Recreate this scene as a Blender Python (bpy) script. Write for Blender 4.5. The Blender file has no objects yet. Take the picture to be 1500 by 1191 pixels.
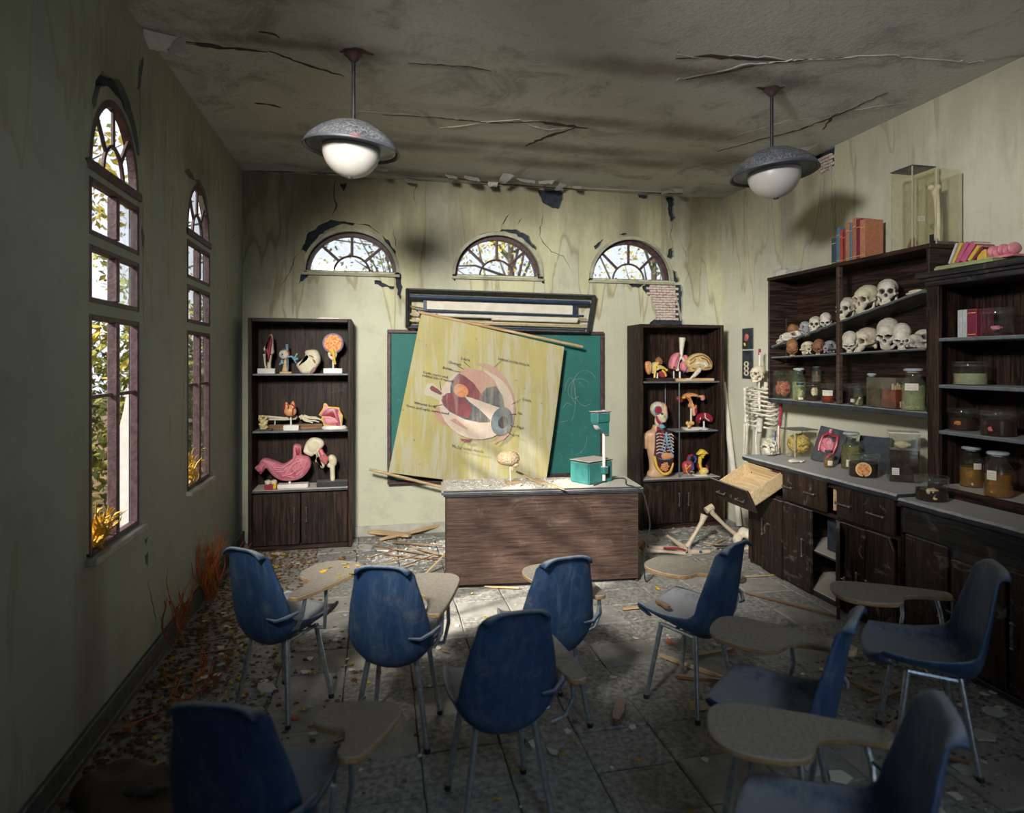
import bpy, bmesh, math, random
from mathutils import Vector, Matrix, Euler, noise as mn
random.seed(7)
SC = bpy.context.scene; COL = SC.collection
# ------------------------------------------------------------------ camera
F_PX, CX, HZ, EYE = 915.0, 750.0, 530.0, 1.65
YAW = math.atan(197/915); SN, CS = math.sin(YAW), math.cos(YAW)
cam = bpy.data.cameras.new('camera'); cam.sensor_width = 36; cam.lens = 36*F_PX/1500
cam.shift_y = (HZ-1191/2)/1500
cam.dof.use_dof = True; cam.dof.focus_distance = 4.2; cam.dof.aperture_fstop = 1.6
cam.clip_start = .02
co = bpy.data.objects.new('camera', cam); COL.objects.link(co)
co.location = (0, 0, EYE); co.rotation_euler = (math.pi/2, 0, -YAW); SC.camera = co
# ------------------------------------------------------------------ world, sun, lamps, exposure
w = bpy.data.worlds.new('sky'); SC.world = w; w.use_nodes = True
wn = w.node_tree.nodes; wl = w.node_tree.links
bg = wn['Background']; bg.inputs[0].default_value = (.86, .90, 1.0, 1); bg.inputs[1].default_value = 1.3
def light(name, kind, loc, target, energy, color, **kw):
    l = bpy.data.lights.new(name, kind); l.energy = energy; l.color = color
    for k, v in kw.items(): setattr(l, k, v)
    o = bpy.data.objects.new(name, l); COL.objects.link(o); o.location = loc
    o.rotation_euler = (Vector(target)-Vector(loc)).to_track_quat('-Z', 'Y').to_euler()
    return o
light('sun', 'SUN', (-6, -4, 7), (-6+.80, -4+.38, 7-.58), 9.0, (1, .93, .82), angle=.03)
light('key_spot', 'SPOT', (-.85, .5, 3.0), (1.35, 5.6, 1.0), 1700, (1, .965, .88), spot_size=math.radians(56), spot_blend=.6, shadow_soft_size=.32)
light('wall_spot', 'SPOT', (-.95, .7, 2.95), (3.6, 3.9, 2.1), 700, (1, .97, .93), spot_size=math.radians(46), spot_blend=.9, shadow_soft_size=.2)
light('ceiling_wash', 'AREA', (2.2, -.6, .9), (2.6, 3.2, 3.4), 11, (.78, .89, 1.0), shape='RECTANGLE', size=2.2, size_y=1.0)  # unseen area light, added low at the front to brighten the ceiling
light('cool_fill', 'AREA', (1.0, -1.0, 2.6), (1.8, 4.0, 1.2), 5, (.42, .62, 1.0), shape='RECTANGLE', size=3.2, size_y=1.4)  # unseen area light, added as cool fill from the front
light('cool_spot', 'SPOT', (.9, -1.0, 2.9), (1.0, 3.1, .3), 80, (.62, .78, 1.0), spot_size=math.radians(46), spot_blend=.8, shadow_soft_size=.35)  # unseen spot, added to brighten the chairs and near floor
SC.view_settings.view_transform = 'Standard'; SC.view_settings.look = 'None'
SC.view_settings.exposure = 0.0; SC.view_settings.gamma = 1.0; SC.view_settings.use_curve_mapping = False
SC.cycles.use_denoising = True
SC.cycles.max_bounces = 10; SC.cycles.transparent_max_bounces = 24
SC.cycles.caustics_reflective = False; SC.cycles.caustics_refractive = False
SC.cycles.sample_clamp_indirect = 4
# ------------------------------------------------------------------ placing helpers
def ray(px, py):
    u, z = (px-CX)/F_PX, -(py-HZ)/F_PX
    return (u*CS+SN, CS-u*SN, z)
def PF(px, py, z=0.0):
    r = ray(px, py); t = (z-EYE)/r[2]; return Vector((r[0]*t, r[1]*t, z))
def PB(px, py, Y):
    r = ray(px, py); t = Y/r[1]; return Vector((r[0]*t, Y, EYE+r[2]*t))
def PX(px, py, X):
    r = ray(px, py); t = X/r[0]; return Vector((X, r[1]*t, EYE+r[2]*t))
# ------------------------------------------------------------------ mesh helpers
def I(): return Matrix.Identity(4)
def T(x, y=0, z=0): return Matrix.Translation((x, y, z) if not isinstance(x, Vector) else x)
def RX(a): return Matrix.Rotation(math.radians(a), 4, 'X')
def RY(a): return Matrix.Rotation(math.radians(a), 4, 'Y')
def RZ(a): return Matrix.Rotation(math.radians(a), 4, 'Z')
def SCL(x, y, z): return Matrix.Diagonal((x, y, z, 1))
class G:
    def __init__(s): s.v = []; s.f = []; s.m = I()
    def add(s, vs, fs, m=None):
        n = len(s.v); M = s.m @ m if m else s.m
        s.v += [M @ Vector(v) for v in vs]; s.f += [tuple(i+n for i in f) for f in fs]; return s
    def box(s, x0, x1, y0, y1, z0, z1, m=None):
        return s.add([(x0,y0,z0),(x1,y0,z0),(x1,y1,z0),(x0,y1,z0),(x0,y0,z1),(x1,y0,z1),(x1,y1,z1),(x0,y1,z1)],
            [(0,3,2,1),(4,5,6,7),(0,1,5,4),(1,2,6,5),(2,3,7,6),(3,0,4,7)], m)
    def cb(s, c, d, m=None):
        return s.box(c[0]-d[0]/2, c[0]+d[0]/2, c[1]-d[1]/2, c[1]+d[1]/2, c[2]-d[2]/2, c[2]+d[2]/2, m)
    def tube(s, pts, r, n=8, m=None, flat=1.0):
        pts = [Vector(p) for p in pts]; k = len(pts)
        if not isinstance(r, (list, tuple)): r = [r]*k
        vs = []; up = None
        for i, p in enumerate(pts):
            d = (pts[min(i+1, k-1)]-pts[max(i-1, 0)]).normalized()
            if up is None: up = Vector((0, 0, 1)) if abs(d.z) < .9 else Vector((1, 0, 0))
            a = d.cross(up).normalized(); up = a.cross(d).normalized()
            for j in range(n):
                t = 2*math.pi*j/n; vs.append(p+a*math.cos(t)*r[i]+up*math.sin(t)*r[i]*flat)
        fs = [(i*n+j, i*n+(j+1) % n, (i+1)*n+(j+1) % n, (i+1)*n+j) for i in range(k-1) for j in range(n)]
        fs += [tuple(range(n))[::-1], tuple((k-1)*n+j for j in range(n))]
        return s.add(vs, fs, m)
    def lathe(s, prof, n=24, m=None, close=False):
        vs = []; k = len(prof)
        for r, z in prof:
            for j in range(n):
                t = 2*math.pi*j/n; vs.append((r*math.cos(t), r*math.sin(t), z))
        fs = [(i*n+j, i*n+(j+1) % n, (i+1)*n+(j+1) % n, (i+1)*n+j) for i in range(k-1) for j in range(n)]
        if prof[0][0] > 1e-5: fs.append(tuple(range(n))[::-1])
        if prof[-1][0] > 1e-5 and not close: fs.append(tuple((k-1)*n+j for j in range(n)))
        return s.add(vs, fs, m)
    def ell(s, c, r, m=None, n=14, k=9):
        if not isinstance(r, (list, tuple)): r = (r, r, r)
        vs = [(0, 0, -1)]
        for i in range(1, k):
            a = -math.pi/2+math.pi*i/k
            for j in range(n):
                t = 2*math.pi*j/n; vs.append((math.cos(a)*math.cos(t), math.cos(a)*math.sin(t), math.sin(a)))
        vs.append((0, 0, 1)); L = len(vs)-1
        fs = [(0, 1+(j+1) % n, 1+j) for j in range(n)]
        fs += [(1+i*n+j, 1+i*n+(j+1) % n, 1+(i+1)*n+(j+1) % n, 1+(i+1)*n+j) for i in range(k-2) for j in range(n)]
        fs += [(L, L-n+j, L-n+(j+1) % n) for j in range(n)]
        return s.add(vs, fs, T(*c) @ (m or I()) @ SCL(*r))
    def prism(s, poly, t, m=None, inset=0.0, back=0.0):
        """poly in (x,z); front towards -y, thickness t; inset rounds the front"""
        area = sum(poly[i][0]*poly[(i+1) % len(poly)][1]-poly[(i+1) % len(poly)][0]*poly[i][1] for i in range(len(poly)))
        if area < 0: poly = poly[::-1]
        k = len(poly)
        def off(d):
            if d == 0: return poly
            o = []
            for i in range(k):
                a, b, c = Vector(poly[i-1]), Vector(poly[i]), Vector(poly[(i+1) % k])
                n1 = (b-a).normalized(); n2 = (c-b).normalized(); n = Vector((-(n1.y+n2.y), n1.x+n2.x))
                if n.length < 1e-6: n = Vector((-n1.y, n1.x))
                o.append(tuple(b+n.normalized()*d))
            return o
        rings = [(off(0), back), (off(0), -t+inset)]
        if inset: rings += [(off(inset*.4), -t+inset*.3), (off(inset), -t)]
        vs = []; fs = []
        for pl, y in rings: vs += [(p[0], y, p[1]) for p in pl]
        for q in range(len(rings)-1):
            fs += [(q*k+i, q*k+(i+1) % k, (q+1)*k+(i+1) % k, (q+1)*k+i) for i in range(k)]
        fs.append(tuple(range(k))[::-1]); L = (len(rings)-1)*k
        fs.append(tuple(L+i for i in range(k)))
        return s.add(vs, fs, m)
    def mesh(s, name, smooth=True, bevel=0, seg=1):
        me = bpy.data.meshes.new(name); me.from_pydata([tuple(v) for v in s.v], [], s.f); me.validate()
        bm = bmesh.new(); bm.from_mesh(me)
        bmesh.ops.recalc_face_normals(bm, faces=bm.faces)
        if bevel:
            es = [e for e in bm.edges if len(e.link_faces) == 2 and e.calc_face_angle(0) > .5]
            bmesh.ops.bevel(bm, geom=es, offset=bevel, segments=seg, affect='EDGES', clamp_overlap=True)
        for f in bm.faces: f.smooth = bool(smooth)
        if smooth:
            lim = .75 if smooth is True else smooth
            for e in bm.edges:
                if len(e.link_faces) == 2 and e.calc_face_angle(0) > lim: e.smooth = False
        bm.to_mesh(me); bm.free(); return me
    def build(s, name, mat, parent=None, smooth=True, bevel=0, seg=1):
        me = s.mesh(name, smooth, bevel, seg); return link(name, me, mat, parent)
def link(name, me, mat, parent=None):
    if mat is not None and not me.materials: me.materials.append(mat)
    o = bpy.data.objects.new(name, me); COL.objects.link(o)
    if parent is not None: o.parent = parent
    return o
def organic(g, vox, it=6, fac=.5, dents=(), rough=0, rs=40):
    """voxel-merge the pieces of g into one smooth skin; dents = (centre, radii, depth) pushes inwards and marks recess"""
    me = g.mesh('organic', True); o = bpy.data.objects.new('tmp', me); COL.objects.link(o)
    a = o.modifiers.new('r', 'REMESH'); a.mode = 'VOXEL'; a.voxel_size = vox; a.use_smooth_shade = True
    if it: b = o.modifiers.new('s', 'SMOOTH'); b.factor = fac; b.iterations = it
    dg = bpy.context.evaluated_depsgraph_get(); dg.update()
    out = bpy.data.meshes.new_from_object(o.evaluated_get(dg)); bpy.data.objects.remove(o)
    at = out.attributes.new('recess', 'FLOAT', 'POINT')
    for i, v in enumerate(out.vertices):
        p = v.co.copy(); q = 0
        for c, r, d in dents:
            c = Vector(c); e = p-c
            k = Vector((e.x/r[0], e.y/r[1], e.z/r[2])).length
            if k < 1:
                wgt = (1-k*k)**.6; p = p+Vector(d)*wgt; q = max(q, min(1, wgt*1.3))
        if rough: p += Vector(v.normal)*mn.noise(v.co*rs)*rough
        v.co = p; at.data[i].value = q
    for p in out.polygons: p.use_smooth = True
    out.update(); return out
def setp(o, label=None, cat=None, group=None, kind=None):
    if label: o['label'] = label
    if cat: o['category'] = cat
    if group: o['group'] = group
    if kind: o['kind'] = kind
    return o
def thing(name, label, cat, loc=(0, 0, 0), rz=0, group=None):
    o = bpy.data.objects.new(name, None); COL.objects.link(o); o.empty_display_size = .05
    o.location = loc; o.rotation_euler = (0, 0, math.radians(rz)); return setp(o, label, cat, group)
def dup(root, loc, rot=None, scale=None, label=None, group=None):
    r = root.copy(); COL.objects.link(r); r.location = loc
    if rot is not None: r.rotation_euler = tuple(math.radians(a) for a in rot)
    if scale is not None: r.scale = (scale,)*3 if not isinstance(scale, tuple) else scale
    if label: r['label'] = label
    if group: r['group'] = group
    for ch in list(root.children):
        c = ch.copy(); COL.objects.link(c); c.parent = r
        for g in list(ch.children):
            d = g.copy(); COL.objects.link(d); d.parent = c
    return r
# ------------------------------------------------------------------ materials
def N(nt, t, **kw):
    n = nt.nodes.new(t)
    for k, v in kw.items():
        if k in n.inputs: n.inputs[k].default_value = v
        elif hasattr(n, k): setattr(n, k, v)
    return n
def ramp(nt, fac, stops):
    r = nt.nodes.new('ShaderNodeValToRGB'); nt.links.new(fac, r.inputs[0]); el = r.color_ramp.elements
    while len(el) < len(stops): el.new(.5)
    for e, (p, c) in zip(el, stops): e.position = p; e.color = (c[0], c[1], c[2], 1) if isinstance(c, tuple) else (c, c, c, 1)
    return r.outputs[0]
def mixc(nt, fac, a, b, mode='MIX'):
    m = nt.nodes.new('ShaderNodeMix'); m.data_type = 'RGBA'; m.blend_type = mode
    for s, x in ((0, fac), (6, a), (7, b)):
        if hasattr(x, 'is_linked') or hasattr(x, 'links'): nt.links.new(x, m.inputs[s])
        else: m.inputs[s].default_value = x if s == 0 else (*x[:3], 1)
    return m.outputs[2]
def mth(nt, op, a, b=0.0, clamp=False):
    m = nt.nodes.new('ShaderNodeMath'); m.operation = op; m.use_clamp = clamp
    for s, x in ((0, a), (1, b)):
        if hasattr(x, 'links'): nt.links.new(x, m.inputs[s])
        else: m.inputs[s].default_value = x
    return m.outputs[0]
def mapr(nt, v, a, b, c=0.0, d=1.0):
    m = nt.nodes.new('ShaderNodeMapRange'); nt.links.new(v, m.inputs[0])
    for i, x in enumerate((a, b, c, d)):
        if hasattr(x, 'links'): nt.links.new(x, m.inputs[i+1])
        else: m.inputs[i+1].default_value = x
    m.interpolation_type = 'SMOOTHSTEP'; return m.outputs[0]
def base(name):
    m = bpy.data.materials.new(name); m.use_nodes = True; nt = m.node_tree
    return m, nt, nt.nodes['Principled BSDF']
def coords(nt, scale=(1, 1, 1), kind='Object', rand=True):
    tc = nt.nodes.new('ShaderNodeTexCoord'); mp = nt.nodes.new('ShaderNodeMapping'); nt.links.new(tc.outputs[kind], mp.inputs[0])
    mp.inputs['Scale'].default_value = scale
    if rand:
        oi = nt.nodes.new('ShaderNodeObjectInfo'); mu = mth(nt, 'MULTIPLY', oi.outputs['Random'], 37.0)
        cb = nt.nodes.new('ShaderNodeCombineXYZ')
        for i in range(3): nt.links.new(mu, cb.inputs[i])
        nt.links.new(cb.outputs[0], mp.inputs['Location'])
    return mp.outputs[0]
def noise(nt, vec, scale, detail=4, rough=.6, dist=0):
    n = N(nt, 'ShaderNodeTexNoise', Scale=scale, Detail=detail, Roughness=rough, Distortion=dist)
    nt.links.new(vec, n.inputs['Vector']); return n.outputs['Fac']
def bump(nt, bs, h, strength, dist=.01):
    b = N(nt, 'ShaderNodeBump', Strength=strength, Distance=dist); nt.links.new(h, b.inputs['Height'])
    nt.links.new(b.outputs[0], bs.inputs['Normal'])
def dustmask(nt, vec, lo=.35, hi=.85, sc=25):
    """dust that lies on faces which point up, broken by noise"""
    g = nt.nodes.new('ShaderNodeNewGeometry'); sp = nt.nodes.new('ShaderNodeSeparateXYZ'); nt.links.new(g.outputs['Normal'], sp.inputs[0])
    n = noise(nt, vec, sc, 5, .7); a = mth(nt, 'ADD', sp.outputs[2], mth(nt, 'MULTIPLY', mth(nt, 'SUBTRACT', n, .5), .9))
    return mapr(nt, a, lo, hi)
def mat(name, col, col2=None, rough=.55, metal=0, sc=12, lo=.35, hi=.65, bmp=0, bsc=60, dust=0, dcol=(.42, .40, .35), dlo=.35, dhi=.9, stretch=(1, 1, 1), recess=None, spec=.5, sub=0):
    m, nt, bs = base(name); v = coords(nt, stretch)
    c2 = col2 or tuple(x*.72 for x in col)
    c = ramp(nt, noise(nt, v, sc), [(lo, col), (hi, c2)])
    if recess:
        a = N(nt, 'ShaderNodeAttribute', attribute_name='recess'); c = mixc(nt, a.outputs['Fac'], c, recess)  # shade painted into the colour of dents and folds
    rr = rough
    if dust:
        d = mth(nt, 'MULTIPLY', dustmask(nt, v, dlo, dhi), dust)
        c = mixc(nt, d, c, dcol); r = mapr(nt, d, 0, 1, rough, .95); nt.links.new(r, bs.inputs['Roughness'])
    else: bs.inputs['Roughness'].default_value = rr
    nt.links.new(c, bs.inputs['Base Color']); bs.inputs['Metallic'].default_value = metal
    bs.inputs['Specular IOR Level'].default_value = spec
    if sub: bs.inputs['Subsurface Weight'].default_value = sub; bs.inputs['Subsurface Scale'].default_value = .01
    if bmp: bump(nt, bs, noise(nt, v, bsc, 5, .7), bmp)
    return m
def wood(name, dark, light, axis='Z', sc=1.0, rough=.5, dust=0, dlo=.5, dhi=1.0, contrast=(.42, .62), bmp=.25, wear=None, dcol=(.40, .38, .34)):
    m, nt, bs = base(name); s = {'X': (2.2, 45, 45), 'Y': (45, 2.2, 45), 'Z': (45, 45, 2.2)}[axis]
    v = coords(nt, tuple(a*sc for a in s)); n = noise(nt, v, 1, 6, .65, 1.2)
    v2 = coords(nt, (1, 1, 1)); big = noise(nt, v2, 3, 3)
    c = ramp(nt, n, [(contrast[0], dark), (contrast[1], light)])
    c = mixc(nt, mapr(nt, big, .4, .7, 0, .5), c, dark)
    if wear: c = mixc(nt, mapr(nt, noise(nt, v2, 7, 6, .7, 1.0), .56, .72, 0, wear[1]), c, wear[0])
    if dust: c = mixc(nt, mth(nt, 'MULTIPLY', dustmask(nt, v2, dlo, dhi), dust), c, dcol)
    nt.links.new(c, bs.inputs['Base Color']); bs.inputs['Roughness'].default_value = rough; bs.inputs['Specular IOR Level'].default_value = .22
    bump(nt, bs, n, bmp, .004); return m
def thin_glass(name, tint=(.93, .96, .95), ior=1.45, dirt=.06, dirtcol=(.5, .48, .4)):
    m = bpy.data.materials.new(name); m.use_nodes = True; nt = m.node_tree; nt.nodes.clear()
    o = nt.nodes.new('ShaderNodeOutputMaterial'); tr = N(nt, 'ShaderNodeBsdfTransparent'); tr.inputs[0].default_value = (*tint, 1)
    gl = N(nt, 'ShaderNodeBsdfGlossy'); gl.inputs['Roughness'].default_value = .06; gl.inputs[0].default_value = (1, 1, 1, 1)
    df = N(nt, 'ShaderNodeBsdfDiffuse'); df.inputs[0].default_value = (*dirtcol, 1)
    lw = N(nt, 'ShaderNodeLayerWeight', Blend=.5); fr_ = mth(nt, 'ADD', mth(nt, 'MULTIPLY', mth(nt, 'POWER', lw.outputs['Facing'], 4.0), .55), .035); m1 = nt.nodes.new('ShaderNodeMixShader'); m2 = nt.nodes.new('ShaderNodeMixShader')
    v = coords(nt); d = mapr(nt, noise(nt, v, 18, 5, .7), .35, .75, dirt*.4, dirt*2.2)
    nt.links.new(fr_, m1.inputs[0]); nt.links.new(tr.outputs[0], m1.inputs[1]); nt.links.new(gl.outputs[0], m1.inputs[2])
    nt.links.new(d, m2.inputs[0]); nt.links.new(m1.outputs[0], m2.inputs[1]); nt.links.new(df.outputs[0], m2.inputs[2])
    nt.links.new(m2.outputs[0], o.inputs[0]); return m
def liquid(name, tint, body, amt=.35):
    m = bpy.data.materials.new(name); m.use_nodes = True; nt = m.node_tree; nt.nodes.clear()
    o = nt.nodes.new('ShaderNodeOutputMaterial'); tr = N(nt, 'ShaderNodeBsdfTransparent'); tr.inputs[0].default_value = (*tint, 1)
    bs = N(nt, 'ShaderNodeBsdfPrincipled'); bs.inputs['Base Color'].default_value = (*body, 1); bs.inputs['Roughness'].default_value = .15; bs.inputs['Specular IOR Level'].default_value = .25
    mx = nt.nodes.new('ShaderNodeMixShader'); v = coords(nt); d = mapr(nt, noise(nt, v, 9, 4), .3, .7, amt*.7, amt*1.3)
    nt.links.new(d, mx.inputs[0]); nt.links.new(tr.outputs[0], mx.inputs[1]); nt.links.new(bs.outputs[0], mx.inputs[2])
    nt.links.new(mx.outputs[0], o.inputs[0]); return m
def blobs(nt, vec, lst, soft=.55, wob=.35, sc=4, nv=None):
    """union of noisy elliptical stains at given (a, b, ra, rb) in the plane of the surface (vec holds a, b in x, y)"""
    n = noise(nt, nv or vec, sc, 6, .7); acc = None
    for a, b, ra, rb in lst:
        mp = nt.nodes.new('ShaderNodeMapping'); nt.links.new(vec, mp.inputs[0]); mp.vector_type = 'TEXTURE'
        mp.inputs['Location'].default_value = (a, b, 0); mp.inputs['Scale'].default_value = (ra, rb, 1e3)
        l = nt.nodes.new('ShaderNodeVectorMath'); l.operation = 'LENGTH'; nt.links.new(mp.outputs[0], l.inputs[0])
        x = mapr(nt, mth(nt, 'ADD', l.outputs['Value'], mth(nt, 'MULTIPLY', mth(nt, 'SUBTRACT', n, .5), wob*6)), 1+soft, 1-soft)
        acc = x if acc is None else mth(nt, 'MAXIMUM', acc, x)
    return acc
def plaster(name, c, ax='XZ', stains=(), drip=(.74, .42), warm=(.30, .245, .13), seed=0.0, top=3.39, amount=.75):
    m, nt, bs = base(name); tc = nt.nodes.new('ShaderNodeTexCoord'); sp = nt.nodes.new('ShaderNodeSeparateXYZ'); nt.links.new(tc.outputs['Object'], sp.inputs[0])
    a = {'X': 0, 'Y': 1}[ax[0]]; cb = nt.nodes.new('ShaderNodeCombineXYZ')
    nt.links.new(sp.outputs[a], cb.inputs[0]); nt.links.new(sp.outputs[2], cb.inputs[1]); cb.inputs[2].default_value = seed
    v = cb.outputs[0]; z = sp.outputs[2]
    def mp(s):
        q = nt.nodes.new('ShaderNodeMapping'); nt.links.new(v, q.inputs[0]); q.inputs['Scale'].default_value = s; return q.outputs[0]
    col = ramp(nt, noise(nt, v, 1.3, 5, .6), [(.3, c), (.7, tuple(x*.86 for x in c))])
    n = noise(nt, mp((2.3, .30, 1)), 1.5, 3.0, .5, .5)
    thr = mapr(nt, z, 1.0, top, drip[0], drip[1])
    d = mth(nt, 'SUBTRACT', n, thr); mask = mapr(nt, d, 0, .07); ring = mth(nt, 'MULTIPLY', mapr(nt, d, -.004, .012), mapr(nt, d, .05, .012))
    fine = noise(nt, mp((5, .45, 1)), 2.0, 6, .65, 1.0); mask2 = mth(nt, 'MULTIPLY', mapr(nt, fine, .5, .75), mapr(nt, z, 1.6, 3.3, .05, .55))
    st = mixc(nt, mth(nt, 'MULTIPLY', mask, amount), col, tuple(x*y*1.6 for x, y in zip(c, (.62, .60, .5))))
    st = mixc(nt, mth(nt, 'MULTIPLY', ring, amount*.75), st, warm)
    st = mixc(nt, mth(nt, 'MULTIPLY', mask2, amount*.75), st, tuple(x*.6 for x in warm))
    tg = mth(nt, 'MULTIPLY', mapr(nt, mth(nt, 'ADD', z, mth(nt, 'MULTIPLY', noise(nt, mp((2, .7, 1)), 1.4, 6, .7), 2.2)), 3.3, 4.7), amount*.8); st = mixc(nt, tg, st, (.17, .16, .105))  # dimness of the wall top painted in: darker towards the ceiling, noisy edge
    g = mth(nt, 'MULTIPLY', mapr(nt, noise(nt, v, 5, 6, .7), .48, .72), .25); st = mixc(nt, g, st, tuple(x*.45 for x in c))
    if stains: st = mixc(nt, mth(nt, 'MULTIPLY', blobs(nt, v, stains, .9, .5, 1.2, mp((5, .6, 1))), .55), st, (.14, .115, .07))
    nt.links.new(st, bs.inputs['Base Color']); bs.inputs['Roughness'].default_value = .85
    h = mth(nt, 'ADD', noise(nt, v, 60, 4, .6), mth(nt, 'MULTIPLY', mask, .6)); bump(nt, bs, h, .35, .006); return m
# ================================================================== MATERIALS
XL, XR, YB, ZC = -1.2, 3.6, 6.06, 3.39
CREAM = (.56, .56, .40)
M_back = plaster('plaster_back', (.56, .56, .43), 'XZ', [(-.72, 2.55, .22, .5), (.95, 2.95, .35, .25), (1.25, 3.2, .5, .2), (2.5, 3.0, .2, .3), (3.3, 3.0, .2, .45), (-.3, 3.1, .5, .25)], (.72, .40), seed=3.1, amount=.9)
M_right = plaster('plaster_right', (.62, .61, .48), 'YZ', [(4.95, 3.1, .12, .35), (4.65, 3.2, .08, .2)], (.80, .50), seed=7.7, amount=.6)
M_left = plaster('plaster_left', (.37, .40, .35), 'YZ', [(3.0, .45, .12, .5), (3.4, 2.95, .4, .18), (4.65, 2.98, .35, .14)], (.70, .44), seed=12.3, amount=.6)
M_under = mat('dark_underlayer', (.012, .018, .03), (.03, .04, .055), .9, sc=20, bmp=.5)
M_frame = mat('window_wood', (.045, .018, .022), (.10, .055, .06), .5, sc=25, bmp=.3)
M_sur = mat('surround_plaster', (.40, .40, .30), (.24, .24, .18), .85, sc=7); M_reveal = mat('reveal_plaster', (.48, .46, .40), rough=.8, sc=9)
def ceiling_mat():
    m, nt, bs = base('ceiling_plaster'); tc = nt.nodes.new('ShaderNodeTexCoord'); v = tc.outputs['Object']
    col = ramp(nt, noise(nt, v, .8, 5, .6), [(.3, (.60, .61, .55)), (.7, (.50, .51, .46))])
    st = [(.0, 5.1, .9, .10), (1.4, 4.9, 1.1, .10), (2.3, 5.1, .5, .12), (1.9, 3.45, .9, .10), (1.4, 4.3, .7, .08), (-.1, 3.63, .16, .1), (2.45, 3.55, .15, .1),
          (.5, 5.85, 1.3, .1), (2.3, 4.35, .5, .14), (-.75, 3.1, .45, .10), (-.4, 3.6, .5, .05), (2.9, 4.9, .35, .2), (1.5, 5.3, .5, .12)]
    sm = blobs(nt, v, st, .85, .42, 2.6)
    col = mixc(nt, mth(nt, 'MULTIPLY', sm, .62), col, (.115, .075, .06))
    n2 = noise(nt, v, 2.2, 8, .72, .8); col = mixc(nt, mth(nt, 'MULTIPLY', mapr(nt, n2, .5, .68), .5), col, (.10, .085, .07))
    n3 = noise(nt, v, 30, 6, .8); col = mixc(nt, mth(nt, 'MULTIPLY', mapr(nt, n3, .55, .75), .35), col, (.10, .09, .08))
    nt.links.new(col, bs.inputs['Base Color']); bs.inputs['Roughness'].default_value = .8
    bump(nt, bs, mth(nt, 'ADD', noise(nt, v, 40, 6, .7), noise(nt, v, 4, 6, .7)), .7, .02); return m
M_ceil = ceiling_mat()
M_tile = mat('paver_stone', (.42, .40, .36), (.17, .165, .16), .9, sc=38, lo=.35, hi=.65, bmp=.9, bsc=110)
M_tile2 = mat('paver_stone_worn', (.42, .40, .36), (.25, .24, .22), .9, sc=9, lo=.3, hi=.7, bmp=.9, bsc=130)
M_grout = mat('grout', (.06, .058, .05), (.12, .115, .09), 1, sc=30, bmp=.6)
M_base = mat('painted_baseboard', (.10, .105, .11), (.05, .05, .055), .6, sc=20)
M_dw = wood('dark_walnut', (.007, .004, .003), (.052, .028, .018), 'Z', rough=.55, wear=((.12, .095, .08), .2))
M_dwx = wood('dark_walnut_x', (.008, .0055, .005), (.060, .033, .024), 'X', rough=.5, dust=.5, dlo=.6, dhi=1.1)
M_dwy = wood('dark_walnut_y', (.008, .0055, .0055), (.065, .032, .023), 'Y', rough=.5)
M_base_w = wood('worn_dark_door', (.012, .008, .007), (.052, .030, .022), 'Z', rough=.42, wear=((.30, .25, .21), .55), dust=.5)
M_fasc = wood('black_fascia', (.010, .010, .012), (.035, .032, .032), 'Y', rough=.6, wear=((.16, .15, .13), .4))
M_desk = wood('desk_veneer', (.030, .017, .014), (.155, .10, .075), 'X', sc=1.7, rough=.55, contrast=(.35, .78), wear=((.24, .20, .16), .22))
M_ash = wood('pale_drawer_wood', (.50, .36, .20), (.70, .54, .33), 'Y', rough=.6, bmp=.1)
M_pale = wood('pale_stick_wood', (.42, .27, .13), (.68, .50, .29), 'X', rough=.6, dust=.3)
M_brown = wood('brown_stick_wood', (.16, .075, .035), (.32, .17, .08), 'X', rough=.6, dust=.5)
M_slate = mat('dusty_black_top', (.018, .024, .034), (.045, .055, .07), .55, sc=16, bmp=.5, dust=.95, dlo=.35, dhi=.75, dcol=(.42, .41, .40))
M_desktop = mat('dusty_desk_top', (.03, .035, .045), (.06, .06, .065), .55, sc=16, bmp=.5, dust=1, dlo=.1, dhi=.45, dcol=(.56, .52, .46))
M_shelf = mat('blue_grey_shelf', (.07, .09, .11), (.13, .15, .17), .4, sc=20, dust=.5)
M_tablet = wood('plywood_tablet', (.30, .18, .08), (.52, .34, .17), 'Y', rough=.6, dust=.85, dlo=.3, dhi=.8, dcol=(.47, .43, .36), bmp=.2)
M_tabtop = mat('dusty_laminate', (.36, .31, .25), (.27, .24, .20), .8, sc=90, lo=.4, hi=.6, bmp=.6, bsc=140)
def blue_mat():
    m, nt, bs = base('blue_shell'); v = coords(nt); v2 = coords(nt, (14, 14, 2.5))
    c = ramp(nt, noise(nt, v, 3.5, 5, .65), [(.3, (.013, .038, .098)), (.7, (.024, .066, .150))])
    s = mapr(nt, noise(nt, v2, 1, 8, .75, 1.5), .46, .76, 0, .42); c = mixc(nt, s, c, (.16, .22, .30))
    k = mapr(nt, noise(nt, v, 8, 8, .8), .50, .68, 0, .38); c = mixc(nt, k, c, (.17, .18, .19))
    d = dustmask(nt, v, .42, .95, 30); c = mixc(nt, mth(nt, 'MULTIPLY', d, .9), c, (.30, .31, .32))
    nt.links.new(c, bs.inputs['Base Color']); nt.links.new(mapr(nt, d, 0, 1, .5, .95), bs.inputs['Roughness'])
    bump(nt, bs, noise(nt, v, 35, 6, .75), .3, .006); return m
M_blue = blue_mat()
M_steel = mat('chair_steel', (.60, .66, .72), (.38, .42, .46), .35, metal=.85, sc=60, bmp=.15)
M_black = mat('black_paint', (.012, .013, .016), (.03, .03, .035), .45, sc=30, dust=.3)
M_navy = mat('navy_paint', (.010, .022, .05), (.02, .04, .08), .4, sc=20, dust=.5)
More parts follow.
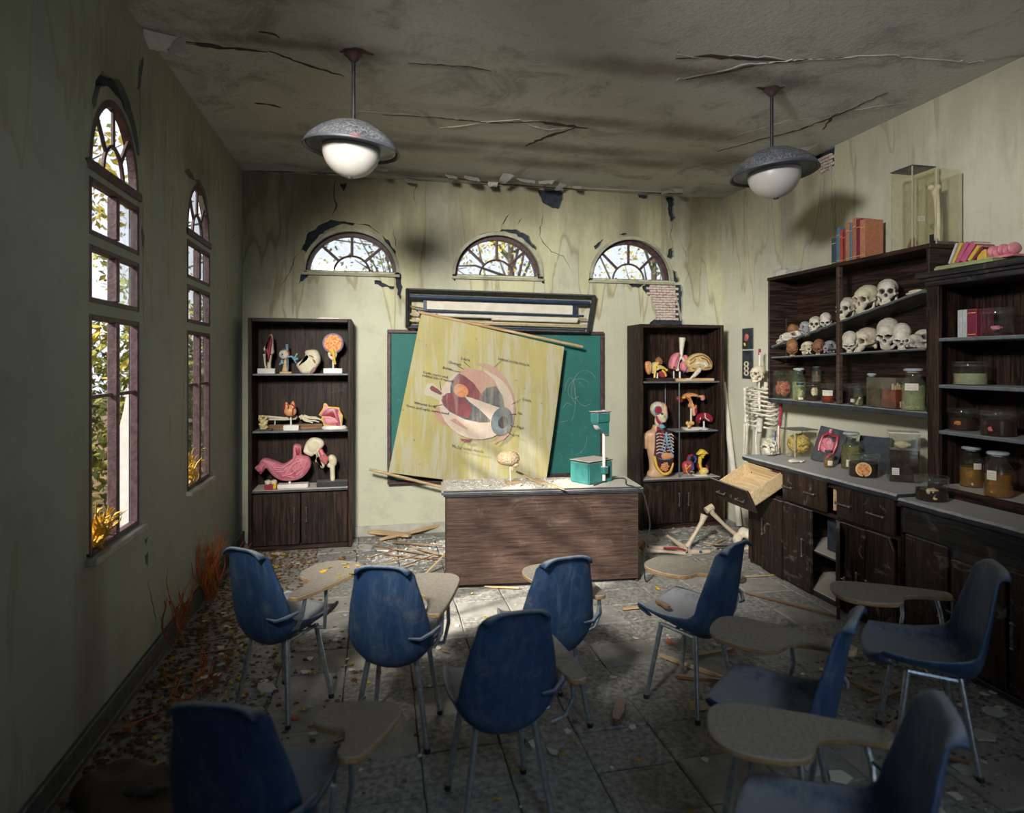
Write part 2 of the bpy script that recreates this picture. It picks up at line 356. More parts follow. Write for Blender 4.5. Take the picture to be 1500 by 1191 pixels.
M_handle = mat('tarnished_handle', (.14, .12, .11), (.30, .27, .25), .35, metal=.8, sc=60)
M_white = mat('white_plastic', (.76, .72, .68), (.66, .62, .57), .4, sc=20)
M_paper = mat('aged_paper', (.66, .62, .55), (.56, .52, .44), .8, sc=10)
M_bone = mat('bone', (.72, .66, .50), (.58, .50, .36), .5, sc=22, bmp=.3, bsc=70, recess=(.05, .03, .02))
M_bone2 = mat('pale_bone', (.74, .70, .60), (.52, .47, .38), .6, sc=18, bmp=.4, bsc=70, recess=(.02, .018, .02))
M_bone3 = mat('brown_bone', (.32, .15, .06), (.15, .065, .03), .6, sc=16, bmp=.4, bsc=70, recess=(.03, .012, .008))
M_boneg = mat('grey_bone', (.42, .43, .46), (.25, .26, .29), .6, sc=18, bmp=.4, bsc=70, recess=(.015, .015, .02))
M_red = mat('muscle_red', (.36, .03, .06), (.24, .02, .035), .4, sc=20)
M_pink = mat('tissue_pink', (.66, .25, .29), (.52, .15, .20), .45, sc=25, bmp=.4, bsc=50)
M_pink2 = mat('inner_pink', (.42, .08, .14), (.60, .22, .26), .4, sc=30, bmp=.8, bsc=40)
M_yel = mat('model_yellow', (.78, .55, .08), (.66, .42, .05), .45, sc=20)
M_skin = mat('model_skin', (.62, .40, .24), (.52, .31, .18), .45, sc=10)
M_orange = mat('model_orange', (.68, .33, .14), (.58, .25, .10), .4, sc=15)
M_mblue = mat('model_blue', (.20, .42, .55), (.12, .28, .42), .4, sc=15)
M_dkblue = mat('vessel_blue', (.04, .10, .32), (.03, .06, .2), .4, sc=15)
M_teal = mat('teal_enamel', (.04, .22, .20), (.03, .15, .14), .4, sc=14, bmp=.2, dust=.9, dlo=.45, dhi=.8, dcol=(.60, .57, .50))
M_opal = mat('opal_glass', (.48, .455, .43), (.41, .39, .37), .4, sc=6)
M_shade = mat('rusty_enamel_shade', (.05, .06, .075), (.26, .05, .035), .45, sc=14, lo=.45, hi=.62, dust=.9, dlo=.3, dhi=1.2, dcol=(.36, .36, .37))
M_shadein = mat('shade_inside', (.10, .125, .14), (.06, .075, .085), .3, sc=8)
M_glass = thin_glass('jar_glass', (.96, .97, .96), 1.5, .022); M_glassg = thin_glass('greenish_glass', (.92, .95, .87), 1.5, .04, (.5, .53, .42))
M_acry = thin_glass('yellowed_acrylic', (.985, .98, .945), 1.5, .03, (.62, .58, .44)); M_pane = thin_glass('dirty_pane', (.95, .97, .97), 1.45, .05)
M_shglass = thin_glass('glass_shelf', (.62, .68, .72), 1.5, .12, (.32, .38, .42))
L_dark = liquid('dark_brown_fluid', (.20, .06, .04), (.035, .014, .010), .82); L_red = liquid('red_amber_fluid', (.8, .22, .06), (.30, .055, .015), .5)
L_green = liquid('pale_green_fluid', (.85, .88, .66), (.50, .54, .36), .35); L_olive = liquid('olive_fluid', (.62, .62, .30), (.24, .24, .10), .4)
L_amber = liquid('amber_fluid', (.85, .60, .25), (.42, .24, .06), .35); L_clear = liquid('clear_fluid', (.85, .86, .78), (.4, .4, .33), .15)
M_label = mat('paper_label', (.74, .70, .60), (.66, .61, .50), .8, sc=40)
M_leafy = mat('yellow_leaf', (.62, .42, .04), (.42, .22, .02), .7, sc=30, sub=0); M_leafg = mat('olive_leaf', (.23, .22, .04), (.34, .26, .05), .7, sc=30)
M_leafo = mat('orange_weed', (.52, .15, .03), (.36, .08, .02), .7, sc=30); M_leafb = mat('brown_leaf', (.15, .075, .025), (.09, .045, .018), .8, sc=30)
M_chip = mat('plaster_chip', (.46, .46, .43), (.34, .34, .32), .85, sc=40); M_tree = mat('dark_foliage', (.10, .13, .025), (.36, .34, .05), .7, sc=1.2, lo=.42, hi=.66)
M_tree2 = mat('yellow_foliage', (.22, .24, .04), (.62, .46, .06), .7, sc=1.5, lo=.4, hi=.6)
M_bark = mat('bark', (.035, .03, .025), (.07, .06, .05), .9, sc=20)
M_brick = mat('whitewashed_brick', (.62, .54, .48), (.50, .30, .28), .9, sc=45, lo=.5, hi=.62, bmp=.6)
# ================================================================== STRUCTURE
def struct(name, me_or_g, m, parent=None, smooth=False, **k):
    o = me_or_g.build(name, m, parent, smooth, **k) if isinstance(me_or_g, G) else link(name, me_or_g, m, parent)
    if parent is None: o['kind'] = 'structure'
    return o
def cut(g, cutters):
    """g minus cutters, as a mesh"""
    a = g.build('tmp_a', None, None, False); b = cutters.build('tmp_b', None, None, False)
    md = a.modifiers.new('b', 'BOOLEAN'); md.operation = 'DIFFERENCE'; md.object = b; md.solver = 'EXACT'; md.use_self = True
    dg = bpy.context.evaluated_depsgraph_get(); dg.update()
    me = bpy.data.meshes.new_from_object(a.evaluated_get(dg)); bpy.data.objects.remove(a); bpy.data.objects.remove(b)
    for p in me.polygons: p.use_smooth = False
    return me
def jag(poly, amp=.008, n=2):
    """roughen a closed outline"""
    for _ in range(n):
        o = []
        for i, p in enumerate(poly):
            q = poly[(i+1) % len(poly)]; o.append(p); L = math.dist(p, q)
            o.append(((p[0]+q[0])/2+random.uniform(-1, 1)*min(amp, L*.22), (p[1]+q[1])/2+random.uniform(-1, 1)*min(amp, L*.22)))
        poly = o
    return poly
def crack(path, wd):
    """thin jagged lens along a path"""
    pts = []
    for i in range(len(path)-1):
        a, b = path[i], path[i+1]; n = max(2, int(math.dist(a, b)/.035))
        for k in range(n):
            t = k/n; pts.append((a[0]+(b[0]-a[0])*t+random.uniform(-.010, .010), a[1]+(b[1]-a[1])*t+random.uniform(-.006, .006)))
    pts.append(path[-1]); L, R = [], []
    for i, p in enumerate(pts):
        q = pts[min(i+1, len(pts)-1)]; r = pts[max(i-1, 0)]; d = Vector((q[0]-r[0], q[1]-r[1])).normalized()
        h = wd*random.uniform(.35, 1.2)*(.15+.85*math.sin(math.pi*min(1, max(.04, i/(len(pts)-1)))))
        L.append((p[0]-d.y*h, p[1]+d.x*h)); R.append((p[0]+d.y*h, p[1]-d.x*h))
    return L+R[::-1]
def arc(cx, cz, a, b, t0, t1, n): return [(cx+a*math.cos(math.radians(t0+(t1-t0)*i/n)), cz+b*math.sin(math.radians(t0+(t1-t0)*i/n))) for i in range(n+1)]
# -- back wall
BW = [(-.238, 2.50, .415, .375), (1.166, 2.50, .43, .40), (2.572, 2.50, .435, .415)]
def bxz(*pts): return [(lambda p: (p.x, p.z))(PB(a, b, YB)) for a, b in pts]
gw = G(); gw.box(XL-.3, XR+.3, YB, YB+.035, -.05, ZC+.05)
gc = G()
MB = RX(0)
def cutprism(poly, y0, y1): gc.prism(poly, -(y1-y0), T(0, y0, 0))
for (x, z, a, b) in BW: cutprism(arc(x, z, a, b, 0, 180, 24), YB-.1, YB+.2)
dmg = [
 [(447,356),(452,340),(466,330),(484,322),(500,324),(520,327),(518,330),(498,329),(482,336),(468,344),(458,356),(450,370),(441,366)],
 [(560,345),(570,352),(580,368),(584,384),(579,386),(572,370),(563,357)], [(581,396),(588,402),(590,420),(587,440),(583,425),(578,404)],
 [(438,415),(441,402),(449,397),(452,403),(444,412)], [(548,411),(560,414),(570,419),(579,418),(577,424),(560,421),(549,416)],
 [(788,278),(824,279),(825,292),(820,305),(806,303),(794,295)], [(930,282),(951,284),(949,291),(936,290)],
 [(700,346),(716,340),(735,336),(757,336),(772,344),(785,360),(786,368),(776,360),(764,348),(746,341),(725,341),(712,346)],
 [(786,400),(795,401),(799,415),(792,412)], [(663,402),(670,402),(667,412)],
 [(976,290),(983,285),(988,292),(987,306),(990,318),(984,327),(981,318),(978,306)], [(979,366),(986,362),(988,376),(983,381),(977,376)],
 [(919,413),(944,413),(940,420),(925,420)], [(941,420),(950,415),(998,417),(1001,432),(1000,460),(1002,478),(950,478),(962,462),(958,446),(948,432)],
 [(866,348+45),(870,398),(868,412),(862,414),(863,402)], [(498,268),(508,268),(503,280)], [(870,310+50),(878,354),(884,350),(880,358),(872,366)],
 [(900,345),(914,341),(926,343),(914,345)], [(985,395),(992,398),(996,412),(990,415),(985,405)]]
for d in dmg: cutprism(jag(bxz(*d), .012), YB-.1, YB+.06)
for p, wd in [([(492,262),(488,285),(492,300),(487,318)], .007), ([(797,300),(790,345),(806,368),(826,376),(838,398)], .005), ([(985,327),(982,345),(985,362)], .006),
              ([(1000,425),(1008,400),(1004,370),(990,335)], .003), ([(574,330),(578,350),(582,366)], .004), ([(612,270),(606,285),(610,300)], .004), ([(700,345),(690,352),(682,366)], .006),
              ([(441,366),(430,380),(424,400),(410,420)], .003), ([(520,327),(540,330),(556,342)], .006), ([(1000,470),(990,430),(985,410)], .003), ([(745,312),(738,325),(735,336)], .004), ([(765,318),(758,330)], .003)]:
    cutprism(crack(bxz(*p), wd), YB-.1, YB+.06)
wb = struct('wall_back', cut(gw, gc), M_back)
g = G(); g.box(XL-.3, XR+.3, YB+.036, YB+.20, -.05, ZC+.05); gc = G()
for (x, z, a, b) in BW: cutprism(arc(x, z, a, b, 0, 180, 24), YB-.1, YB+.4)
ul = struct('underlayer', cut(g, gc), M_under, wb); ul['label'] = 'dark layer behind the broken plaster'
# brick patches seen where plaster fell off
def bricks(x0, x1, z0, z1, parent, at):
    me = []
    for k in range(4):
        q = G(); q.box(-.034, .034, -.012, .006, -.011, .011); mm = q.mesh('brick', False, .003)
        for v in mm.vertices: v.co += Vector((random.uniform(-.003, .003), random.uniform(-.003, .002), random.uniform(-.002, .002)))
        mm.materials.append(M_brick); me.append(mm)
    z = z0; r = 0
    while z < z1:
        x = x0+(r % 2)*.036
        while x < x1:
            o = link('brick', random.choice(me), None, parent); o.location, o.rotation_euler = at(x, z); x += .073
        z += .0265; r += 1
bricks(2.78, 3.10, 2.10, 2.47, wb, lambda x, z: ((x, YB+.024, z), (0, 0, 0)))
bricks(2.99, 3.03, 2.86, 3.04, wb, lambda x, z: ((x, YB+.024, z), (0, 0, 0)))
def fan_window(name, x, z, a, b, place, depth=.05, panes=True, label=None, spokes=(45, 90, 135), inner=.40):
    """half-round window in local (x, z), front -y; place = matrix"""
    o = bpy.data.objects.new(name, None); COL.objects.link(o); o.matrix_world = place; o['kind'] = 'structure'
    if label: o['label'] = label
    fw = .034; g = G()
    out = arc(0, 0, a, b, 0, 180, 28); inn = arc(0, .0, a-fw, b-fw, 0, 180, 28)
    for i in range(28): g.prism([out[i], out[i+1], inn[i+1], inn[i]], depth)
    g.build('frame_ring', M_frame, o, False)
    g = G(); g.box(-a-.012, a+.012, -depth-.012, 0, -.032, .012); g.build('bottom_rail', M_frame, o, False, .004)
    for t in spokes:
        c, s = math.cos(math.radians(t)), math.sin(math.radians(t)); p = G(); r0 = inner
        p.tube([(a*r0*c, -depth*.6, b*r0*s), ((a-fw)*c, -depth*.6, (b-fw)*s)], .0095, 6, flat=1.6); p.build('muntin', M_frame, o)
    g = G(); rr = arc(0, 0, a*inner, b*inner*1.05, 0, 180, 14); g.tube([(p[0], -depth*.6, p[1]) for p in rr], .0105, 6); g.build('inner_ring', M_frame, o)
    if panes:
        gl = G(); gl.prism(arc(0, .005, a*inner*.96, b*inner, 0, 180, 12), .004, T(0, -depth*.55, 0)); gl.build('pane', M_pane, o, False)
        ts = [0]+list(spokes)+[180]
        for i in range(len(ts)-1):
            if panes == 'some' and i % 2: continue
            q = arc(0, 0, a*inner*1.02, b*inner*1.07, ts[i]+2, ts[i+1]-2, 5)+arc(0, 0, a-fw, b-fw, ts[i]+1, ts[i+1]-1, 8)[::-1]
            p = G(); p.prism(q, .004, T(0, -depth*.55, 0)); p.build('pane', M_pane, o, False)
    return o
for i, (x, z, a, b) in enumerate(BW):
    o = fan_window('window_%d' % (i+1), x, z, a, b, T(x, YB+.13, z), .07, True, 'half-round fanlight in the back wall, %s of three' % ('left', 'middle', 'right')[i])
    g = G(); lip = arc(0, 0, a+.028, b+.028, 0, 180, 26); inn = arc(0, 0, a-.002, b-.002, 0, 180, 26)
    for k in range(26): g.prism([lip[k], lip[k+1], inn[k+1], inn[k]], .022)
    rv = G()
    q = g.build('arch_surround', M_sur, o, False); q.location = (0, -.13, 0)
    g = G(); g.box(-a-.03, a+.03, -.035, .13, -.045, -.02); q = g.build('sill', M_sur, o, False, .004); q.location = (0, -.13, -.0)
# -- left wall, local (x->Y reversed)
LW = [(3.262, .285), (4.655, .28)]
def LM(y, z=0.0, x=XL): return Matrix(((0, -1, 0, x), (1, 0, 0, y), (0, 0, 1, z), (0, 0, 0, 1)))   # local x -> +Y, local -y -> +X
ZB = [(.815, 1.855), (1.905, 2.155), (2.195, 2.445)]
def lyz(*pts): return [(lambda p: (p.y, p.z))(PX(a, b, XL)) for a, b in pts]
gw = G(); gw.box(0, 7.5, 0, .03, -.05, ZC+.05, LM(-1.4)); gu = G(); gu.box(0, 7.5, .031, .048, -.05, ZC+.05, LM(-1.4))
gc = G(); gc2 = G()
for (y, a) in LW:
    for tgt in (gc, gc2):
        tgt.prism(arc(y, 2.505, a, .36, 0, 180, 22), -.4, LM(0) @ T(0, -.1, 0))
        for z0, z1 in ZB: tgt.box(y-a, y+a, -.1, .3, z0, z1, LM(0))
ld = [[(134,150),(140,118),(150,103),(160,112),(176,118),(190,148),(200,190),(205,230),(200,225),(192,185),(178,150),(160,128),(146,130),(137,160)],
      [(205,95),(210,82),(208,110),(204,130),(200,135)], [(124,230),(134,235),(140,242),(128,240)], [(270,200+50),(276,246),(285,262),(280,262)], [(284,262),(292,262),(302,285),(308,330),(304,320),(296,285),(288,268)],
      [(208,330),(212,345),(210,365),(207,345)], [(126,812),(136,812),(140,820),(130,825)], [(212,790),(217,786),(214,800)], [(213,812),(217,808),(217,830),(213,826)]]
for d in ld: gc.prism(jag(lyz(*d), .008), -.2, LM(0) @ T(0, -.1, 0))
for p, wd in [([(205,60),(203,120),(206,180),(205,220)], .006), ([(208,250),(210,330),(209,420),(212,500)], .005), ([(275,150),(280,200),(284,255)], .004), ([(340,330),(344,345),(338,350)], .004), ([(216,850),(222,880),(228,905),(230,925)], .006), ([(268,240),(276,252),(282,262)], .004)]:
    gc.prism(crack(lyz(*p), wd), -.2, LM(0) @ T(0, -.1, 0))
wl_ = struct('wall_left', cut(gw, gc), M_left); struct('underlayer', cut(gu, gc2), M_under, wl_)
# light plaster over reveals so the openings read as plastered
for i, (y, a) in enumerate(LW):
    nm = 'window_%d' % (i+4); o = fan_window(nm, 0, 0, a, .36, LM(y, 2.505, XL-.034), .034, 'some' if i else False, 'tall window of arch and three casements in the left wall, %s' % ('nearer one', 'farther one by the bookcase')[i])
    for (z0, z1), cols, rows in zip(ZB, (2, 2, 2), (2, 1, 1)):
        cs = bpy.data.objects.new('casement', None); COL.objects.link(cs); cs.parent = o; cs.location = (0, 0, z0-2.505)
        h = z1-z0; fw = .024; dp = .038
        def bar(x0, x1, zz0, zz1, nme='stile', d=dp): q = G(); q.box(x0, x1, -d, 0, zz0, zz1); q.build(nme, M_frame, cs, False, .004)
        bar(-a, -a+fw, 0, h); bar(a-fw, a, 0, h); bar(-a+fw, a-fw, h-fw, h, 'rail'); bar(-a+fw, a-fw, 0, fw, 'rail'); bar(-.017, .017, fw, h-fw, 'stile', dp+.006)
        if rows == 2:
            for s in (-1, 1): bar(min(s*.022, s*(a-fw)), max(s*.022, s*(a-fw)), h*.655-.008, h*.655+.008, 'muntin', .03)
        if i == 1 or h < .5:
            for s in (-1, 1):
                if (i, s) == (0, -1): continue
                q = G(); q.box(min(s*.022, s*(a-fw)), max(s*.022, s*(a-fw)), -.02, -.017, fw, h-fw); q.build('pane', M_pane, cs, False)
    q = G(); q.box(-a-.02, a+.02, -.12, .12, -.03, 0); s_ = q.build('sill', M_reveal, o, False, .006); s_.location = (0, -.0, .812-2.505); s_.scale = (1, .6, 1)
# -- right wall, front wall, ceiling, floor
gw = G(); gw.box(0, 7.5, -.03, 0, -.05, ZC+.05, LM(-1.4, 0, XR)); gc = G()
def ryz(*pts): return [(lambda p: (p.y, p.z))(PX(a, b, XR)) for a, b in pts]
for d in [[(1190,218),(1222,208),(1223,240),(1214,250),(1204,256),(1196,246),(1190,228)]]: gc.prism(jag(ryz(*d), .01), -.2, LM(0, 0, XR) @ T(0, -.1, 0))
for p, wd in [([(1222,240),(1224,280),(1223,330),(1225,350)], .006), ([(1190,222),(1170,240),(1168,262)], .004)]: gc.prism(crack(ryz(*p), wd), -.2, LM(0, 0, XR) @ T(0, -.1, 0))
wr = struct('wall_right', cut(gw, gc), M_right); g = G(); g.box(XR+.031, XR+.15, -1.4, 6.1, -.05, ZC+.05); struct('underlayer', g, M_under, wr)
bricks(4.42, 4.80, 3.05, 3.36, wr, lambda y, z: ((XR+.022, y, z), (0, 0, -math.pi/2)))
g = G(); g.box(XL-.15, XR+.15, -1.5, -1.4, -.05, ZC+.05); struct('wall_front', g, M_left)
g = G(); g.box(XL-.15, XR+.15, -1.5, YB+.2, ZC, ZC+.1); ce = struct('ceiling', g, M_ceil)
g = G(); g.box(XL-.15, XR+.15, -1.5, YB+.2, -.14, -.022); fl = struct('floor', g, M_grout)
tms = []
for k in range(8):
    q = G(); q.box(-.170, .170, -.1315, .1315, -.03, 0); mm = q.mesh('tile', False, .006, 1)
    for v in mm.vertices: v.co += Vector((random.uniform(-.002, .002), random.uniform(-.002, .002), random.uniform(-.0012, .0012)))
    mm.materials.append(M_tile if k % 3 else M_tile2); tms.append(mm)
ncol = 14
for r in range(17):
    for c in range(ncol):
        x = -1.20+.17+c*.3445+.0; y = 1.72+r*.2675
        if c == 0 and False: continue
        o = link('tile', tms[(r*7+c*5+random.randint(0, 3)) % 8], None, fl)
        o.location = (x+.037*0+random.uniform(-.002, .002), y+(.10 if c % 3 == 1 else 0)*0+random.uniform(-.003, .003), random.uniform(-.004, .002))
        o.rotation_euler = (random.uniform(-.008, .008), random.uniform(-.008, .008), random.uniform(-.006, .006)+(math.pi if random.random() < .5 else 0))
g = G(); g.box(XL, XL+.022, -1.4, YB, 0, .115); g.box(XL, XL+.03, -1.4, YB, 0, .03); struct('baseboard_left', g, M_base, None, False, bevel=.004)
g = G(); g.box(XL+.022, XR, YB-.018, YB, 0, .10); struct('baseboard_back', g, M_reveal, None, False, bevel=.004)
# ceiling: ridges and hanging flakes are pieces of the ceiling
def cpt(px, py, dz=0): v = PF(px, py, ZC); return Vector((v.x, v.y, ZC+dz))
g = G()
for path, r in [([(990,117),(1020,112),(1055,104),(1100,94),(1140,90),(1180,88),(1230,84),(1290,80),(1350,86),(1400,90),(1440,90)], .014), ([(990,80),(1040,84),(1090,80),(1130,86),(1180,88)], .010),
                ([(880,158+75),(960,215+10),(1060,205),(1140,180),(1200,170),(1260,160),(1330,150)], .006), ([(200,42),(260,62),(330,66),(400,72),(440,96),(500,112)], .010), ([(430,158),(520,162),(620,170),(700,178),(790,176)], .008), ([(640,188),(760,176),(800,190),(840,186)], .012),
                ([(360,248),(470,252),(560,258),(640,262),(740,272),(860,276),(1000,282)], .014)]:
    pts = [cpt(*p) for p in path]; q = []
    for i in range(len(pts)-1):
        for k in range(4): q.append(pts[i].lerp(pts[i+1], k/4)+Vector((random.uniform(-.02, .02), random.uniform(-.02, .02), 0)))
    q.append(pts[-1]); g.tube([v-Vector((0,0,0)) for v in q], [r*.55*random.uniform(.3, 1.2) for _ in q], 6, flat=.8)
o = g.build('plaster_ridge', M_ceil, ce); o['kind'] = 'stuff'
g = G()
for path, wd in [([(200,44),(260,60),(330,70),(392,76)], .022), ([(395,74),(440,92),(505,112)], .012), ([(560,168),(640,172),(720,180),(800,178)], .008), ([(790,178),(830,184),(862,188)], .03), ([(770,214),(800,200),(845,186)], .02), ([(990,86),(1040,82),(1090,86),(1150,88)], .022),
                ([(1005,116),(1060,106),(1120,92),(1180,88),(1240,84)], .008), ([(1050,222),(1110,205),(1170,190),(1228,168),(1300,135)], .010), ([(1205,190),(1218,172),(1228,165)], .012), ([(500,76),(520,72),(548,80)], .03), ([(1110,128),(1130,132),(1150,126)], .03), ([(370,250),(480,253),(560,258)], .02), ([(640,258),(740,270),(860,278)], .03), ([(940,282),(1000,284)], .02), ([(370,150),(400,154),(412,158)], .015), ([(378,46),(400,50),(410,56)], .012), ([(600,92),(690,98),(720,104)], .006)]:
    g.prism([(v.x, -v.y) for v in [Vector(p) for p in crack([(cpt(*q).x, cpt(*q).y) for q in path], wd)]], .003, T(0, 0, ZC) @ RX(90))
o = g.build('ceiling_crack', mat('crack_brown', (.045, .028, .024), (.09, .05, .04), .9, sc=30), ce, False); o['kind'] = 'stuff'
def flake(px, py, w_, h_, ang, curl=.5, m=M_chip, z=ZC, parent=None):
    g = G(); nx, ny = 6, 5; poly = {}
    vs = []
    for s in (0, 1):
        for j in range(ny+1):
            for i in range(nx+1):
                a, b = i/nx-.5, j/ny; ww = 1-.45*b+random.uniform(-.14, .14)*(s == 0)
                key = (i, j)
                if s == 0: poly[key] = (a*w_*ww, b*h_*random.uniform(.85, 1.1), -math.sin(b*curl*3)*h_*.55-random.uniform(0, .006))
                p = poly[key]; vs.append((p[0], p[1], p[2]+s*.003))
    W = nx+1; F = []
    for j in range(ny):
        for i in range(nx):
            a = j*W+i; F.append((a, a+1, a+W+1, a+W)); o2 = W*(ny+1); F.append((a+o2, a+W+o2, a+W+1+o2, a+1+o2))
    rim = [i for i in range(W)]+[j*W+nx for j in range(1, ny+1)]+[ny*W+i for i in range(nx-1, -1, -1)]+[j*W for j in range(ny-1, 0, -1)]; o2 = W*(ny+1)
    for i in range(len(rim)): a, b = rim[i], rim[(i+1) % len(rim)]; F.append((a, a+o2, b+o2, b))
    g.add(vs, F); c = PF(px, py, z); o = g.build('plaster_flake', m, parent); o.location = (c.x, min(c.y, YB-.05), z-.004); o.rotation_euler = (0, 0, math.radians(ang)); return o
for a in [(232,46,.16,.10,20,.4,M_white), (254,56,.14,.09,-30,.5,M_white), (690,258,.16,.12,200,.6), (722,266,.10,.12,170,.7,M_paper), (745,254,.14,.10,30,.5), (770,262,.18,.10,190,.5), (800,264,.16,.10,160,.6), (825,268,.12,.09,40,.5),
          (845,272,.10,.08,180,.6), (660,256,.12,.09,200,.6), (992,276,.10,.10,180,.6,M_paper), (975,279,.08,.08,150,.6), (560,246,.10,.08,190,.5), (520,250,.16,.08,170,.4), (470,252,.10,.08,200,.5), (1190,212,.12,.10,90,.5), (1175,216,.10,.08,120,.5), (600,262,.12,.1,200,.6)]:
    flake(*a[:6], *( [a[6]] if len(a) > 6 else []), parent=ce)
# ================================================================== FURNITURE
def handle(parent, loc, L=.11, vert=True, r=.006, out=(0, -1, 0), m=None):
    g = G(); o = Vector(out); a = Vector((0, 0, L/2)) if vert else (Vector((L/2, 0, 0)) if abs(o.y) > .5 else Vector((0, L/2, 0)))
    g.tube([-a+o*.022, o*.024, a+o*.022], [r, r*.8, r], 8)
    for s in (-1, 1): g.tube([a*s*.86, a*s*.86+o*.022], r*.8, 6); g.ell(tuple(a*s*1.0+o*.022), r*1.5, n=8, k=6)
    h = g.build('handle', m or M_handle, parent); h.location = loc; return h
def bookcase(x0, x1, y0, y1, z1, shelves, zdoor, label, tilt=False):
    t = thing('bookcase', label, 'bookcase', ((x0+x1)/2, (y0+y1)/2, 0)); W = (x1-x0)/2; D = (y1-y0)/2; th = .032
    for s in (-1, 1): g = G(); g.box(min(s*W, s*(W-th)), max(s*W, s*(W-th)), -D, D, 0, z1); g.build('side_panel', M_dw, t, False, .004)
    g = G(); g.box(-W+th, W-th, -D, D, z1-th, z1); g.build('top_panel', M_dwx, t, False, .003)
    g = G(); g.box(-W+th, W-th, D-.012, D, 0, z1-th); g.build('back_panel', M_dw, t, False)
    g = G(); g.box(-W+th, W-th, -D+.01, D-.012, zdoor, zdoor+.025); g.build('cabinet_deck', M_desktop, t, False, .003)
    for z in shelves: g = G(); g.box(-W+th, W-th, -D+.025, D-.012, z-.016, z); g.build('shelf', M_shelf, t, False, .003)
    g = G(); g.box(-W+th, W-th, -D+.02, D-.012, 0, .05); g.build('plinth', M_dwx, t, False)
    for s in (-1, 1):
        a, b = sorted((s*.004, s*(W-th-.003))); g = G(); g.box(a, b, -D-.004, -D+.016, .055, zdoor-.008)
        d = g.build('door', M_dw, t, False, .004); handle(d, (s*.05, -D-.004, zdoor*.62), .12)
    return t
bookcase(-1.09, -.226, 5.73, 6.035, 2.03, (1.545, 1.045), .51, 'dark wood bookcase left of the chalkboard, holding a pink stomach model')
BKR = bookcase(2.51, 3.41, 5.70, 6.035, 2.02, (1.455,), .47, 'dark wood bookcase right of the chalkboard, holding a human torso model')
# thin metal half shelf with two uprights inside the right bookcase
t = BKR
g = G(); g.m = T(.16, -.0175, .495); g.box(-.22, .245, -.12, .12, .452, .466); g.build('shelf_plate', M_shelf, t, False, .002)
for x, y, z0, z1 in ((-.22, -.115, 0, .945), (-.22, .11, .46, .945)):
    g = G(); g.m = T(.16, -.0175, .495); g.tube([(x+(.04 if y < 0 else 0), y, z0), (x+(.04 if y < 0 else 0), y, z1)], .006, 6); g.build('rod', M_shelf, t)
# ---- chalkboard
t = thing('chalkboard', 'green chalkboard in a dark frame on the back wall', 'chalkboard', (1.17, 6.045, .50))
g = G(); g.box(-1.05, 1.05, -.02, 0, .03, 1.42)
m, nt, bs = base('chalk_green'); v = coords(nt, rand=False); c = ramp(nt, noise(nt, v, 2, 5), [(.3, (.012, .115, .10)), (.7, (.02, .16, .14))])
sc_ = noise(nt, v, 5, 10, .8, 2.5); c = mixc(nt, mapr(nt, sc_, .56, .72, 0, .4), c, (.35, .45, .42)); sp_ = noise(nt, v, 90, 3, .8); c = mixc(nt, mapr(nt, sp_, .66, .74, 0, .5), c, (.4, .5, .46))
nt.links.new(c, bs.inputs['Base Color']); bs.inputs['Roughness'].default_value = .7; M_chalk = m
g.build('board', M_chalk, t, False)
for nm, b in (('frame_top', (-1.08, 1.08, 1.42, 1.455)), ('frame_bottom', (-1.08, 1.08, 0, .03)), ('frame_side', (-1.08, -1.045, .03, 1.42)), ('frame_side', (1.045, 1.08, .03, 1.42))):
    g = G(); g.box(b[0], b[1], -.045, 0, b[2], b[3]); g.build(nm, M_frame, t, False, .006)
g = G(); g.box(-1.08, 1.08, -.08, -.045, 0, .018); g.build('chalk_tray', M_frame, t, False, .004)
for k in range(7):   # chalk scribbles
    g = G(); cx_ = random.uniform(.62, .98); cz_ = random.uniform(.25, 1.0); a0 = random.uniform(0, 360); r1, r2 = random.uniform(.04, .2), random.uniform(.03, .25)
    pts = [(cx_+r1*math.cos(math.radians(a0+i*22))*(1-i*.03), -.021, cz_+r2*math.sin(math.radians(a0+i*25))) for i in range(random.randint(5, 12))]
    pts = [(min(p[0], 1.03), p[1], min(max(p[2], .05), 1.4)) for p in pts]
    g.tube(pts, .0010, 4); g.build('chalk_mark', M_chip, t)
# ---- chart rack: open black case of roller charts above the chalkboard
t = thing('chart_rack', 'black wall rack of roller charts hanging above the chalkboard', 'rack', (1.19, 6.05, 1.93))
def rk(px, py, Y=5.95): p = PB(px, py, Y); return (p.x-1.19, Y-6.05, p.z-1.93)
def rbar(a, b, r, m, nm, sq=False, Y=5.95):
    g = G(); A, B = Vector(rk(*a, Y)), Vector(rk(*b, Y))
    if sq: g.tube([A, B], r*1.35, 4)
    else: g.tube([A, B], r, 10)
    return g.build(nm, m, t, not sq)
for Y in (5.93, 6.02):
    rbar((597,423), (597,480), .014, M_black, 'frame_post', True, Y); rbar((870,434), (861,488), .014, M_black, 'frame_post', True, Y)
    rbar((595,424), (872,434), .011, M_black, 'frame_rail', True, Y)
rbar((596,480), (862,487), .009, M_black, 'frame_rail', True, 5.93)
for x in (597, 868):
    g = G(); A = Vector(rk(x, 424 if x < 700 else 434, 5.93)); g.tube([A, A+Vector((0, .10, 0))], .012, 4); g.build('frame_rail', M_black, t, False)
rbar((600,434), (864,444), .024, M_navy, 'roller', False, 5.93)
def strip(pts, m, nm, Y, th=.006):
    g = G(); P = [rk(a, b, Y) for a, b in pts]; g.prism([(p[0], p[2]) for p in P], th, T(0, Y-6.05, 0)); return g.build(nm, m, t, False)
strip([(624,441), (838,448), (838,461), (624,453)], M_paper, 'chart_roll', 5.935, .02)
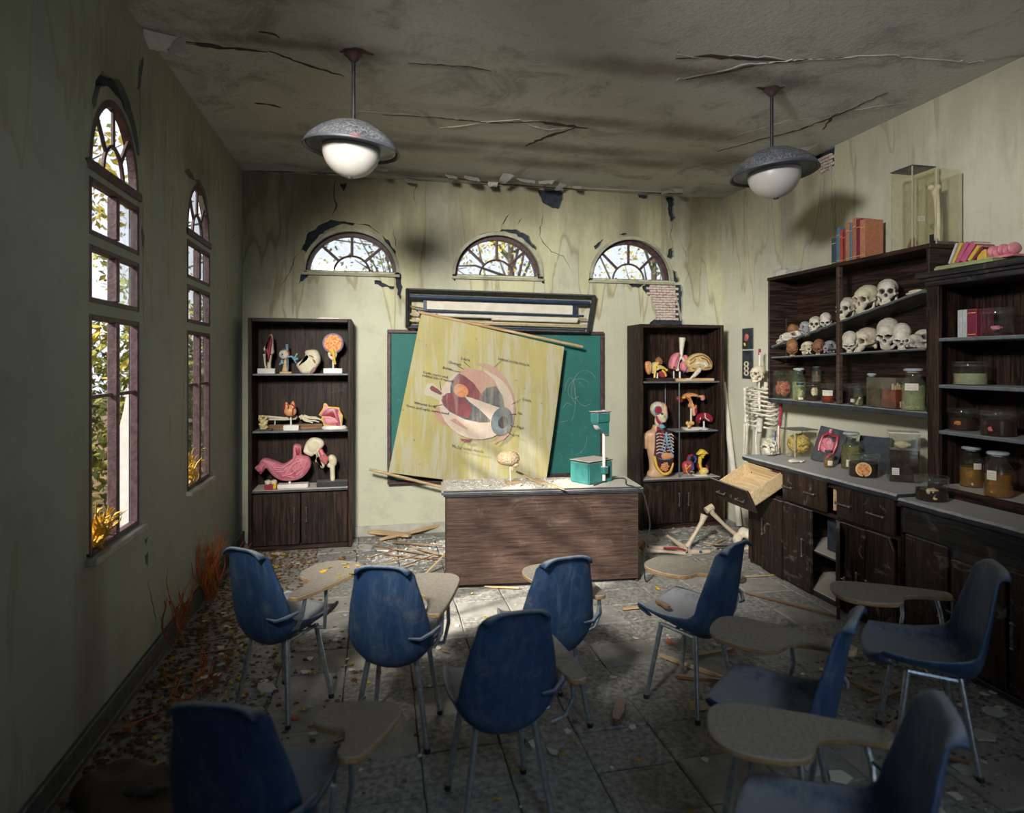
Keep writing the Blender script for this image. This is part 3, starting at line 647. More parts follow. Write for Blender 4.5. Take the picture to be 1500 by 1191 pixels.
strip([(620,440), (625,440), (625,455), (620,455)], M_navy, 'roll_end', 5.93, .02); strip([(838,447), (843,447), (843,463), (838,463)], M_navy, 'roll_end', 5.93, .02)
rbar((610,455), (855,463), .012, M_navy, 'roller', False, 5.92)
rbar((612,460), (846,468), .020, M_paper, 'chart_roll', False, 5.96); rbar((598,460), (860,468), .007, M_pale, 'dowel', False, 5.95)
rbar((598,448), (620,452), .007, M_brown, 'dowel', False, 5.96)
rbar((700,472), (859,477), .011, M_pale, 'dowel', False, 5.93); rbar((598,469), (700,472), .010, M_pale, 'dowel', False, 5.95); rbar((602,477), (857,484), .012, M_navy, 'roller', False, 5.95)
rbar((720,467), (845,471), .017, M_paper, 'chart_roll', False, 5.95)
# ---- eye chart
YP = 5.86
t = thing('eye_chart', 'stained yellow anatomy chart of the eye hanging crooked over the chalkboard', 'chart', PB(700, 590, YP)); TO = t.location.copy()
def ec(px, py): p = PB(px, py, YP); return (p.x-TO.x, p.z-TO.z)
cs4 = [ec(617, 459), ec(827, 508), ec(797, 722), ec(569, 692)]
def bil(u, v):
    a, b, c, d = [Vector(p) for p in cs4]; return (a*(1-u)+b*u)*(1-v)+(d*(1-u)+c*u)*v
def wav(u, v): return -.010*math.sin(u*5+v*2)-.02*math.sin(v*3.1)
g = G(); nu, nv = 16, 18; vs = []
for s in (0, 1):
    for j in range(nv+1):
        for i in range(nu+1): p = bil(i/nu, j/nv); vs.append((p.x, wav(i/nu, j/nv)+s*.003, p.y))
fs = []; W = nu+1; O = W*(nv+1)
for j in range(nv):
    for i in range(nu): a = j*W+i; fs += [(a, a+W, a+W+1, a+1), (a+O, a+1+O, a+W+1+O, a+W+O)]
rim = list(range(W))+[j*W+nu for j in range(1, nv+1)]+[nv*W+i for i in range(nu-1, -1, -1)]+[j*W for j in range(nv-1, 0, -1)]
fs += [(rim[i], rim[(i+1) % len(rim)], rim[(i+1) % len(rim)]+O, rim[i]+O) for i in range(len(rim))]
m, nt, bs = base('chart_paper'); v = coords(nt, (1, 1, 1), rand=False); vv = coords(nt, (9, 9, .9), rand=False)
c = ramp(nt, noise(nt, v, 2.2, 5), [(.3, (.46, .395, .145)), (.7, (.36, .315, .13))])
c = mixc(nt, mapr(nt, noise(nt, vv, 1.3, 7, .7, .5), .44, .60, 0, .85), c, (.45, .42, .31)); c = mixc(nt, mapr(nt, noise(nt, v, 26, 3, .6), .68, .74, 0, .7), c, (.07, .07, .05))
nt.links.new(c, bs.inputs['Base Color']); bs.inputs['Roughness'].default_value = .75; bump(nt, bs, noise(nt, vv, 3, 6, .7), .5, .01); M_chart = m
g.add(vs, fs); g.build('chart_sheet', M_chart, t, True)
for a, b in (((612,457), (853,508)), ((541,687), (646,713))):
    g = G(); A, B = ec(*a), ec(*b); ex = (ec(800, 750) if a[0] < 600 else B)
    g.tube([(A[0], -.012, A[1]), (B[0], -.012, B[1])], .013, 8); g.build('wooden_rod', M_pale, t)
g = G(); A, B = ec(646, 713), ec(800, 735); g.tube([(A[0], -.012, A[1]), (B[0], -.012, B[1])], .013, 8); g.build('wooden_rod', M_pale, t)
for px_, py_ in ((640, 463), (820, 501)):
    g = G(); A = ec(px_, py_); g.tube([(A[0], -.012, A[1]), (A[0], .05, A[1]+.03), (A[0], .11, A[1]+.035)], .003, 5); g.build('hanging_hook', M_steel, t)
def pm(name, a, b=None, r=.6):
    m, nt, bs = base(name); v = coords(nt, (1, 1, 1), rand=False); vv = coords(nt, (9, 9, .9), rand=False); c = ramp(nt, noise(nt, v, 14, 6, .75, .8), [(.3, a), (.7, b or tuple(x*.6 for x in a))])
    c = mixc(nt, mapr(nt, noise(nt, vv, 1.3, 7, .7, .5), .46, .66, .02, .42), c, (.40, .36, .28)); nt.links.new(c, bs.inputs['Base Color']); bs.inputs['Roughness'].default_value = r; return m
P_scl = pm('print_sclera', (.60, .50, .42), (.50, .36, .28)); P_dk = pm('print_dark', (.045, .055, .065), (.13, .13, .13)); P_rd = pm('print_red', (.26, .05, .05), (.10, .02, .045))
P_pk = pm('print_pink', (.46, .20, .15), (.42, .28, .22)); P_gl = pm('print_glow', (.72, .38, .12), (.42, .10, .06)); P_wh = pm('print_white', (.52, .47, .38), (.45, .40, .30)); P_ir = pm('print_iris', (.07, .10, .12), (.15, .18, .19)); P_pu = pm('print_pupil', (.02, .02, .025))
lay = [0]
def pr(pts, m, nm='printed_area', th=None):
    lay[0] += 1; g = G(); P = [ec(540+x*.2687, 400+y*.2687) for x, y in pts]; k = len(P)
    def yy(p):
        return -.0335-.0005*lay[0]
    # follow the sheet: one thin raised fill
    g.prism(P, .0006, T(0, -.028-.0006*lay[0], 0)); return g.build(nm, m, t, False)
def oval(cx_, cy, a, b, rot=0, n=26, t0=0, t1=360):
    r = math.radians(rot); o = []
    for i in range(n if t1-t0 == 360 else n+1):
        q = math.radians(t0+(t1-t0)*i/n); x, y = a*math.cos(q), b*math.sin(q); o.append((cx_+x*math.cos(r)-y*math.sin(r), cy+x*math.sin(r)+y*math.cos(r)))
    return o
pr([(580,492),(640,492),(700,520),(750,580),(785,660),(798,740),(785,820),(760,880),(735,905),(710,915),(690,930),(680,925),(740,860),(760,760),(740,660),(690,570),(640,520)], P_pk)
pr([(355,755),(380,725),(430,800),(500,850),(540,850),(520,870),(450,840),(400,820),(365,790)], P_pk)
pr(oval(585, 715, 205, 188, 25), P_scl)
pr([(300,640),(320,600),(350,600),(400,650),(395,700),(340,672),(305,665)], P_wh); pr([(330,625),(345,612),(375,630),(400,655),(390,665),(360,650),(340,640)], P_rd)
pr(oval(560, 640, 118, 115, 20, 26, 150, 390)+[(665,800),(600,812),(520,795),(450,760)], P_dk)
pr([(395,690),(420,655),(470,650),(520,670),(600,720),(665,790),(655,812),(600,812),(520,795),(440,755),(405,720)], P_dk)
pr([(480,540),(540,520),(620,530),(680,580),(735,690),(735,740),(660,700),(600,650),(560,600),(520,560)], P_pk); pr([(615,655),(640,625),(690,615),(725,665),(738,735),(690,735),(640,700)], P_dk)
pr([(455,590),(480,560),(520,560),(570,600),(612,660),(620,690),(560,690),(500,660),(465,640)], P_rd); pr([(400,670),(450,650),(520,680),(560,740),(540,790),(480,770),(430,740),(400,700)], P_rd)
pr(oval(500, 640, 42, 34, 30, 16), P_gl)
pr([(520,670),(560,680),(715,735),(735,760),(690,800),(665,805),(600,740),(545,700)], P_scl)
pr(oval(722, 806, 58, 78, 15), P_ir); pr(oval(728, 812, 26, 34, 15, 16), P_pu)
pr([(495,900),(560,905),(550,918),(520,918),(500,908)], P_rd); pr([(440,800),(530,850),(540,848),(470,790)], P_pk)
def txt(body, px, py, size, ang, nm='lettering', mt=None, parent=None, y=-.045):
    cu = bpy.data.curves.new(nm, 'FONT'); cu.body = body; cu.size = size; cu.extrude = .0006; cu.resolution_u = 1; cu.materials.append(mt or M_black)
    o = bpy.data.objects.new(nm, cu); COL.objects.link(o); o.parent = parent or t
    p = ec(540+px*.2687, 400+py*.2687); o.location = (p[0], y, p[1]); o.rotation_euler = (math.pi/2, math.radians(ang), 0); return o
for s, x, y in (('Lateral rectus muscle', 700, 470), ('Sclera', 497, 470), ('Choroid', 428, 490), ('Retina', 400, 520), ('Optic nerve and', 292, 545), ('retinal blood vessels', 290, 562), ('Vitreous body', 245, 710), ('fovea and optic nerve head', 205, 727),
                ('Sclera', 830, 690), ('Iris', 806, 765), ('Pupil', 800, 840), ('Lens', 778, 882), ('Medial rectus muscle', 450, 945)):
    txt(s, x, y, .036, 12)
for a, b in (((515,482),(550,515)), ((475,500),(515,525)), ((450,530),(500,540)), ((385,590),(392,640)), ((715,480),(680,512)), ((825,685),(775,715)), ((800,765),(762,772)), ((795,832),(765,828)), ((780,880),(750,862)), ((500,938),(528,905)), ((360,722),(400,715))):
    g = G(); A, B = ec(540+a[0]*.2687, 400+a[1]*.2687), ec(540+b[0]*.2687, 400+b[1]*.2687); g.tube([(A[0], -.043, A[1]), (B[0], -.043, B[1])], .0018, 4); g.build('pointer_line', M_black, t)
# ---- desk
DA = -5.4; dk = thing('teacher_desk', 'brown wood-grain teacher desk with dusty top in front of the chalkboard', 'desk', (1.195, 4.41, 0), DA)
g = G(); g.box(-.715, .715, .03, .048, .03, .675); g.build('front_panel', M_desk, dk, False, .003)
for s in (-1, 1): g = G(); g.box(min(s*.72, s*.70), max(s*.72, s*.70), .048, .43, .0, .675); g.build('side_panel', M_desk, dk, False, .003)
g = G(); g.box(-.75, .75, 0, .46, .675, .72); g.build('desk_top', M_desktop, dk, False, .014, 2)
g = G(); g.box(-.69, .69, .07, .09, 0, .05); g.build('toe_rail', M_black, dk, False)
ZD = .7205
def DL(px, py, z=ZD): return PF(px, py, z)
# teal projector
p = DL(862, 706); pj = thing('overhead_projector', 'dusty teal overhead projector with head on a steel post on the desk', 'projector', (p.x+.03, p.y+.02, ZD), 28)
g = G(); g.box(-.135, .135, -.10, .10, 0, .165); g.build('housing', M_teal, pj, False, .008, 2)
g = G(); g.box(-.138, .138, -.103, .103, .165, .176); g.build('stage_top', M_desktop, pj, False, .003)
g = G(); g.tube([(.02, -.112, .02), (.02, -.112, .56)], .013, 12); g.build('post', M_white, pj)
g = G(); g.cb((.02, -.112, .10), (.05, .05, .055)); g.build('post_clamp', M_teal, pj, False, .004)
g = G(); g.box(-.10, .04, -.16, -.08, .47, .545); h = g.build('projection_head', M_teal, pj, False, .005)
g = G(); g.box(-.11, .05, -.165, -.075, .545, .556); g.build('mirror_cap', M_desktop, pj, False, .003)
g = G(); g.prism([(-.06, .42), (.04, .36), (.04, .47), (-.10, .47)], .06, T(0, -.09, 0)); g.build('lens_bracket', M_teal, pj, False, .003)
g = G(); g.lathe([(.0, -.02), (.035, -.02), (.035, .02), (0, .02)], 16, T(-.05, -.12, .45) @ RX(70)); g.build('lens', M_opal, pj)
g = G(); g.ell((.02, -.135, .375), .016); g.tube([(.02, -.13, .375), (.02, -.112, .375)], .01); g.build('focus_knob', M_handle, pj)
g = G(); g.box(.01, .10, -.103, -.099, .03, .12); g.build('vent_panel', M_black, pj, False)
cd = G(); pts = [DL(870, 712), DL(895, 703), DL(915, 702), Vector((1.83, 4.40, .728)), Vector((1.91, 4.335, .70)), Vector((1.945, 4.31, .60)), Vector((1.97, 4.30, .45)), Vector((1.95, 4.31, .32)), Vector((1.94, 4.33, .15)), Vector((1.96, 4.35, .01)), Vector((2.1, 4.5, .008))]
sm = []
for i in range(len(pts)-1):
    for k in range(5):
        a = pts[max(0, i-1)]; b = pts[i]; c_ = pts[i+1]; d = pts[min(len(pts)-1, i+2)]; u = k/5
        sm.append(.5*((2*b)+(c_-a)*u+(2*a-5*b+4*c_-d)*u*u+(3*b-a-3*c_+d)*u**3))
for q in sm[:18]: q.z = max(q.z, .726)
cd.tube(sm, .0055, 6); o = cd.build('power_cord', M_black); setp(o, 'black power cord running off the right end of the desk', 'cord')
# brain model
def brain_mesh(sc=1.0):
    g = G(); n, k = 96, 64; vs = [];
    for i in range(k+1):
        a = -math.pi/2+math.pi*i/k
        for j in range(n):
            tt = 2*math.pi*j/n; d = Vector((math.cos(a)*math.cos(tt), math.cos(a)*math.sin(tt), math.sin(a)))
            p = Vector((d.x*.092, d.y*.068, d.z*.062+.004))
            if d.z < 0: p.z *= .8
            w_ = mn.noise(d*2.2+Vector((4, 1, 7)))*1.3+mn.noise(d*5)*.5; fold = abs(math.sin((d.x*3+d.z*4+w_*4.5)*1.9))
            dd = .011*(1-fold**.55)
            if abs(d.y) < .07 and d.z > 0: dd += .014*(1-abs(d.y)/.07)
            vs.append(tuple(p*(1-dd/.07))+(dd,))
    me_v = [v[:3] for v in vs]; fs = [(i*n+j, i*n+(j+1) % n, (i+1)*n+(j+1) % n, (i+1)*n+j) for i in range(k) for j in range(n)]
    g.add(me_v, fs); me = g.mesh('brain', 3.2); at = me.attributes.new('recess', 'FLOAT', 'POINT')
    for i in range(min(len(vs), len(at.data))): at.data[i].value = min(1, max(0, vs[i][3]/.011-.42)*2.0)  # fold depth sets how dark the creases are painted, as shade
    return me
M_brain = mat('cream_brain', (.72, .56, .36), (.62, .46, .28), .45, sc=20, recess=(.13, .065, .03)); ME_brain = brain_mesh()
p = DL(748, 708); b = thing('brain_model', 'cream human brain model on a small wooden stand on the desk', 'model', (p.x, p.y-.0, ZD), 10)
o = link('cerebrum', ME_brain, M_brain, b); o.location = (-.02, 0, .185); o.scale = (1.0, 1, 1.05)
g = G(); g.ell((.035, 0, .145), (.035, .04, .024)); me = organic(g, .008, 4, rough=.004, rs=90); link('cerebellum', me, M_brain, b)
g = G(); g.tube([(-.005, 0, .16), (.01, 0, .12), (.015, 0, .10)], [.016, .013, .009], 8); g.build('brain_stem', M_brain, b)
g = G(); g.tube([(.0, 0, .015), (-.005, 0, .13)], .006, 8); g.build('stem_rod', M_white, b)
g = G(); g.cb((.02, 0, .009), (.12, .07, .018)); g.build('stand_base', M_pale, b, False, .003)
# ---- base cabinets
CX0, CZ = 2.97, .88
bc = thing('base_cabinet', 'low dark cabinet with crooked drawers and open doors under the far worktop', 'cabinet', (3.28, 3.86, 0))
def L(x, y, z): return (x-3.28, y-3.86, z)
def cbx(nm, x0, x1, y0, y1, z0, z1, m, par=None, bev=.003): g = G(); a = L(x0, y0, z0); b_ = L(x1, y1, z1); g.box(a[0], b_[0], a[1], b_[1], a[2], b_[2]); return g.build(nm, m, par or bc, False, bev)
cbx('end_panel', 3.0, 3.57, 4.60, 4.62, 0, .835, M_dwx); cbx('end_panel', 3.0, 3.57, 3.085, 3.105, 0, .835, M_dwx)
cbx('back_panel', 3.57, 3.585, 3.09, 4.62, 0, .835, M_dw); cbx('floor_panel', 3.0, 3.57, 3.105, 4.60, .03, .05, M_desktop); cbx('plinth', 3.01, 3.03, 3.09, 4.62, 0, .03, M_black)
cbx('divider', 3.0, 3.57, 3.60, 3.62, .05, .835, M_dwx); cbx('divider', 3.0, 3.57, 4.14, 4.16, .05, .835, M_dwx); cbx('middle_shelf', 3.02, 3.57, 3.62, 4.14, .30, .318, M_desktop)
cbx('rail', 2.985, 3.01, 3.09, 4.62, .60, .625, M_dwy); cbx('rail', 2.985, 3.01, 3.09, 4.62, .80, .835, M_dwy)
cbx('stile', 2.985, 3.0, 3.09, 3.112, .03, .60, M_dw); cbx('stile', 2.985, 3.0, 4.40, 4.62, .03, .60, M_dw)
def door(y0, y1, z0, z1, hy, hz, ang=0, hinge=None, mt=None, par=None, org=(3.28, 3.86), nm='door', chip=None, hl=.12, tilt=0):
    """door whose face looks to -x; hinge on y0 or y1; ang opens it into the room"""
    par = par or bc; hy0 = hinge if hinge is not None else y0
    g = G(); poly = [(y0-hy0, 0), (y1-hy0, 0), (y1-hy0, z1-z0), (y0-hy0, z1-z0)]
    if chip: poly = chip(y0-hy0, y1-hy0, z1-z0)
    g.prism(poly, .02, Matrix(((0, -1, 0, 0), (1, 0, 0, 0), (0, 0, 1, 0), (0, 0, 0, 1))) @ Matrix.Scale(-1, 4, (0, 1, 0)))
    o = g.build(nm, mt or M_base_w, par, False, .003); o.location = (2.985-org[0], hy0-org[1], z0); o.rotation_euler = (math.radians(tilt), 0, math.radians(ang))
    if hy is not None:
        for a in (hy if isinstance(hy, tuple) else (hy,)): handle(o, (-.02, a-hy0, hz-z0), hl, nm == 'door', .007, (-1, 0, 0))
    return o
door(4.16, 4.40, .02, .60, 4.37, .36, 0); 
door(3.835, 4.14, .03, .605, 3.90, .33, 0)
cbx('door', 2.992, 3.0, 4.42, 4.60, .05, .56, M_base_w)
chipd = lambda a, b, h: [(a, 0), (b, 0), (b, h), (a+.04, h), (a, h-.07)]
door(3.605, 3.83, .02, .60, 3.80, .22, 140, 3.605)
door(3.345, 3.595, .03, .60, 3.385, .26, 0); door(3.115, 3.335, .06, .605, 3.305, .24, 0, chip=chipd)
door(3.655, 4.145, .625, .835, (4.055, 3.80), .728, -3, 4.145, nm='drawer_front', hl=.10, tilt=-1.5)
door(3.115, 3.585, .625, .835, (3.505, 3.235), .722, 0, nm='drawer_front', hl=.12)
cbx('drawer_box', 3.0, 3.4, 3.64, 3.66, .65, .80, M_ash)
# small old safe door seen through the open door
cbx('inner_panel', 3.10, 3.12, 3.63, 3.84, .33, .58, M_slate)
# pulled out drawer, tilted down
dr = bpy.data.objects.new('drawer', None); COL.objects.link(dr); dr.parent = bc; dr['label'] = 'pulled-out tilted drawer with pale wooden box'; dr.location = L(2.86, 4.40, .70); dr.rotation_euler = (math.radians(2), math.radians(-28), math.radians(3))
W2, D2 = .21, .17
g = G(); g.box(-D2, D2, -W2, W2, -.06, -.048); g.build('bottom_board', M_ash, dr, False, .002)
for s in (-1, 1): g = G(); g.box(-D2, D2, min(s*W2, s*(W2-.014)), max(s*W2, s*(W2-.014)), -.06, .05); g.build('side_board', M_ash, dr, False, .002)
g = G(); g.box(D2-.014, D2, -W2+.014, W2-.014, -.048, .045); g.build('back_board', M_ash, dr, False, .002)
g = G(); g.box(-D2-.02, -D2, -W2-.03, W2+.03, -.095, .10); f_ = g.build('drawer_front', M_base_w, dr, False, .004); handle(dr, (-D2-.02, .12, 0), .09, False, .006, (-1, 0, 0)); handle(dr, (-D2-.02, -.12, 0), .09, False, .006, (-1, 0, 0))
# worktops
def top(nm, label, y0, y1, z1, x0=2.945):
    g = G(); n = 26; P = []
    for i in range(n+1): P.append((x0+random.uniform(-.006, .006), y0+(y1-y0)*i/n))
    vs = []
    for dx, z in ((.008, z1), (-.004, z1-.012), (.0, z1-.034), (.012, z1-.045)): vs += [(p[0]+dx, p[1], z) for p in P]
    k = n+1; fs = [(r*k+i, r*k+i+1, (r+1)*k+i+1, (r+1)*k+i) for r in range(3) for i in range(n)]
    b0 = len(vs); vs += [(XR-.002, P[0][1], z1), (XR-.002, P[-1][1], z1), (XR-.002, P[0][1], z1-.045), (XR-.002, P[-1][1], z1-.045)]
    fs.append(tuple([b0]+list(range(k))+[b0+1])); fs.append(tuple([b0+2]+[3*k+i for i in range(k)]+[b0+3])[::-1])
    fs += [(b0, b0+2, 3*k, 2*k, k, 0), (b0+1, n, k+n, 2*k+n, 3*k+n, b0+3), (b0, b0+1, b0+3, b0+2)]
    g.add(vs, fs); o = g.build(nm, M_slate, None, True); return setp(o, label, 'worktop')
top('worktop', 'dusty black worktop with skull and specimen jars on the far cabinet', 3.075, 4.65, CZ); top('worktop', 'dusty black worktop under the tall glass-jar cabinet, nearer of two', 1.2, 3.068, CZ-.018)
bd = thing('base_cabinet', 'near low black cabinet with plain doors, behind the single far-right chair', 'cabinet', (3.28, 2.13, 0))
def nb(nm, x0, x1, y0, y1, z0, z1, m, par=None, bev=.003): g = G(); g.box(x0-3.28, x1-3.28, y0-2.13, y1-2.13, z0, z1); return g.build(nm, m, par or bd, False, bev)
nb('end_panel', 2.99, 3.58, 3.04, 3.06, 0, .815, M_dwx); nb('end_panel', 2.99, 3.58, 1.20, 1.22, 0, .815, M_dwx); nb('back_panel', 3.565, 3.58, 1.22, 3.04, 0, .815, M_dw); nb('floor_panel', 3.0, 3.565, 1.22, 3.04, .03, .05, M_dwx)
nb('fascia', 2.975, 2.995, 1.20, 3.06, .665, .815, M_fasc); nb('plinth', 3.0, 3.02, 1.2, 3.06, 0, .03, M_black); nb('carcass_frame', 2.998, 3.01, 1.22, 3.04, .05, .665, M_black)
for (a, b_, z) in ((2.775, 3.05, .655), (2.46, 2.755, .60), (2.14, 2.44, .64), (1.82, 2.12, .64), (1.5, 1.8, .64)):
    g = G(); g.prism([(a-2.13, .06), (b_-2.13, .06), (b_-2.13, z), (a+.012-2.13, z), (a-2.13, z-.012)], .02, Matrix(((0, -1, 0, 0), (1, 0, 0, 0), (0, 0, 1, 0), (0, 0, 0, 1))) @ Matrix.Scale(-1, 4, (0, 1, 0)))
    o = g.build('door', M_base_w, bd, False, .003); o.location = (2.998-3.28, 0, 0); handle(o, (-.02, (a+.03 if a > 2.6 else b_-.03)-2.13, .34), .12, True, .007, (-1, 0, 0))
# ---- wall cabinet (open shelves)
WC = thing('wall_cabinet', 'open dark wood wall cabinet of skulls and specimen jars', 'cabinet', (3.44, 4.01, 1.33))
WX0, WY0, WY1, WZ0, WZ1 = 3.30, 3.20, 4.815, 1.325, 2.375
def wc(nm, x0, x1, y0, y1, z0, z1, m, bev=.003): g = G(); g.box(x0-3.44, x1-3.44, y0-4.01, y1-4.01, z0-1.33, z1-1.33); return g.build(nm, m, WC, False, bev)
wc('bottom_panel', WX0, 3.585, WY0, WY1, WZ0-.022, WZ0+.012, M_slate); wc('top_panel', WX0-.005, 3.585, WY0-.01, WY1+.005, WZ1-.028, WZ1, M_dwy)
wc('side_panel', WX0, 3.585, WY1-.022, WY1, WZ0+.012, WZ1-.028, M_dwx); wc('side_panel', WX0, 3.585, WY0, WY0+.022, WZ0+.012, WZ1-.028, M_dwx)
wc('back_panel', 3.57, 3.585, WY0+.022, WY1-.022, WZ0+.012, WZ1-.028, M_dwy); wc('divider', WX0, 3.335, 3.965, 3.995, WZ0+.012, WZ1-.028, M_desk)
wc('wall_cleat', WX0+.15, 3.57, 4.775, 4.793, WZ0+.3, WZ0+.7, M_dwx)
for nm, za, zb in (('glass_shelf', (4.73, 1.785), (3.24, 2.10)), ('glass_shelf', (4.73, 1.69), (3.24, 1.735))):
    g = G(); a, b_ = za, zb; g.box(WX0+.015-3.44, 3.565-3.44, b_[0]-4.01, a[0]+.05-4.01, -.005, .005)
    for i, v_ in enumerate(g.v):
        t_ = (v_.y+4.01-b_[0])/(a[0]-b_[0]); v_.z += b_[1]+(a[1]-b_[1])*t_-1.33-.006
    g.build(nm, M_shglass, WC, False)
    g = G(); g.tube([(WX0+.013-3.44, a[0]+.05-4.01, a[1]-1.33-.006), (WX0+.013-3.44, b_[0]-4.01, b_[1]-1.33-.006)], .0075, 4); g.build('shelf_edge', M_shelf, WC, False)
def sh_top(y): return 2.10+(1.785-2.10)*(y-3.24)/1.49
def sh_mid(y): return 1.735+(1.69-1.735)*(y-3.24)/1.49
# ---- tall cabinet on worktop
TC = thing('tall_cabinet', 'tall narrow dark cabinet with glass dishes and jars standing on the near worktop', 'cabinet', (3.42, 2.80, CZ-.018))
TX0, TY0, TY1, TZ1 = 3.235, 2.44, 3.15, 2.14
def tcb(nm, x0, x1, y0, y1, z0, z1, m, bev=.003): g = G(); g.box(x0-3.42, x1-3.42, y0-2.80, y1-2.80, z0-.862, z1-.862); return g.build(nm, m, TC, False, bev)
tcb('stile', TX0, TX0+.03, TY1-.075, TY1, .862, TZ1, M_dw); tcb('stile', TX0, TX0+.03, TY0, TY0+.06, .862, TZ1, M_dw); tcb('side_panel', TX0+.03, 3.58, TY1-.02, TY1, .862, TZ1, M_dw); tcb('side_panel', TX0+.03, 3.58, TY0, TY0+.02, .862, TZ1, M_dw)
tcb('back_panel', 3.565, 3.58, TY0+.02, TY1-.02, .862, TZ1, M_dw); tcb('bottom_rail', TX0, TX0+.03, TY0+.06, TY1-.075, .862, .915, M_dwy); tcb('bottom_panel', TX0+.03, 3.565, TY0+.02, TY1-.02, .895, .912, M_desktop)
for z in (1.245, 1.515, 1.79): tcb('shelf', TX0+.005, 3.565, TY0+.06, TY1-.02, z-.02, z, M_shelf)
g = G()
for x, z0, z1 in ((-.01, 2.10, 2.13), (-.025, 2.13, 2.15), (-.045, 2.15, 2.185)): g.box(TX0+x-3.42, 3.585-3.42, TY0+x-2.80, TY1-x-2.80, z0-.862, z1-.862)
g.build('crown_moulding', M_fasc, TC, False, .003)
# ================================================================== CHAIRS
prof = [(.238, .385), (.244, .400), (.228, .412), (.15, .405), (.06, .392), (-.03, .382), (-.10, .388), (-.150, .42), (-.172, .48), (-.188, .56), (-.202, .645), (-.214, .72), (-.224, .778), (-.232, .804), (-.240, .814), (-.250, .816)]
wid = [.12, .148, .172, .190, .200, .203, .202, .198, .192, .182, .166, .146, .134, .129, .125, .119]
def catmull(arr, t):
    n = len(arr)-1; x = t*n; i = min(int(x), n-1); u = x-i; g_ = lambda k: Vector(arr[max(0, min(n, k))]) if isinstance(arr[0], tuple) else arr[max(0, min(n, k))]
    a, b, c, d = g_(i-1), g_(i), g_(i+1), g_(i+2); return .5*((2*b)+(c-a)*u+(2*a-5*b+4*c-d)*u*u+(3*b-a-3*c+d)*u**3)
def shell_mesh():
    nu, nv = 16, 42; mid = []
    for j in range(nv+1):
        t_ = j/nv; p = catmull(prof, t_); w_ = catmull(wid, t_); row = []
        for i in range(nu+1):
            u = -1+2*i/nu; a = abs(u); seat = max(0, 1-max(0, (t_-.35))/.22) if t_ > .35 else 1; back = 1-seat
            edge = (1-a**4*.10)
            x = u*w_*edge; rise = (a**2.6)
            z = p[1]+rise*(.045*seat*min(1, t_*6+.15)+.05*math.exp(-((t_-.45)/.16)**2)); y = p[0]+rise*back*.05*(1-max(0, t_-.45)/.55)+0*(.045 if t_ < .75 else .045*max(0, 1-(t_-.75)/.14))
            if t_ > .80: z -= (a**4)*.030*((t_-.80)/.20)**.5
            if t_ < .2: y -= (a**3)*.075*(1-t_/.2)
            z -= .046*math.exp(-((t_-.44)/.10)**2)*(1-a*a)
            row.append(Vector((x, y, z)))
        mid.append(row)
    vs = []; 
    def nrm(j, i):
        a = mid[min(j+1, nv)][i]-mid[max(j-1, 0)][i]; b = mid[j][min(i+1, nu)]-mid[j][max(i-1, 0)]; return b.cross(a).normalized()
    for s in (1, -1):
        for j in range(nv+1):
            for i in range(nu+1): vs.append(mid[j][i]+nrm(j, i)*s*.0065)
    W = nu+1; O = W*(nv+1); fs = []
    for j in range(nv):
        for i in range(nu): a = j*W+i; fs += [(a, a+1, a+W+1, a+W), (a+O, a+W+O, a+W+1+O, a+1+O)]
    rim = list(range(W))+[j*W+nu for j in range(1, nv+1)]+[nv*W+i for i in range(nu-1, -1, -1)]+[j*W for j in range(nv-1, 0, -1)]; R0 = len(vs)
    # rounded, slightly thick rim
    cen = sum(vs[:W*(nv+1)], Vector())/O
    for r in rim:
        m_ = (vs[r]+vs[r+O])/2; j, i = divmod(r, W); inn = mid[min(max(j, 1), nv-1)][min(max(i, 1), nu-1)]; vs.append(m_+(m_-inn).normalized()*.008)
    k = len(rim)
    for i in range(k):
        a, b = rim[i], rim[(i+1) % k]; fs += [(a, R0+i, R0+(i+1) % k, b), (R0+i, a+O, b+O, R0+(i+1) % k)]
    g = G(); g.add(vs, fs); return g.mesh('shell', 2.5)
ME_shell = shell_mesh()
def tablet_poly():
    P = [(.275, -.13), (.285, .0), (.285, .15), (.280, .25), (.262, .31), (.22, .345), (.15, .35), (.08, .335), (.035, .29), (.02, .22), (.03, .14), (.06, .085), (.105, .065), (.15, .055), (.175, .02), (.195, -.04), (.205, -.12), (.225, -.15), (.255, -.15)]
    o = []
    n = len(P)
    for i in range(n):
        for k in range(3):
            a, b, c, d = [Vector(P[(i+q) % n]) for q in (-1, 0, 1, 2)]; u = k/3; o.append(tuple(.5*((2*b)+(c-a)*u+(2*a-5*b+4*c-d)*u*u+(3*b-a-3*c+d)*u**3)))
    return o
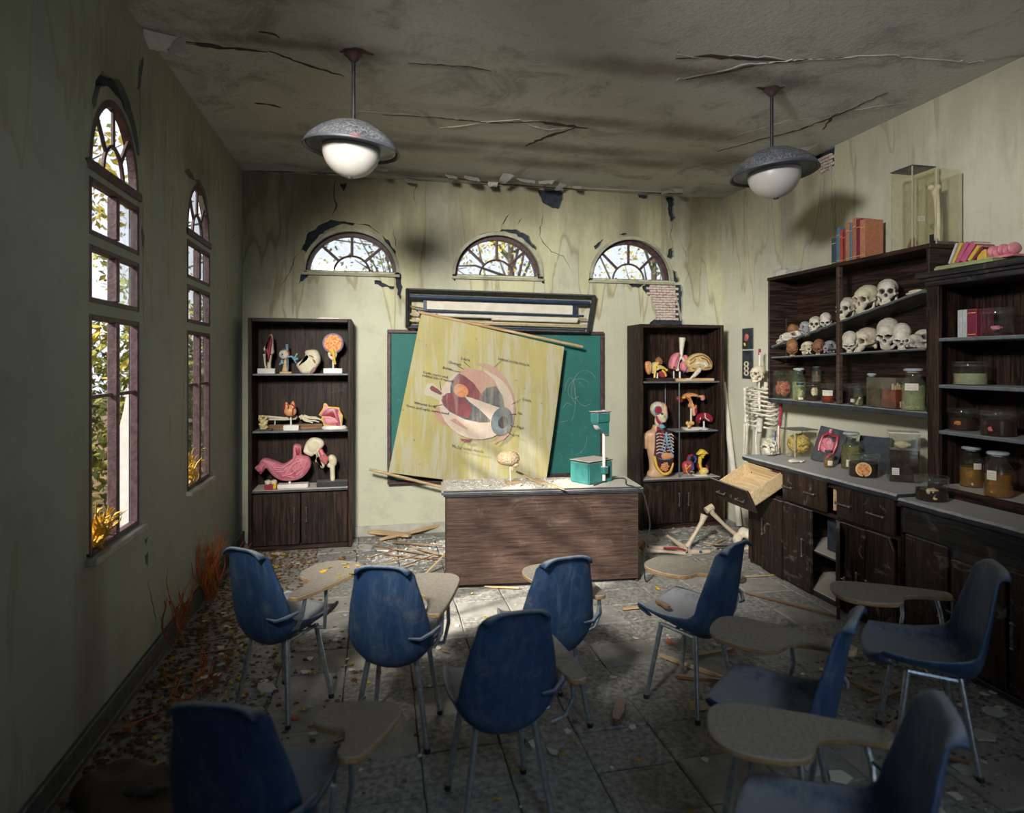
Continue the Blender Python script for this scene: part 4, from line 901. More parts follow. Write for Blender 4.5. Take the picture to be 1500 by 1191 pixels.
def make_chair():
    t = thing('tablet_chair', 'x', 'chair', (0, 0, 0), 0, None)
    link('shell', ME_shell, M_blue, t)
    lt = ((-.11, .10), (.11, .10), (-.105, -.085), (.105, -.085)); lf = ((-.155, .155), (.155, .155), (-.165, -.135), (.165, -.135))
    for (a, b), (c, d) in zip(lt, lf):
        g = G(); g.tube([(a, b, .372), (c, d, .004)], [.0125, .0105], 10); l_ = g.build('leg', M_steel, t); 
        q = G(); q.lathe([(.0125, 0), (.014, .004), (.0135, .022), (.011, .024)], 10, T(c, d, 0)); q.build('foot_cap', M_black, l_)
    g = G(); g.tube([(-.11, .10, .371), (-.105, -.085, .358)], .009, 6); g.tube([(.11, .10, .371), (.105, -.085, .358)], .009, 6); g.tube([(-.108, .02, .368), (.108, .02, .368)], .008, 6); g.build('seat_frame', M_steel, t)
    g = G(); P = tablet_poly(); q = G(); M_ = Matrix(((1, 0, 0, 0), (0, 0, 1, 0), (0, 1, 0, .575), (0, 0, 0, 1)))
    q.prism(P, -.020, M_); tb = q.build('tablet', M_tablet, t, True, .003)
    q = G(); q.prism([(p[0]*.99+.0016, p[1]*.99+.001) for p in P], -.002, Matrix(((1, 0, 0, 0), (0, 0, 1, 0), (0, 1, 0, .595), (0, 0, 0, 1)))); q.build('laminate', M_tabtop, tb, True)
    g = G(); g.tube([(.165, -.10, .42), (.215, -.11, .44), (.245, -.11, .50), (.245, -.09, .575)], .009, 8); g.build('tablet_arm', M_steel, t); g = G(); g.tube([(.13, .05, .372), (.22, .06, .38), (.245, .04, .48), (.24, .05, .575)], .009, 8); g.build('tablet_arm', M_steel, t)
    g = G(); g.tube([(.10, -.197, .505), (.15, -.188, .50), (.19, -.160, .515), (.215, -.12, .53)], [.004, .009, .010, .006], 8); g.build('arm_bracket', M_blue, t)
    return t
ch0 = make_chair()
CH = [(-.44, 3.16, -38, 'dark blue shell chair nearest the left wall weeds, leaves on its desk board'),
      (.09, 2.83, -18, 'blue shell chair in front of the desk left corner, square-on from behind'),
      (.435, 2.27, 6, 'scuffed dusty blue shell chair in the front centre of the room'),
      (.755, 2.79, 9, 'blue shell chair directly before the middle of the teacher desk'),
      (1.50, 2.80, 30, 'blue shell chair between desk and cabinets, brown stick on its seat'),
      (1.40, 1.97, 40, 'greyish dusty blue chair overlapped by the large near desk board'),
      (2.285, 2.22, 58, 'dark blue chair seen side-on beside the near black cabinets'),
      (-.32, 1.87, -18, 'dark blurred chair cut off by the bottom edge, near the left wall'),
      (1.14, 1.38, 58, 'nearest shadowed chair at bottom right with a big brown desk board')]
TOFF = [(-.04, .0, .01, 0), (-.05, 0, 0, 0), (0, -.05, -.06, 0), (-.03, 0, 0, 0), (0, 0, -.025, 0), (0, -.05, 0, 0), (0, 0, 0, 0), (.03, -.06, -.02, -14), (0, -.03, 0, 0)]
for i, (x, y, rz, lb) in enumerate(CH):
    if i == 0: o = ch0; o.location = (x, y, 0); o.rotation_euler = (0, 0, math.radians(rz)); o['label'] = lb; o['group'] = 'blue tablet-arm chairs facing the desk'
    else: o = dup(ch0, (x, y, 0), (0, 0, rz), label=lb)
    dx, dy, dz, rx = TOFF[i]
    for c_ in o.children:
        if c_.name.startswith('tablet') and not c_.name.startswith('tablet_arm'): c_.location = (dx, dy, dz); c_.rotation_euler[0] = math.radians(rx)
        elif c_.name.startswith('tablet_arm'): c_.location = (dx*.5, dy*.5, dz)
# ================================================================== PENDANT LAMPS
def shade_mat():
    m, nt, bs = base('speckled_shade'); v = coords(nt); c = ramp(nt, noise(nt, v, 5, 4), [(.3, (.035, .042, .055)), (.7, (.075, .085, .10))])
    c = mixc(nt, mapr(nt, noise(nt, v, 10, 8, .75, 1.2), .56, .66, 0, .8), c, (.22, .035, .025)); d = mth(nt, 'MULTIPLY', dustmask(nt, v, .1, .7, 6), mapr(nt, noise(nt, v, 85, 3, .7), .45, .58)); c = mixc(nt, mth(nt, 'MULTIPLY', d, .55), c, (.30, .30, .31))
    nt.links.new(c, bs.inputs['Base Color']); bs.inputs['Roughness'].default_value = .5; return m
M_shade = shade_mat(); M_rose = mat('rusty_rose', (.03, .02, .02), (.07, .035, .03), .6, sc=30)
def pendant(x, y, label, tilt, rot):
    t = thing('pendant_lamp', label, 'lamp', (x, y, ZC))
    g = G(); g.lathe([(0, 0), (.045, 0), (.05, -.012), (.035, -.022), (.03, -.035), (.014, -.05), (0, -.05)], 18); g.build('ceiling_rose', M_rose, t)
    g = G(); g.tube([(0, 0, -.04), (0, 0, -.40)], .011, 10); g.build('rod', M_black, t)
    M_ = T(0, 0, -.38) @ RX(tilt) @ RY(rot)
    g = G(); pr_ = [(0, 0), (.05, -.004), (.12, -.028), (.19, -.07), (.24, -.115), (.262, -.150), (.270, -.168), (.262, -.172), (.250, -.155), (.23, -.122), (.18, -.082), (.11, -.045), (0, -.03)]
    g.lathe(pr_, 40, M_); g.build('shade', M_shade, t, 2.0)
    g = G(); g.lathe([(.245, -.158), (.225, -.125), (.175, -.088), (.165, -.092), (.162, -.118), (.17, -.12), (.20, -.125), (.235, -.158)], 40, M_); g.build('inner_reflector', M_shadein, t, 2.0)
    g = G(); n = 14; g.lathe([(.158, -.125)]+[(.16*math.cos(math.radians(a)), -.165-.155*math.sin(math.radians(a))) for a in range(0, 90, 7)]+[(.012, -.3205), (0, -.3205)], 36, M_); g.build('globe', M_opal, t, 2.0)
    g = G(); g.lathe([(.018, -.318), (.016, -.326), (0, -.327)], 14, M_); g.build('finial', M_black, t)
pendant(-.132, 3.63, 'left pendant lamp with rusty domed shade and white globe', 3, 4); pendant(2.454, 3.54, 'right pendant lamp, rusty speckled dome with white globe, nearer the wall cabinet', -2, -4)
# ================================================================== MODELS IN THE BOOKCASES
def loc_fn(o, Y):
    """photo point -> local (x, z) of thing o for a part in the plane y = Y"""
    return lambda px, py: (PB(px, py, Y).x-o.location.x, PB(px, py, Y).z-o.location.z)
def zl(ox, oy, s, Y, o): f = loc_fn(o, Y); return lambda *pts: [f(ox+x*s, oy+y*s) for x, y in pts]
def smooth_poly(P, k=4):
    o = []; n = len(P)
    for i in range(n):
        for q in range(k):
            a, b, c, d = [Vector(P[(i+w_) % n]) for w_ in (-1, 0, 1, 2)]; u = q/k; o.append(tuple(.5*((2*b)+(c-a)*u+(2*a-5*b+4*c-d)*u*u+(3*b-a-3*c+d)*u**3)))
    return o
def puff(t, nm, P, m, th=.03, inset=.008, y=0, sm=4): g = G(); g.prism(smooth_poly(P, sm) if sm else P, th, T(0, y, 0), inset); return g.build(nm, m, t, True)
def rod(t, nm, P, r, m, y=0, n=8): g = G(); g.tube([(p[0], y if len(p) < 3 else p[2], p[1]) for p in P], r, n); return g.build(nm, m, t)
def blk(t, nm, c, d, m, bev=.003): g = G(); g.cb(c, d); return g.build(nm, m, t, False, bev)
def blob(t, nm, parts, m, vox=.006, it=5, dents=(), rough=0, rs=40, fac=.5):
    g = G()
    for c, r in parts: g.ell(c, r)
    return link(nm, organic(g, vox, it, fac, dents, rough, rs), m, t)
def sb(px, py, Y, z, name, label, grp=None): p = PB(px, py, Y); return thing(name, label, 'model', (p.x, Y, z), 0, grp)
ZA, ZB_, ZCc = 1.5455, 1.0455, .5355
S4 = 160/1121; 
# knee joint
Y = 5.83; t = sb(391, 546, Y, ZA, 'knee_model', 'knee joint model with dark red muscle on a white block base'); q = zl(360, 470, S4, Y, t)
b = q((128,490),(308,545)); blk(t, 'base', (0, 0, .023), (b[1][0]-b[0][0], .08, .046), M_white)
c_ = (q((218,500))[0][0])
def sh(P): return P
puff(t, 'femur', q((230,290),(245,150),(275,155),(285,290),(292,310),(275,345),(215,340),(195,320),(180,290),(195,262),(215,258)), M_bone, .05, .014, .025)
puff(t, 'muscle', q((262,148),(275,190),(270,270),(262,330),(240,415),(225,415),(215,330),(200,310),(222,280),(240,210),(250,160)), M_red, .03, .010, -.015)
rod(t, 'tibia', q((245,350),(240,440),(240,492)), [.022, .015, .016], M_bone); rod(t, 'fibula', q((190,340),(195,420),(208,492)), [.012, .007, .009], M_bone)
# eye on wooden stand
t = sb(421, 546, Y, ZA, 'eye_model', 'eyeball model with blue vessels on a turned wooden stand'); q = zl(360, 470, S4, Y, t)
blk(t, 'base', (-.01, 0, .008), (.10, .08, .016), M_pale); e = q((393,345))[0]
g = G(); g.lathe([(.03, .016), (.026, .03), (.014, .09), (.012, .135), (0, .14)], 14, T(e[0]+.01, 0, 0)); g.build('stand_column', M_pale, t)
g = G(); g.ell((e[0], 0, e[1]), .043, n=20, k=14); eb = g.build('eyeball', M_bone2, t)
g = G(); g.lathe([(0, .001), (.017, .001), (.019, -.003), (.019, -.008)], 18, T(e[0]-.008, -.040, e[1]) @ RX(90) @ T(0, 0, 0)); g.build('iris', M_mblue, eb)
g = G(); g.ell((e[0]-.008, -.044, e[1]), (.008, .003, .008)); g.build('pupil', M_black, eb)
for a, b_ in (((360,355),(345,335)), ((380,300),(400,292)), ((425,335),(450,350)), ((385,390),(405,385)), ((440,310),(445,340))): rod(t, 'eye_muscle', q(a, b_), .009, M_red, -.01)
rod(t, 'clear_post', q((418,240),(420,300),(430,500)), [.012, .009, .006], M_mblue, .03)
for P in (((430,370),(470,365),(500,400),(515,435)), ((480,378),(505,375),(520,350),(525,338)), ((500,400),(535,385)), ((375,400),(365,430),(345,450)), ((370,415),(382,440))): rod(t, 'vessel', q(*P), [.011, .009, .007, .006][:len(P)], M_mblue)
rod(t, 'vessel_tip', q((520,345),(528,336)), .007, M_yel)
# skull-bone wedge
t = sb(453, 546, Y, ZA, 'bone_model', 'large cream broken bone model lying between the eye and bladder models'); q = zl(360, 470, S4, Y, t)
puff(t, 'bone_body', q((525,440),(580,400),(612,370),(610,320),(640,300),(720,298),(750,330),(768,390),(755,440),(720,490),(690,535),(650,545),(580,540),(545,500),(525,465)), M_bone, .10, .03, .05)
puff(t, 'cut_face', q((668,520),(700,480),(725,478),(720,510),(690,540),(668,540)), mat('cut_purple', (.25, .12, .12)), .01, .002, -.046)
puff(t, 'groove', q((640,350),(690,360),(715,400),(720,440),(700,420),(680,385)), M_bone3, .004, .001, -.049); rod(t, 'ridge', q((620,320),(660,370),(715,395),(745,440)), .006, M_bone, -.05)
# bladder disc
t = sb(488, 546, Y, ZA, 'bladder_model', 'round orange-yellow gland cross-section model on a white block base'); q = zl(360, 470, S4, Y, t)
b = q((788,495),(980,545)); blk(t, 'base', (0, 0, .023), (b[1][0]-b[0][0], .08, .046), M_white); c_ = q((897,232))[0]
M_gland = mat('gland_tissue', (.62, .10, .05), (.72, .42, .10), .5, sc=55, lo=.42, hi=.56, bmp=.5); M_purp = mat('purple_rim', (.28, .20, .36))
rod(t, 'stem', q((897,400),(897,490)), .008, M_white)
g = G(); g.lathe([(0, -.02), (.088, -.02), (.092, -.008), (.092, .014), (.084, .022), (0, .022)], 32, T(c_[0], 0, c_[1]) @ RX(90)); g.build('outer_wall', M_purp, t)
g = G(); g.lathe([(0, .021), (.080, .021), (.076, .029), (0, .031)], 32, T(c_[0], 0, c_[1]) @ RX(90)); g.build('inner_tissue', M_gland, t)
puff(t, 'neck', q((842,330),(870,318),(925,318),(938,345),(930,375),(905,405),(880,400),(850,370)), M_bone, .04, .01, .01)
for x in (885, 908): g = G(); p_ = q((x,350))[0]; g.ell((p_[0], -.03, p_[1]), (.012, .006, .014)); g.build('red_lobe', M_red, t)
rod(t, 'duct', q((880,300),(905,340),(910,390),(922,445)), [.026, .016, .010, .010], M_yel, -.035)
# second shelf: coral-like vertebra
t = sb(388, 632, Y, ZB_, 'villi_model', 'small yellow knobbly tissue model on a black base'); q = zl(360, 470, S4, Y, t)
blk(t, 'base', (0, 0, .006), (.13, .08, .012), M_black)
g = G(); c_ = q((182,1085))[0]; g.tube([(c_[0], 0, .012), (c_[0], 0, .10)], [.03, .02])
for i in range(16): a = i*2.4; zz = .03+i*.0065; g.ell((c_[0]+.026*math.cos(a), .02*math.sin(a)-.005, zz), (.016, .014, .011))
link('tissue', organic(g, .005, 2, rough=.003, rs=120), mat('pale_yellow_tissue', (.70, .60, .32), (.60, .48, .22), .5), t)
# arm bones on plank
t = sb(425, 632, 5.90, ZB_, 'forearm_skeleton', 'skeleton forearm and hand lying behind a wooden block on the shelf'); t['category'] = 'bones'; q = zl(360, 470, S4, 5.90, t)
b = q((230,1100),(790,1140)); g = G(); g.box(b[0][0], b[1][0], -.02, .03, 0, .042); g.build('wooden_block', M_brown, t, False, .003)
rod(t, 'radius_bone', q((135,985),(240,985),(400,1000),(530,985)), [.016, .010, .010, .014], M_bone); rod(t, 'ulna_bone', q((135,1005),(240,1010),(400,1012),(520,1000)), [.013, .009, .008, .011], M_bone, -.015)
rod(t, 'prop', q((300, 1010), (300, 1105)), .005, M_white)
g = G()
for (x, y) in ((555,985),(575,975),(595,985),(570,1000),(595,1005),(615,995)): p_ = q((x,y))[0]; g.ell((p_[0], 0, p_[1]), .012, n=8, k=6)
g.build('wrist_bones', M_bone, t)
for P in (((600,970),(650,985),(720,990),(790,1020)), ((605,985),(660,1000),(740,1005),(775,1018)), ((605,1000),(650,1020),(710,1025),(755,1040)), ((595,1010),(630,1028),(690,1045)), ((575,985),(600,1020),(640,1035))): rod(t, 'finger_bone', q(*P), [.009, .006, .007, .003][:len(P)], M_bone, -.01)
# larynx / heart brown
t = sb(427, 632, 5.80, ZB_, 'larynx_model', 'small brown two-horned organ model on a white post and block'); q = zl(360, 470, S4, 5.80, t)
b = q((388,1098),(545,1150)); blk(t, 'base', (0, 0, .024), (b[1][0]-b[0][0], .07, .048), M_white); rod(t, 'post', q((463,990),(465,1100)), .007, M_white)
c_ = q((457,930))[0]; blob(t, 'organ', [((c_[0], 0, c_[1]), (.055, .035, .045)), ((c_[0]-.032, 0, c_[1]+.045), (.017, .015, .042)), ((c_[0]+.022, 0, c_[1]+.05), (.020, .015, .045)), ((c_[0]-.02, 0, c_[1]+.03), (.03, .02, .03))], M_orange, .006, 5)
for P in (((395,900),(405,850),(440,860),(440,900)), ((485,960),(490,900),(510,880),(475,850))): rod(t, 'vessel', q(*P), .0045, M_red, -.034)
# nose section
t = sb(488, 632, Y, ZB_, 'head_section_model', 'head cross-section model with maroon nasal cavity on a white oval base'); q = zl(360, 470, S4, Y, t)
g = G(); g.lathe([(0, 0), (.105, 0), (.112, .012), (.095, .03), (.0, .034)], 24, T(q((910,1120))[0][0], 0, 0) @ SCL(1, .45, 1)); g.build('base', M_white, t)
puff(t, 'head_slice', q((748,965),(790,905),(800,850),(825,845),(850,880),(930,885),(960,890),(970,930),(998,970),(988,1080),(890,1085),(800,1075),(795,1045),(770,1010),(785,985)), M_yel, .035, .004, .02, 0)
puff(t, 'lip_tissue', q((760,965),(800,910),(806,860),(826,860),(846,892),(925,895),(955,905),(975,975),(970,1070),(900,1072),(812,1060),(790,1010),(800,985)), M_pink, .006, .002, -.014, 0)
puff(t, 'nasal_cavity', q((780,970),(830,905),(900,895),(950,910),(945,960),(975,1080),(935,1085),(925,1010),(880,985),(800,975)), M_red, .006, .002, -.019); puff(t, 'tongue', q((815,1005),(870,990),(920,1000),(930,1045),(880,1060),(830,1050)), M_pink, .014, .005, -.018)
rod(t, 'palate', q((790,985),(860,985),(915,1000),(940,1040)), .005, M_bone, -.026); rod(t, 'spine_canal', q((968,960),(975,1010),(978,1080)), .007, M_bone2, -.02)
# stomach
S5 = 160/1500; Y = 5.82; t = sb(425, 716, Y, ZCc, 'stomach_model', 'large pink stomach cross-section model on a white base, bottom shelf'); q = zl(360, 630, S5, Y, t)
b = q((440,740),(865,800)); g = G(); g.box(b[0][0], b[1][0], -.05, .05, 0, .038); g.build('base', M_white, t, False, .006); rod(t, 'post', q((603,670),(603,760)), .011, M_white)
ST = q((130,515),(190,460),(225,400),(290,395),(400,430),(515,470),(600,420),(650,370),(660,205),(760,220),(765,340),(850,370),(890,430),(890,500),(830,600),(740,665),(620,690),(480,680),(380,620),(310,540),(280,520),(215,600),(175,560))
puff(t, 'stomach_wall', ST, M_pink, .10, .022, .05, 3)
puff(t, 'cavity', q((290,435),(400,455),(515,490),(600,460),(660,420),(690,330),(750,330),(760,360),(840,385),(870,440),(865,500),(800,590),(720,640),(600,660),(480,645),(390,590),(320,510)), M_pink2, .008, .004, -.046, 3)
puff(t, 'oesophagus_bore', q((695,230),(745,235),(745,330),(700,330)), M_red, .006, .002, -.048, 2)
for P in (((700,350),(640,430),(520,510),(400,500)), ((740,370),(680,460),(560,560),(430,560)), ((800,390),(740,500),(640,590),(520,620)), ((840,430),(800,530),(710,600)), ((620,520),(560,600)), ((700,560),(640,500)), ((760,420),(700,420)), ((360,470),(420,530),(500,540)), ((580,620),(680,640)), ((800,480),(720,540))):
    rod(t, 'rugae_fold', q(*P), .008, M_pink, -.056, 6)
for x, y in ((250,460),(205,525),(215,500)): p_ = q((x,y))[0]; g = G(); g.ell((p_[0], -.05, p_[1]), (.026, .012, .026)); g.build('pyloric_lobe', M_pink2, t)
# hip joint
t = sb(478, 716, 5.83, ZCc, 'hip_model', 'cream hip bone and femur model with red muscle on a black base'); q = zl(360, 630, S5, 5.83, t)
b = q((978,725),(1405,815)); g = G(); g.box(b[0][0], min(b[1][0], PB(513, 700, 5.83).x-t.location.x), -.05, .05, 0, .05); g.build('base', M_black, t, False, .004)
puff(t, 'hip_bone', q((795,270),(820,190),(870,125),(950,105),(1040,130),(1075,175),(1070,220),(1020,270),(1010,310),(1030,360),(1000,400),(1060,440),(1085,490),(1060,525),(1030,510),(1010,455),(950,435),(970,380),(955,330),(905,360),(850,340),(800,310)), M_bone, .06, .020, .03, 3)
puff(t, 'iliac_hollow', q((850,180),(920,140),(980,150),(1000,220),(940,290),(870,280)), mat('bone_hollow', (.62, .56, .40), (.52, .44, .30)), .004, .002, -.030, 3)
rod(t, 'femur_shaft', q((1185,430),(1190,520),(1195,735)), [.03, .022, .021], M_bone, 0, 12)
c_ = q((1180,390),(1150,485),(1205,400)); blob(t, 'femur_head', [((c_[0][0], 0, c_[0][1]), (.036, .034, .036)), ((c_[1][0], 0, c_[1][1]), (.022, .02, .024)), ((c_[2][0], 0, c_[2][1]-.02), (.032, .03, .05))], M_bone, .007, 4)
puff(t, 'muscle', q((1000,275),(1050,248),(1080,300),(1140,375),(1130,420),(1108,470),(1060,435),(1015,385),(1035,345)), mat('dull_red_muscle', (.50, .13, .14), (.40, .09, .10), .45), .03, .01, -.020, 2)
g = G(); p_ = q((1075,335))[0]; g.ell((p_[0], -.052, p_[1]), .006); g.build('screw', M_handle, t)
# tooth model
t = sb(397, 716, 5.78, ZCc, 'teeth_model', 'small model of two molars in red gum'); q = zl(360, 630, S5, 5.78, t)
p_ = q((262,780),(435,832)); w_ = p_[1][0]-p_[0][0]
g = G(); g.box(-w_/2, w_/2, -.04, .03, 0, .045); g.build('gum', M_red, t, False, .008, 2)
blob(t, 'molars', [((-w_*.25, 0, .06), (w_*.26, .035, .026)), ((w_*.25, 0, .06), (w_*.26, .035, .026)), ((-w_*.38, -.02, .075), (.013, .012, .01)), ((-w_*.12, -.02, .075), (.013, .012, .01)), ((w_*.13, -.02, .075), (.013, .012, .01)), ((w_*.38, -.02, .075), (.013, .012, .01))], M_bone, .005, 2)
puff(t, 'cut_root', [(w_*.2, .01), (w_*.46, .01), (w_*.48, .06), (w_*.35, .075), (w_*.25, .05)], M_yel, .006, .002, -.040, 0)
# ---- right bookcase
S6 = 120/893; Y = 5.80; ZR1 = 1.4555; ZR2 = .962; ZR3 = .4955
t = sb(963, 556, Y, ZR1, 'ear_model', 'ear anatomy model with yellow canals on a dark wood base'); q = zl(930, 480, S6, Y, t)
b = q((110,545),(408,583)); g = G(); g.box(b[0][0], b[1][0], -.06, .06, 0, .03); g.build('base', M_dwx, t, False, .003)
puff(t, 'outer_ear', q((105,400),(125,370),(160,368),(182,400),(180,460),(160,508),(140,500),(120,460)), M_orange, .035, .012, .015); rod(t, 'ear_fold', q((125,440),(130,400),(155,385),(168,410),(160,470)), .006, M_skin, -.022)
puff(t, 'temporal_block', q((190,400),(230,372),(245,400),(300,420),(340,455),(320,470),(270,470),(220,490),(200,500),(190,450)), mat('cream_yellow', (.70, .62, .32)), .07, .02, .03)
puff(t, 'ear_bones', q((222,345),(255,318),(290,360),(285,395),(255,400),(225,370)), M_bone3, .03, .008, 0); puff(t, 'muscle', q((250,480),(280,465),(335,500),(325,540),(270,540)), M_red, .04, .01, 0)
for P in (((200,410),(210,450),(200,500),(198,545)), ((275,460),(310,490),(320,530)), ((240,440),(290,440),(335,465)), ((210,420),(240,380))): rod(t, 'yellow_canal', q(*P), .011, M_yel, -.035)
rod(t, 'post', q((245,490),(245,550)), .008, M_white)
t = sb(996, 556, 5.86, ZR1, 'lung_model', 'pink lungs with long white windpipe on a small round base'); q = zl(930, 480, S6, 5.86, t)
g = G(); g.lathe([(0, 0), (.06, 0), (.055, .018), (0, .018)], 20); g.build('base', M_brown, t); rod(t, 'post', q((490,480),(490,555)), .009, M_white); rod(t, 'post', q((424,470),(424,555)), .006, M_white)
rod(t, 'windpipe', q((518,110),(512,180),(508,260),(500,330)), [.034, .026, .019, .018], M_bone2, 0, 12); rod(t, 'bronchus', q((500,320),(470,360),(455,420),(460,470)), [.016, .014, .018, .020], M_bone2, -.01); rod(t, 'bronchus', q((503,320),(525,350),(545,380)), [.014, .012, .009], M_bone2, -.01)
puff(t, 'lung', q((470,272),(482,290),(480,330),(460,400),(445,455),(400,450),(382,430),(385,370),(410,310),(440,282)), M_pink, .07, .022, .03, 3); puff(t, 'lung', q((545,298),(570,310),(580,350),(590,400),(585,480),(545,485),(500,450),(500,390),(525,370),(530,320)), M_pink, .07, .022, .03, 3)
for x, y in ((385,435),(408,430)): p_ = q((x,y))[0]; g = G(); g.ell((p_[0], -.045, p_[1]), (.012, .006, .010)); g.build('cut_vessel', M_red if x > 400 else M_yel, t)
rod(t, 'blue_vein', q((500,495),(530,470),(550,430),(560,380)), .004, M_dkblue, -.045)
t = sb(1020, 556, 5.79, ZR1, 'brain_section_model', 'halved brain model with white core on a wooden base'); q = zl(930, 480, S6, 5.79, t)
b = q((425,560),(868,598)); g = G(); g.box(b[0][0], min(b[1][0], .165), -.06, .06, 0, .028); g.build('base', M_pale, t, False, .003)
puff(t, 'brain_half', q((552,370),(580,330),(640,290),(710,278),(780,310),(825,365),(832,420),(815,455),(740,465),(690,450),(660,470),(600,480),(585,440),(560,420)), mat('brain_ochre', (.62, .46, .22), (.48, .33, .13), .5, sc=45, lo=.4, hi=.6, bmp=.8), .06, .016, .02, 3)
for P in (((580,360),(640,315),(720,300),(790,345),(815,400)), ((575,400),(620,370),(640,340)), ((700,330),(760,350),(790,400)), ((740,440),(800,430)), ((600,440),(640,450))): rod(t, 'brain_fold', q(*P), .006, M_bone3, -.040)
puff(t, 'corpus_callosum', q((632,390),(670,372),(740,375),(772,400),(765,430),(740,425),(735,405),(680,395),(650,410)), M_bone2, .008, .003, -.038, 3); puff(t, 'brain_stem', q((680,420),(710,430),(700,480),(660,520),(630,545),(590,560),(600,540),(640,490)), M_bone2, .03, .008, -.01, 3)
blk(t, 'paper_tag', (-.115, -.063, .022), (.055, .004, .014), M_paper, 0)
t = sb(1014, 634, 5.84, ZR2, 'uterus_model', 'orange uterus model with ovaries on a white stand'); q = zl(930, 480, S6, 5.84, t)
b = q((510,1100),(700,1125)); g = G(); g.box(-.10, .09, -.05, .05, 0, .022); g.build('base', M_white, t, False, .004); rod(t, 'post', q((612,880),(612,1110)), .009, M_bone)
puff(t, 'uterus_body', q((535,750),(560,725),(610,712),(670,722),(695,745),(670,780),(655,830),(670,850),(660,870),(605,870),(600,845),(612,820),(590,780)), M_orange, .08, .03, .04, 3)
puff(t, 'cervix', q((605,860),(665,862),(662,910),(650,955),(630,955),(620,900)), M_skin, .05, .014, .02, 2); puff(t, 'canal', q((632,880),(658,875),(658,930),(645,945),(635,920)), M_red, .006, .002, -.032, 2)
for s, P in ((-1, ((545,760),(515,765),(480,770),(460,775))), (1, ((690,745),(715,750),(745,745),(752,770)))): rod(t, 'fallopian_tube', q(*P), [.012, .010, .012, .014], M_yel, 0)
puff(t, 'ovary', q((455,770),(475,748),(510,765),(515,800),(495,818),(465,795)), M_red, .03, .009, .01); puff(t, 'ovary', q((725,745),(750,740),(755,780),(735,795),(722,780)), M_pink, .03, .008, .01)
t = sb(1010, 634, 5.775, ZR2, 'kidney_slice_model', 'tiny yellow and red organ piece on a flat white slab'); q = zl(930, 480, S6, 5.775, t)
g = G(); g.box(-.055, .09, -.035, .03, 0, .014); g.build('base', M_white, t, False, .003)
blob(t, 'organ', [((-.02, 0, .07), (.022, .018, .022)), ((.01, 0, .068), (.024, .018, .02)), ((.035, 0, .07), (.018, .016, .02)), ((-.005, 0, .035), (.02, .016, .018))], mat('organ_yellow_red', (.70, .50, .18), (.55, .12, .08), .5, sc=60, lo=.48, hi=.56), .005, 3)
t = sb(1031, 634, 5.80, ZR2, 'liver_model', 'glossy maroon liver model on a small white post'); q = zl(930, 480, S6, 5.80, t)
g = G(); g.lathe([(0, 0), (.045, 0), (.05, .012), (.02, .02), (0, .02)], 20); g.build('base', M_white, t); rod(t, 'post', q((752,1020),(752,1100)), .008, M_white)
puff(t, 'liver', q((680,1000),(700,950),(745,928),(800,930),(840,965),(848,1005),(825,1030),(780,1015),(740,1000),(715,1020),(705,1038),(688,1035)), mat('liver_maroon', (.26, .02, .05), (.20, .015, .035), .2), .07, .022, .035, 3)
rod(t, 'ligament', q((745,930),(748,980),(790,1010)), .005, M_bone, -.036)
# torso
M_mar0 = mat('chest_dark_red', (.10, .02, .03), (.05, .015, .03), .4)
S7 = 260/837; Y = 5.83; t = sb(963, 705, Y, ZR3, 'torso_model', 'half-skinned human torso model with ribs and guts showing, in the right bookcase'); q = zl(900, 450, S7, Y, t)
def qp(x, y): return q((x, y))[0]
cxn, zt = qp(208, 640)[0], 0
g = G()
top_z = qp(208, 600)[1]; sh_w = (qp(272, 600)[0]-qp(130, 600)[0])/2; cxt = (qp(272, 600)[0]+qp(130, 600)[0])/2
H_ = qp(208, 590)[1]
for k in range(15):
    z = k/14*.42; a = .100+.014*math.sin(k/14*6.0+.4)*-1+.03*max(0, k-9)/5; g.ell((cxt, 0, z*H_/.47+.03), (a, .062+.008*k/14, .055))
for s in (-1, 1): g.ell((cxt+s*(sh_w-.035), 0, H_-.06), (.042, .045, .06)); g.tube([(cxt+s*(sh_w-.04), 0, H_-.06), (cxt+s*(sh_w-.025), 0, H_-.16)], [.045, .036], 10); g.tube([(cxt+s*.055, 0, .05), (cxt+s*.06, 0, .0)], [.055, .052], 10)
g.tube([(cxt, .005, H_-.06), (cxt-.005, .005, H_+.08)], [.06, .04], 12)
me = organic(g, .011, 8); 
for v_ in me.vertices: v_.co.z = max(v_.co.z, .001)
link('skin_body', me, M_skin, t)
hz_ = qp(208, 495)[1]; hx = qp(208, 495)[0]
hd = [((hx-.002, .015, hz_+.028), (.078, .085, .080)), ((hx+.018, -.025, hz_-.035), (.055, .055, .065)), ((hx+.03, -.045, hz_-.080), (.034, .03, .024)), ((hx, .0, hz_-.09), (.042, .042, .06))]
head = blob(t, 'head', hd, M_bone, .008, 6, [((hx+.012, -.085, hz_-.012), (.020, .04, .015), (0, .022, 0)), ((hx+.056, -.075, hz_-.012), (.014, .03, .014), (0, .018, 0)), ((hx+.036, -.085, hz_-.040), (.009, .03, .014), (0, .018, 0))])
blob(head, 'skinned_half', [((hx+.050, .008, hz_+.024), (.036, .078, .074)), ((hx+.054, -.030, hz_-.030), (.026, .050, .060)), ((hx+.046, -.080, hz_-.030), (.011, .018, .018))], M_skin, .008, 5)
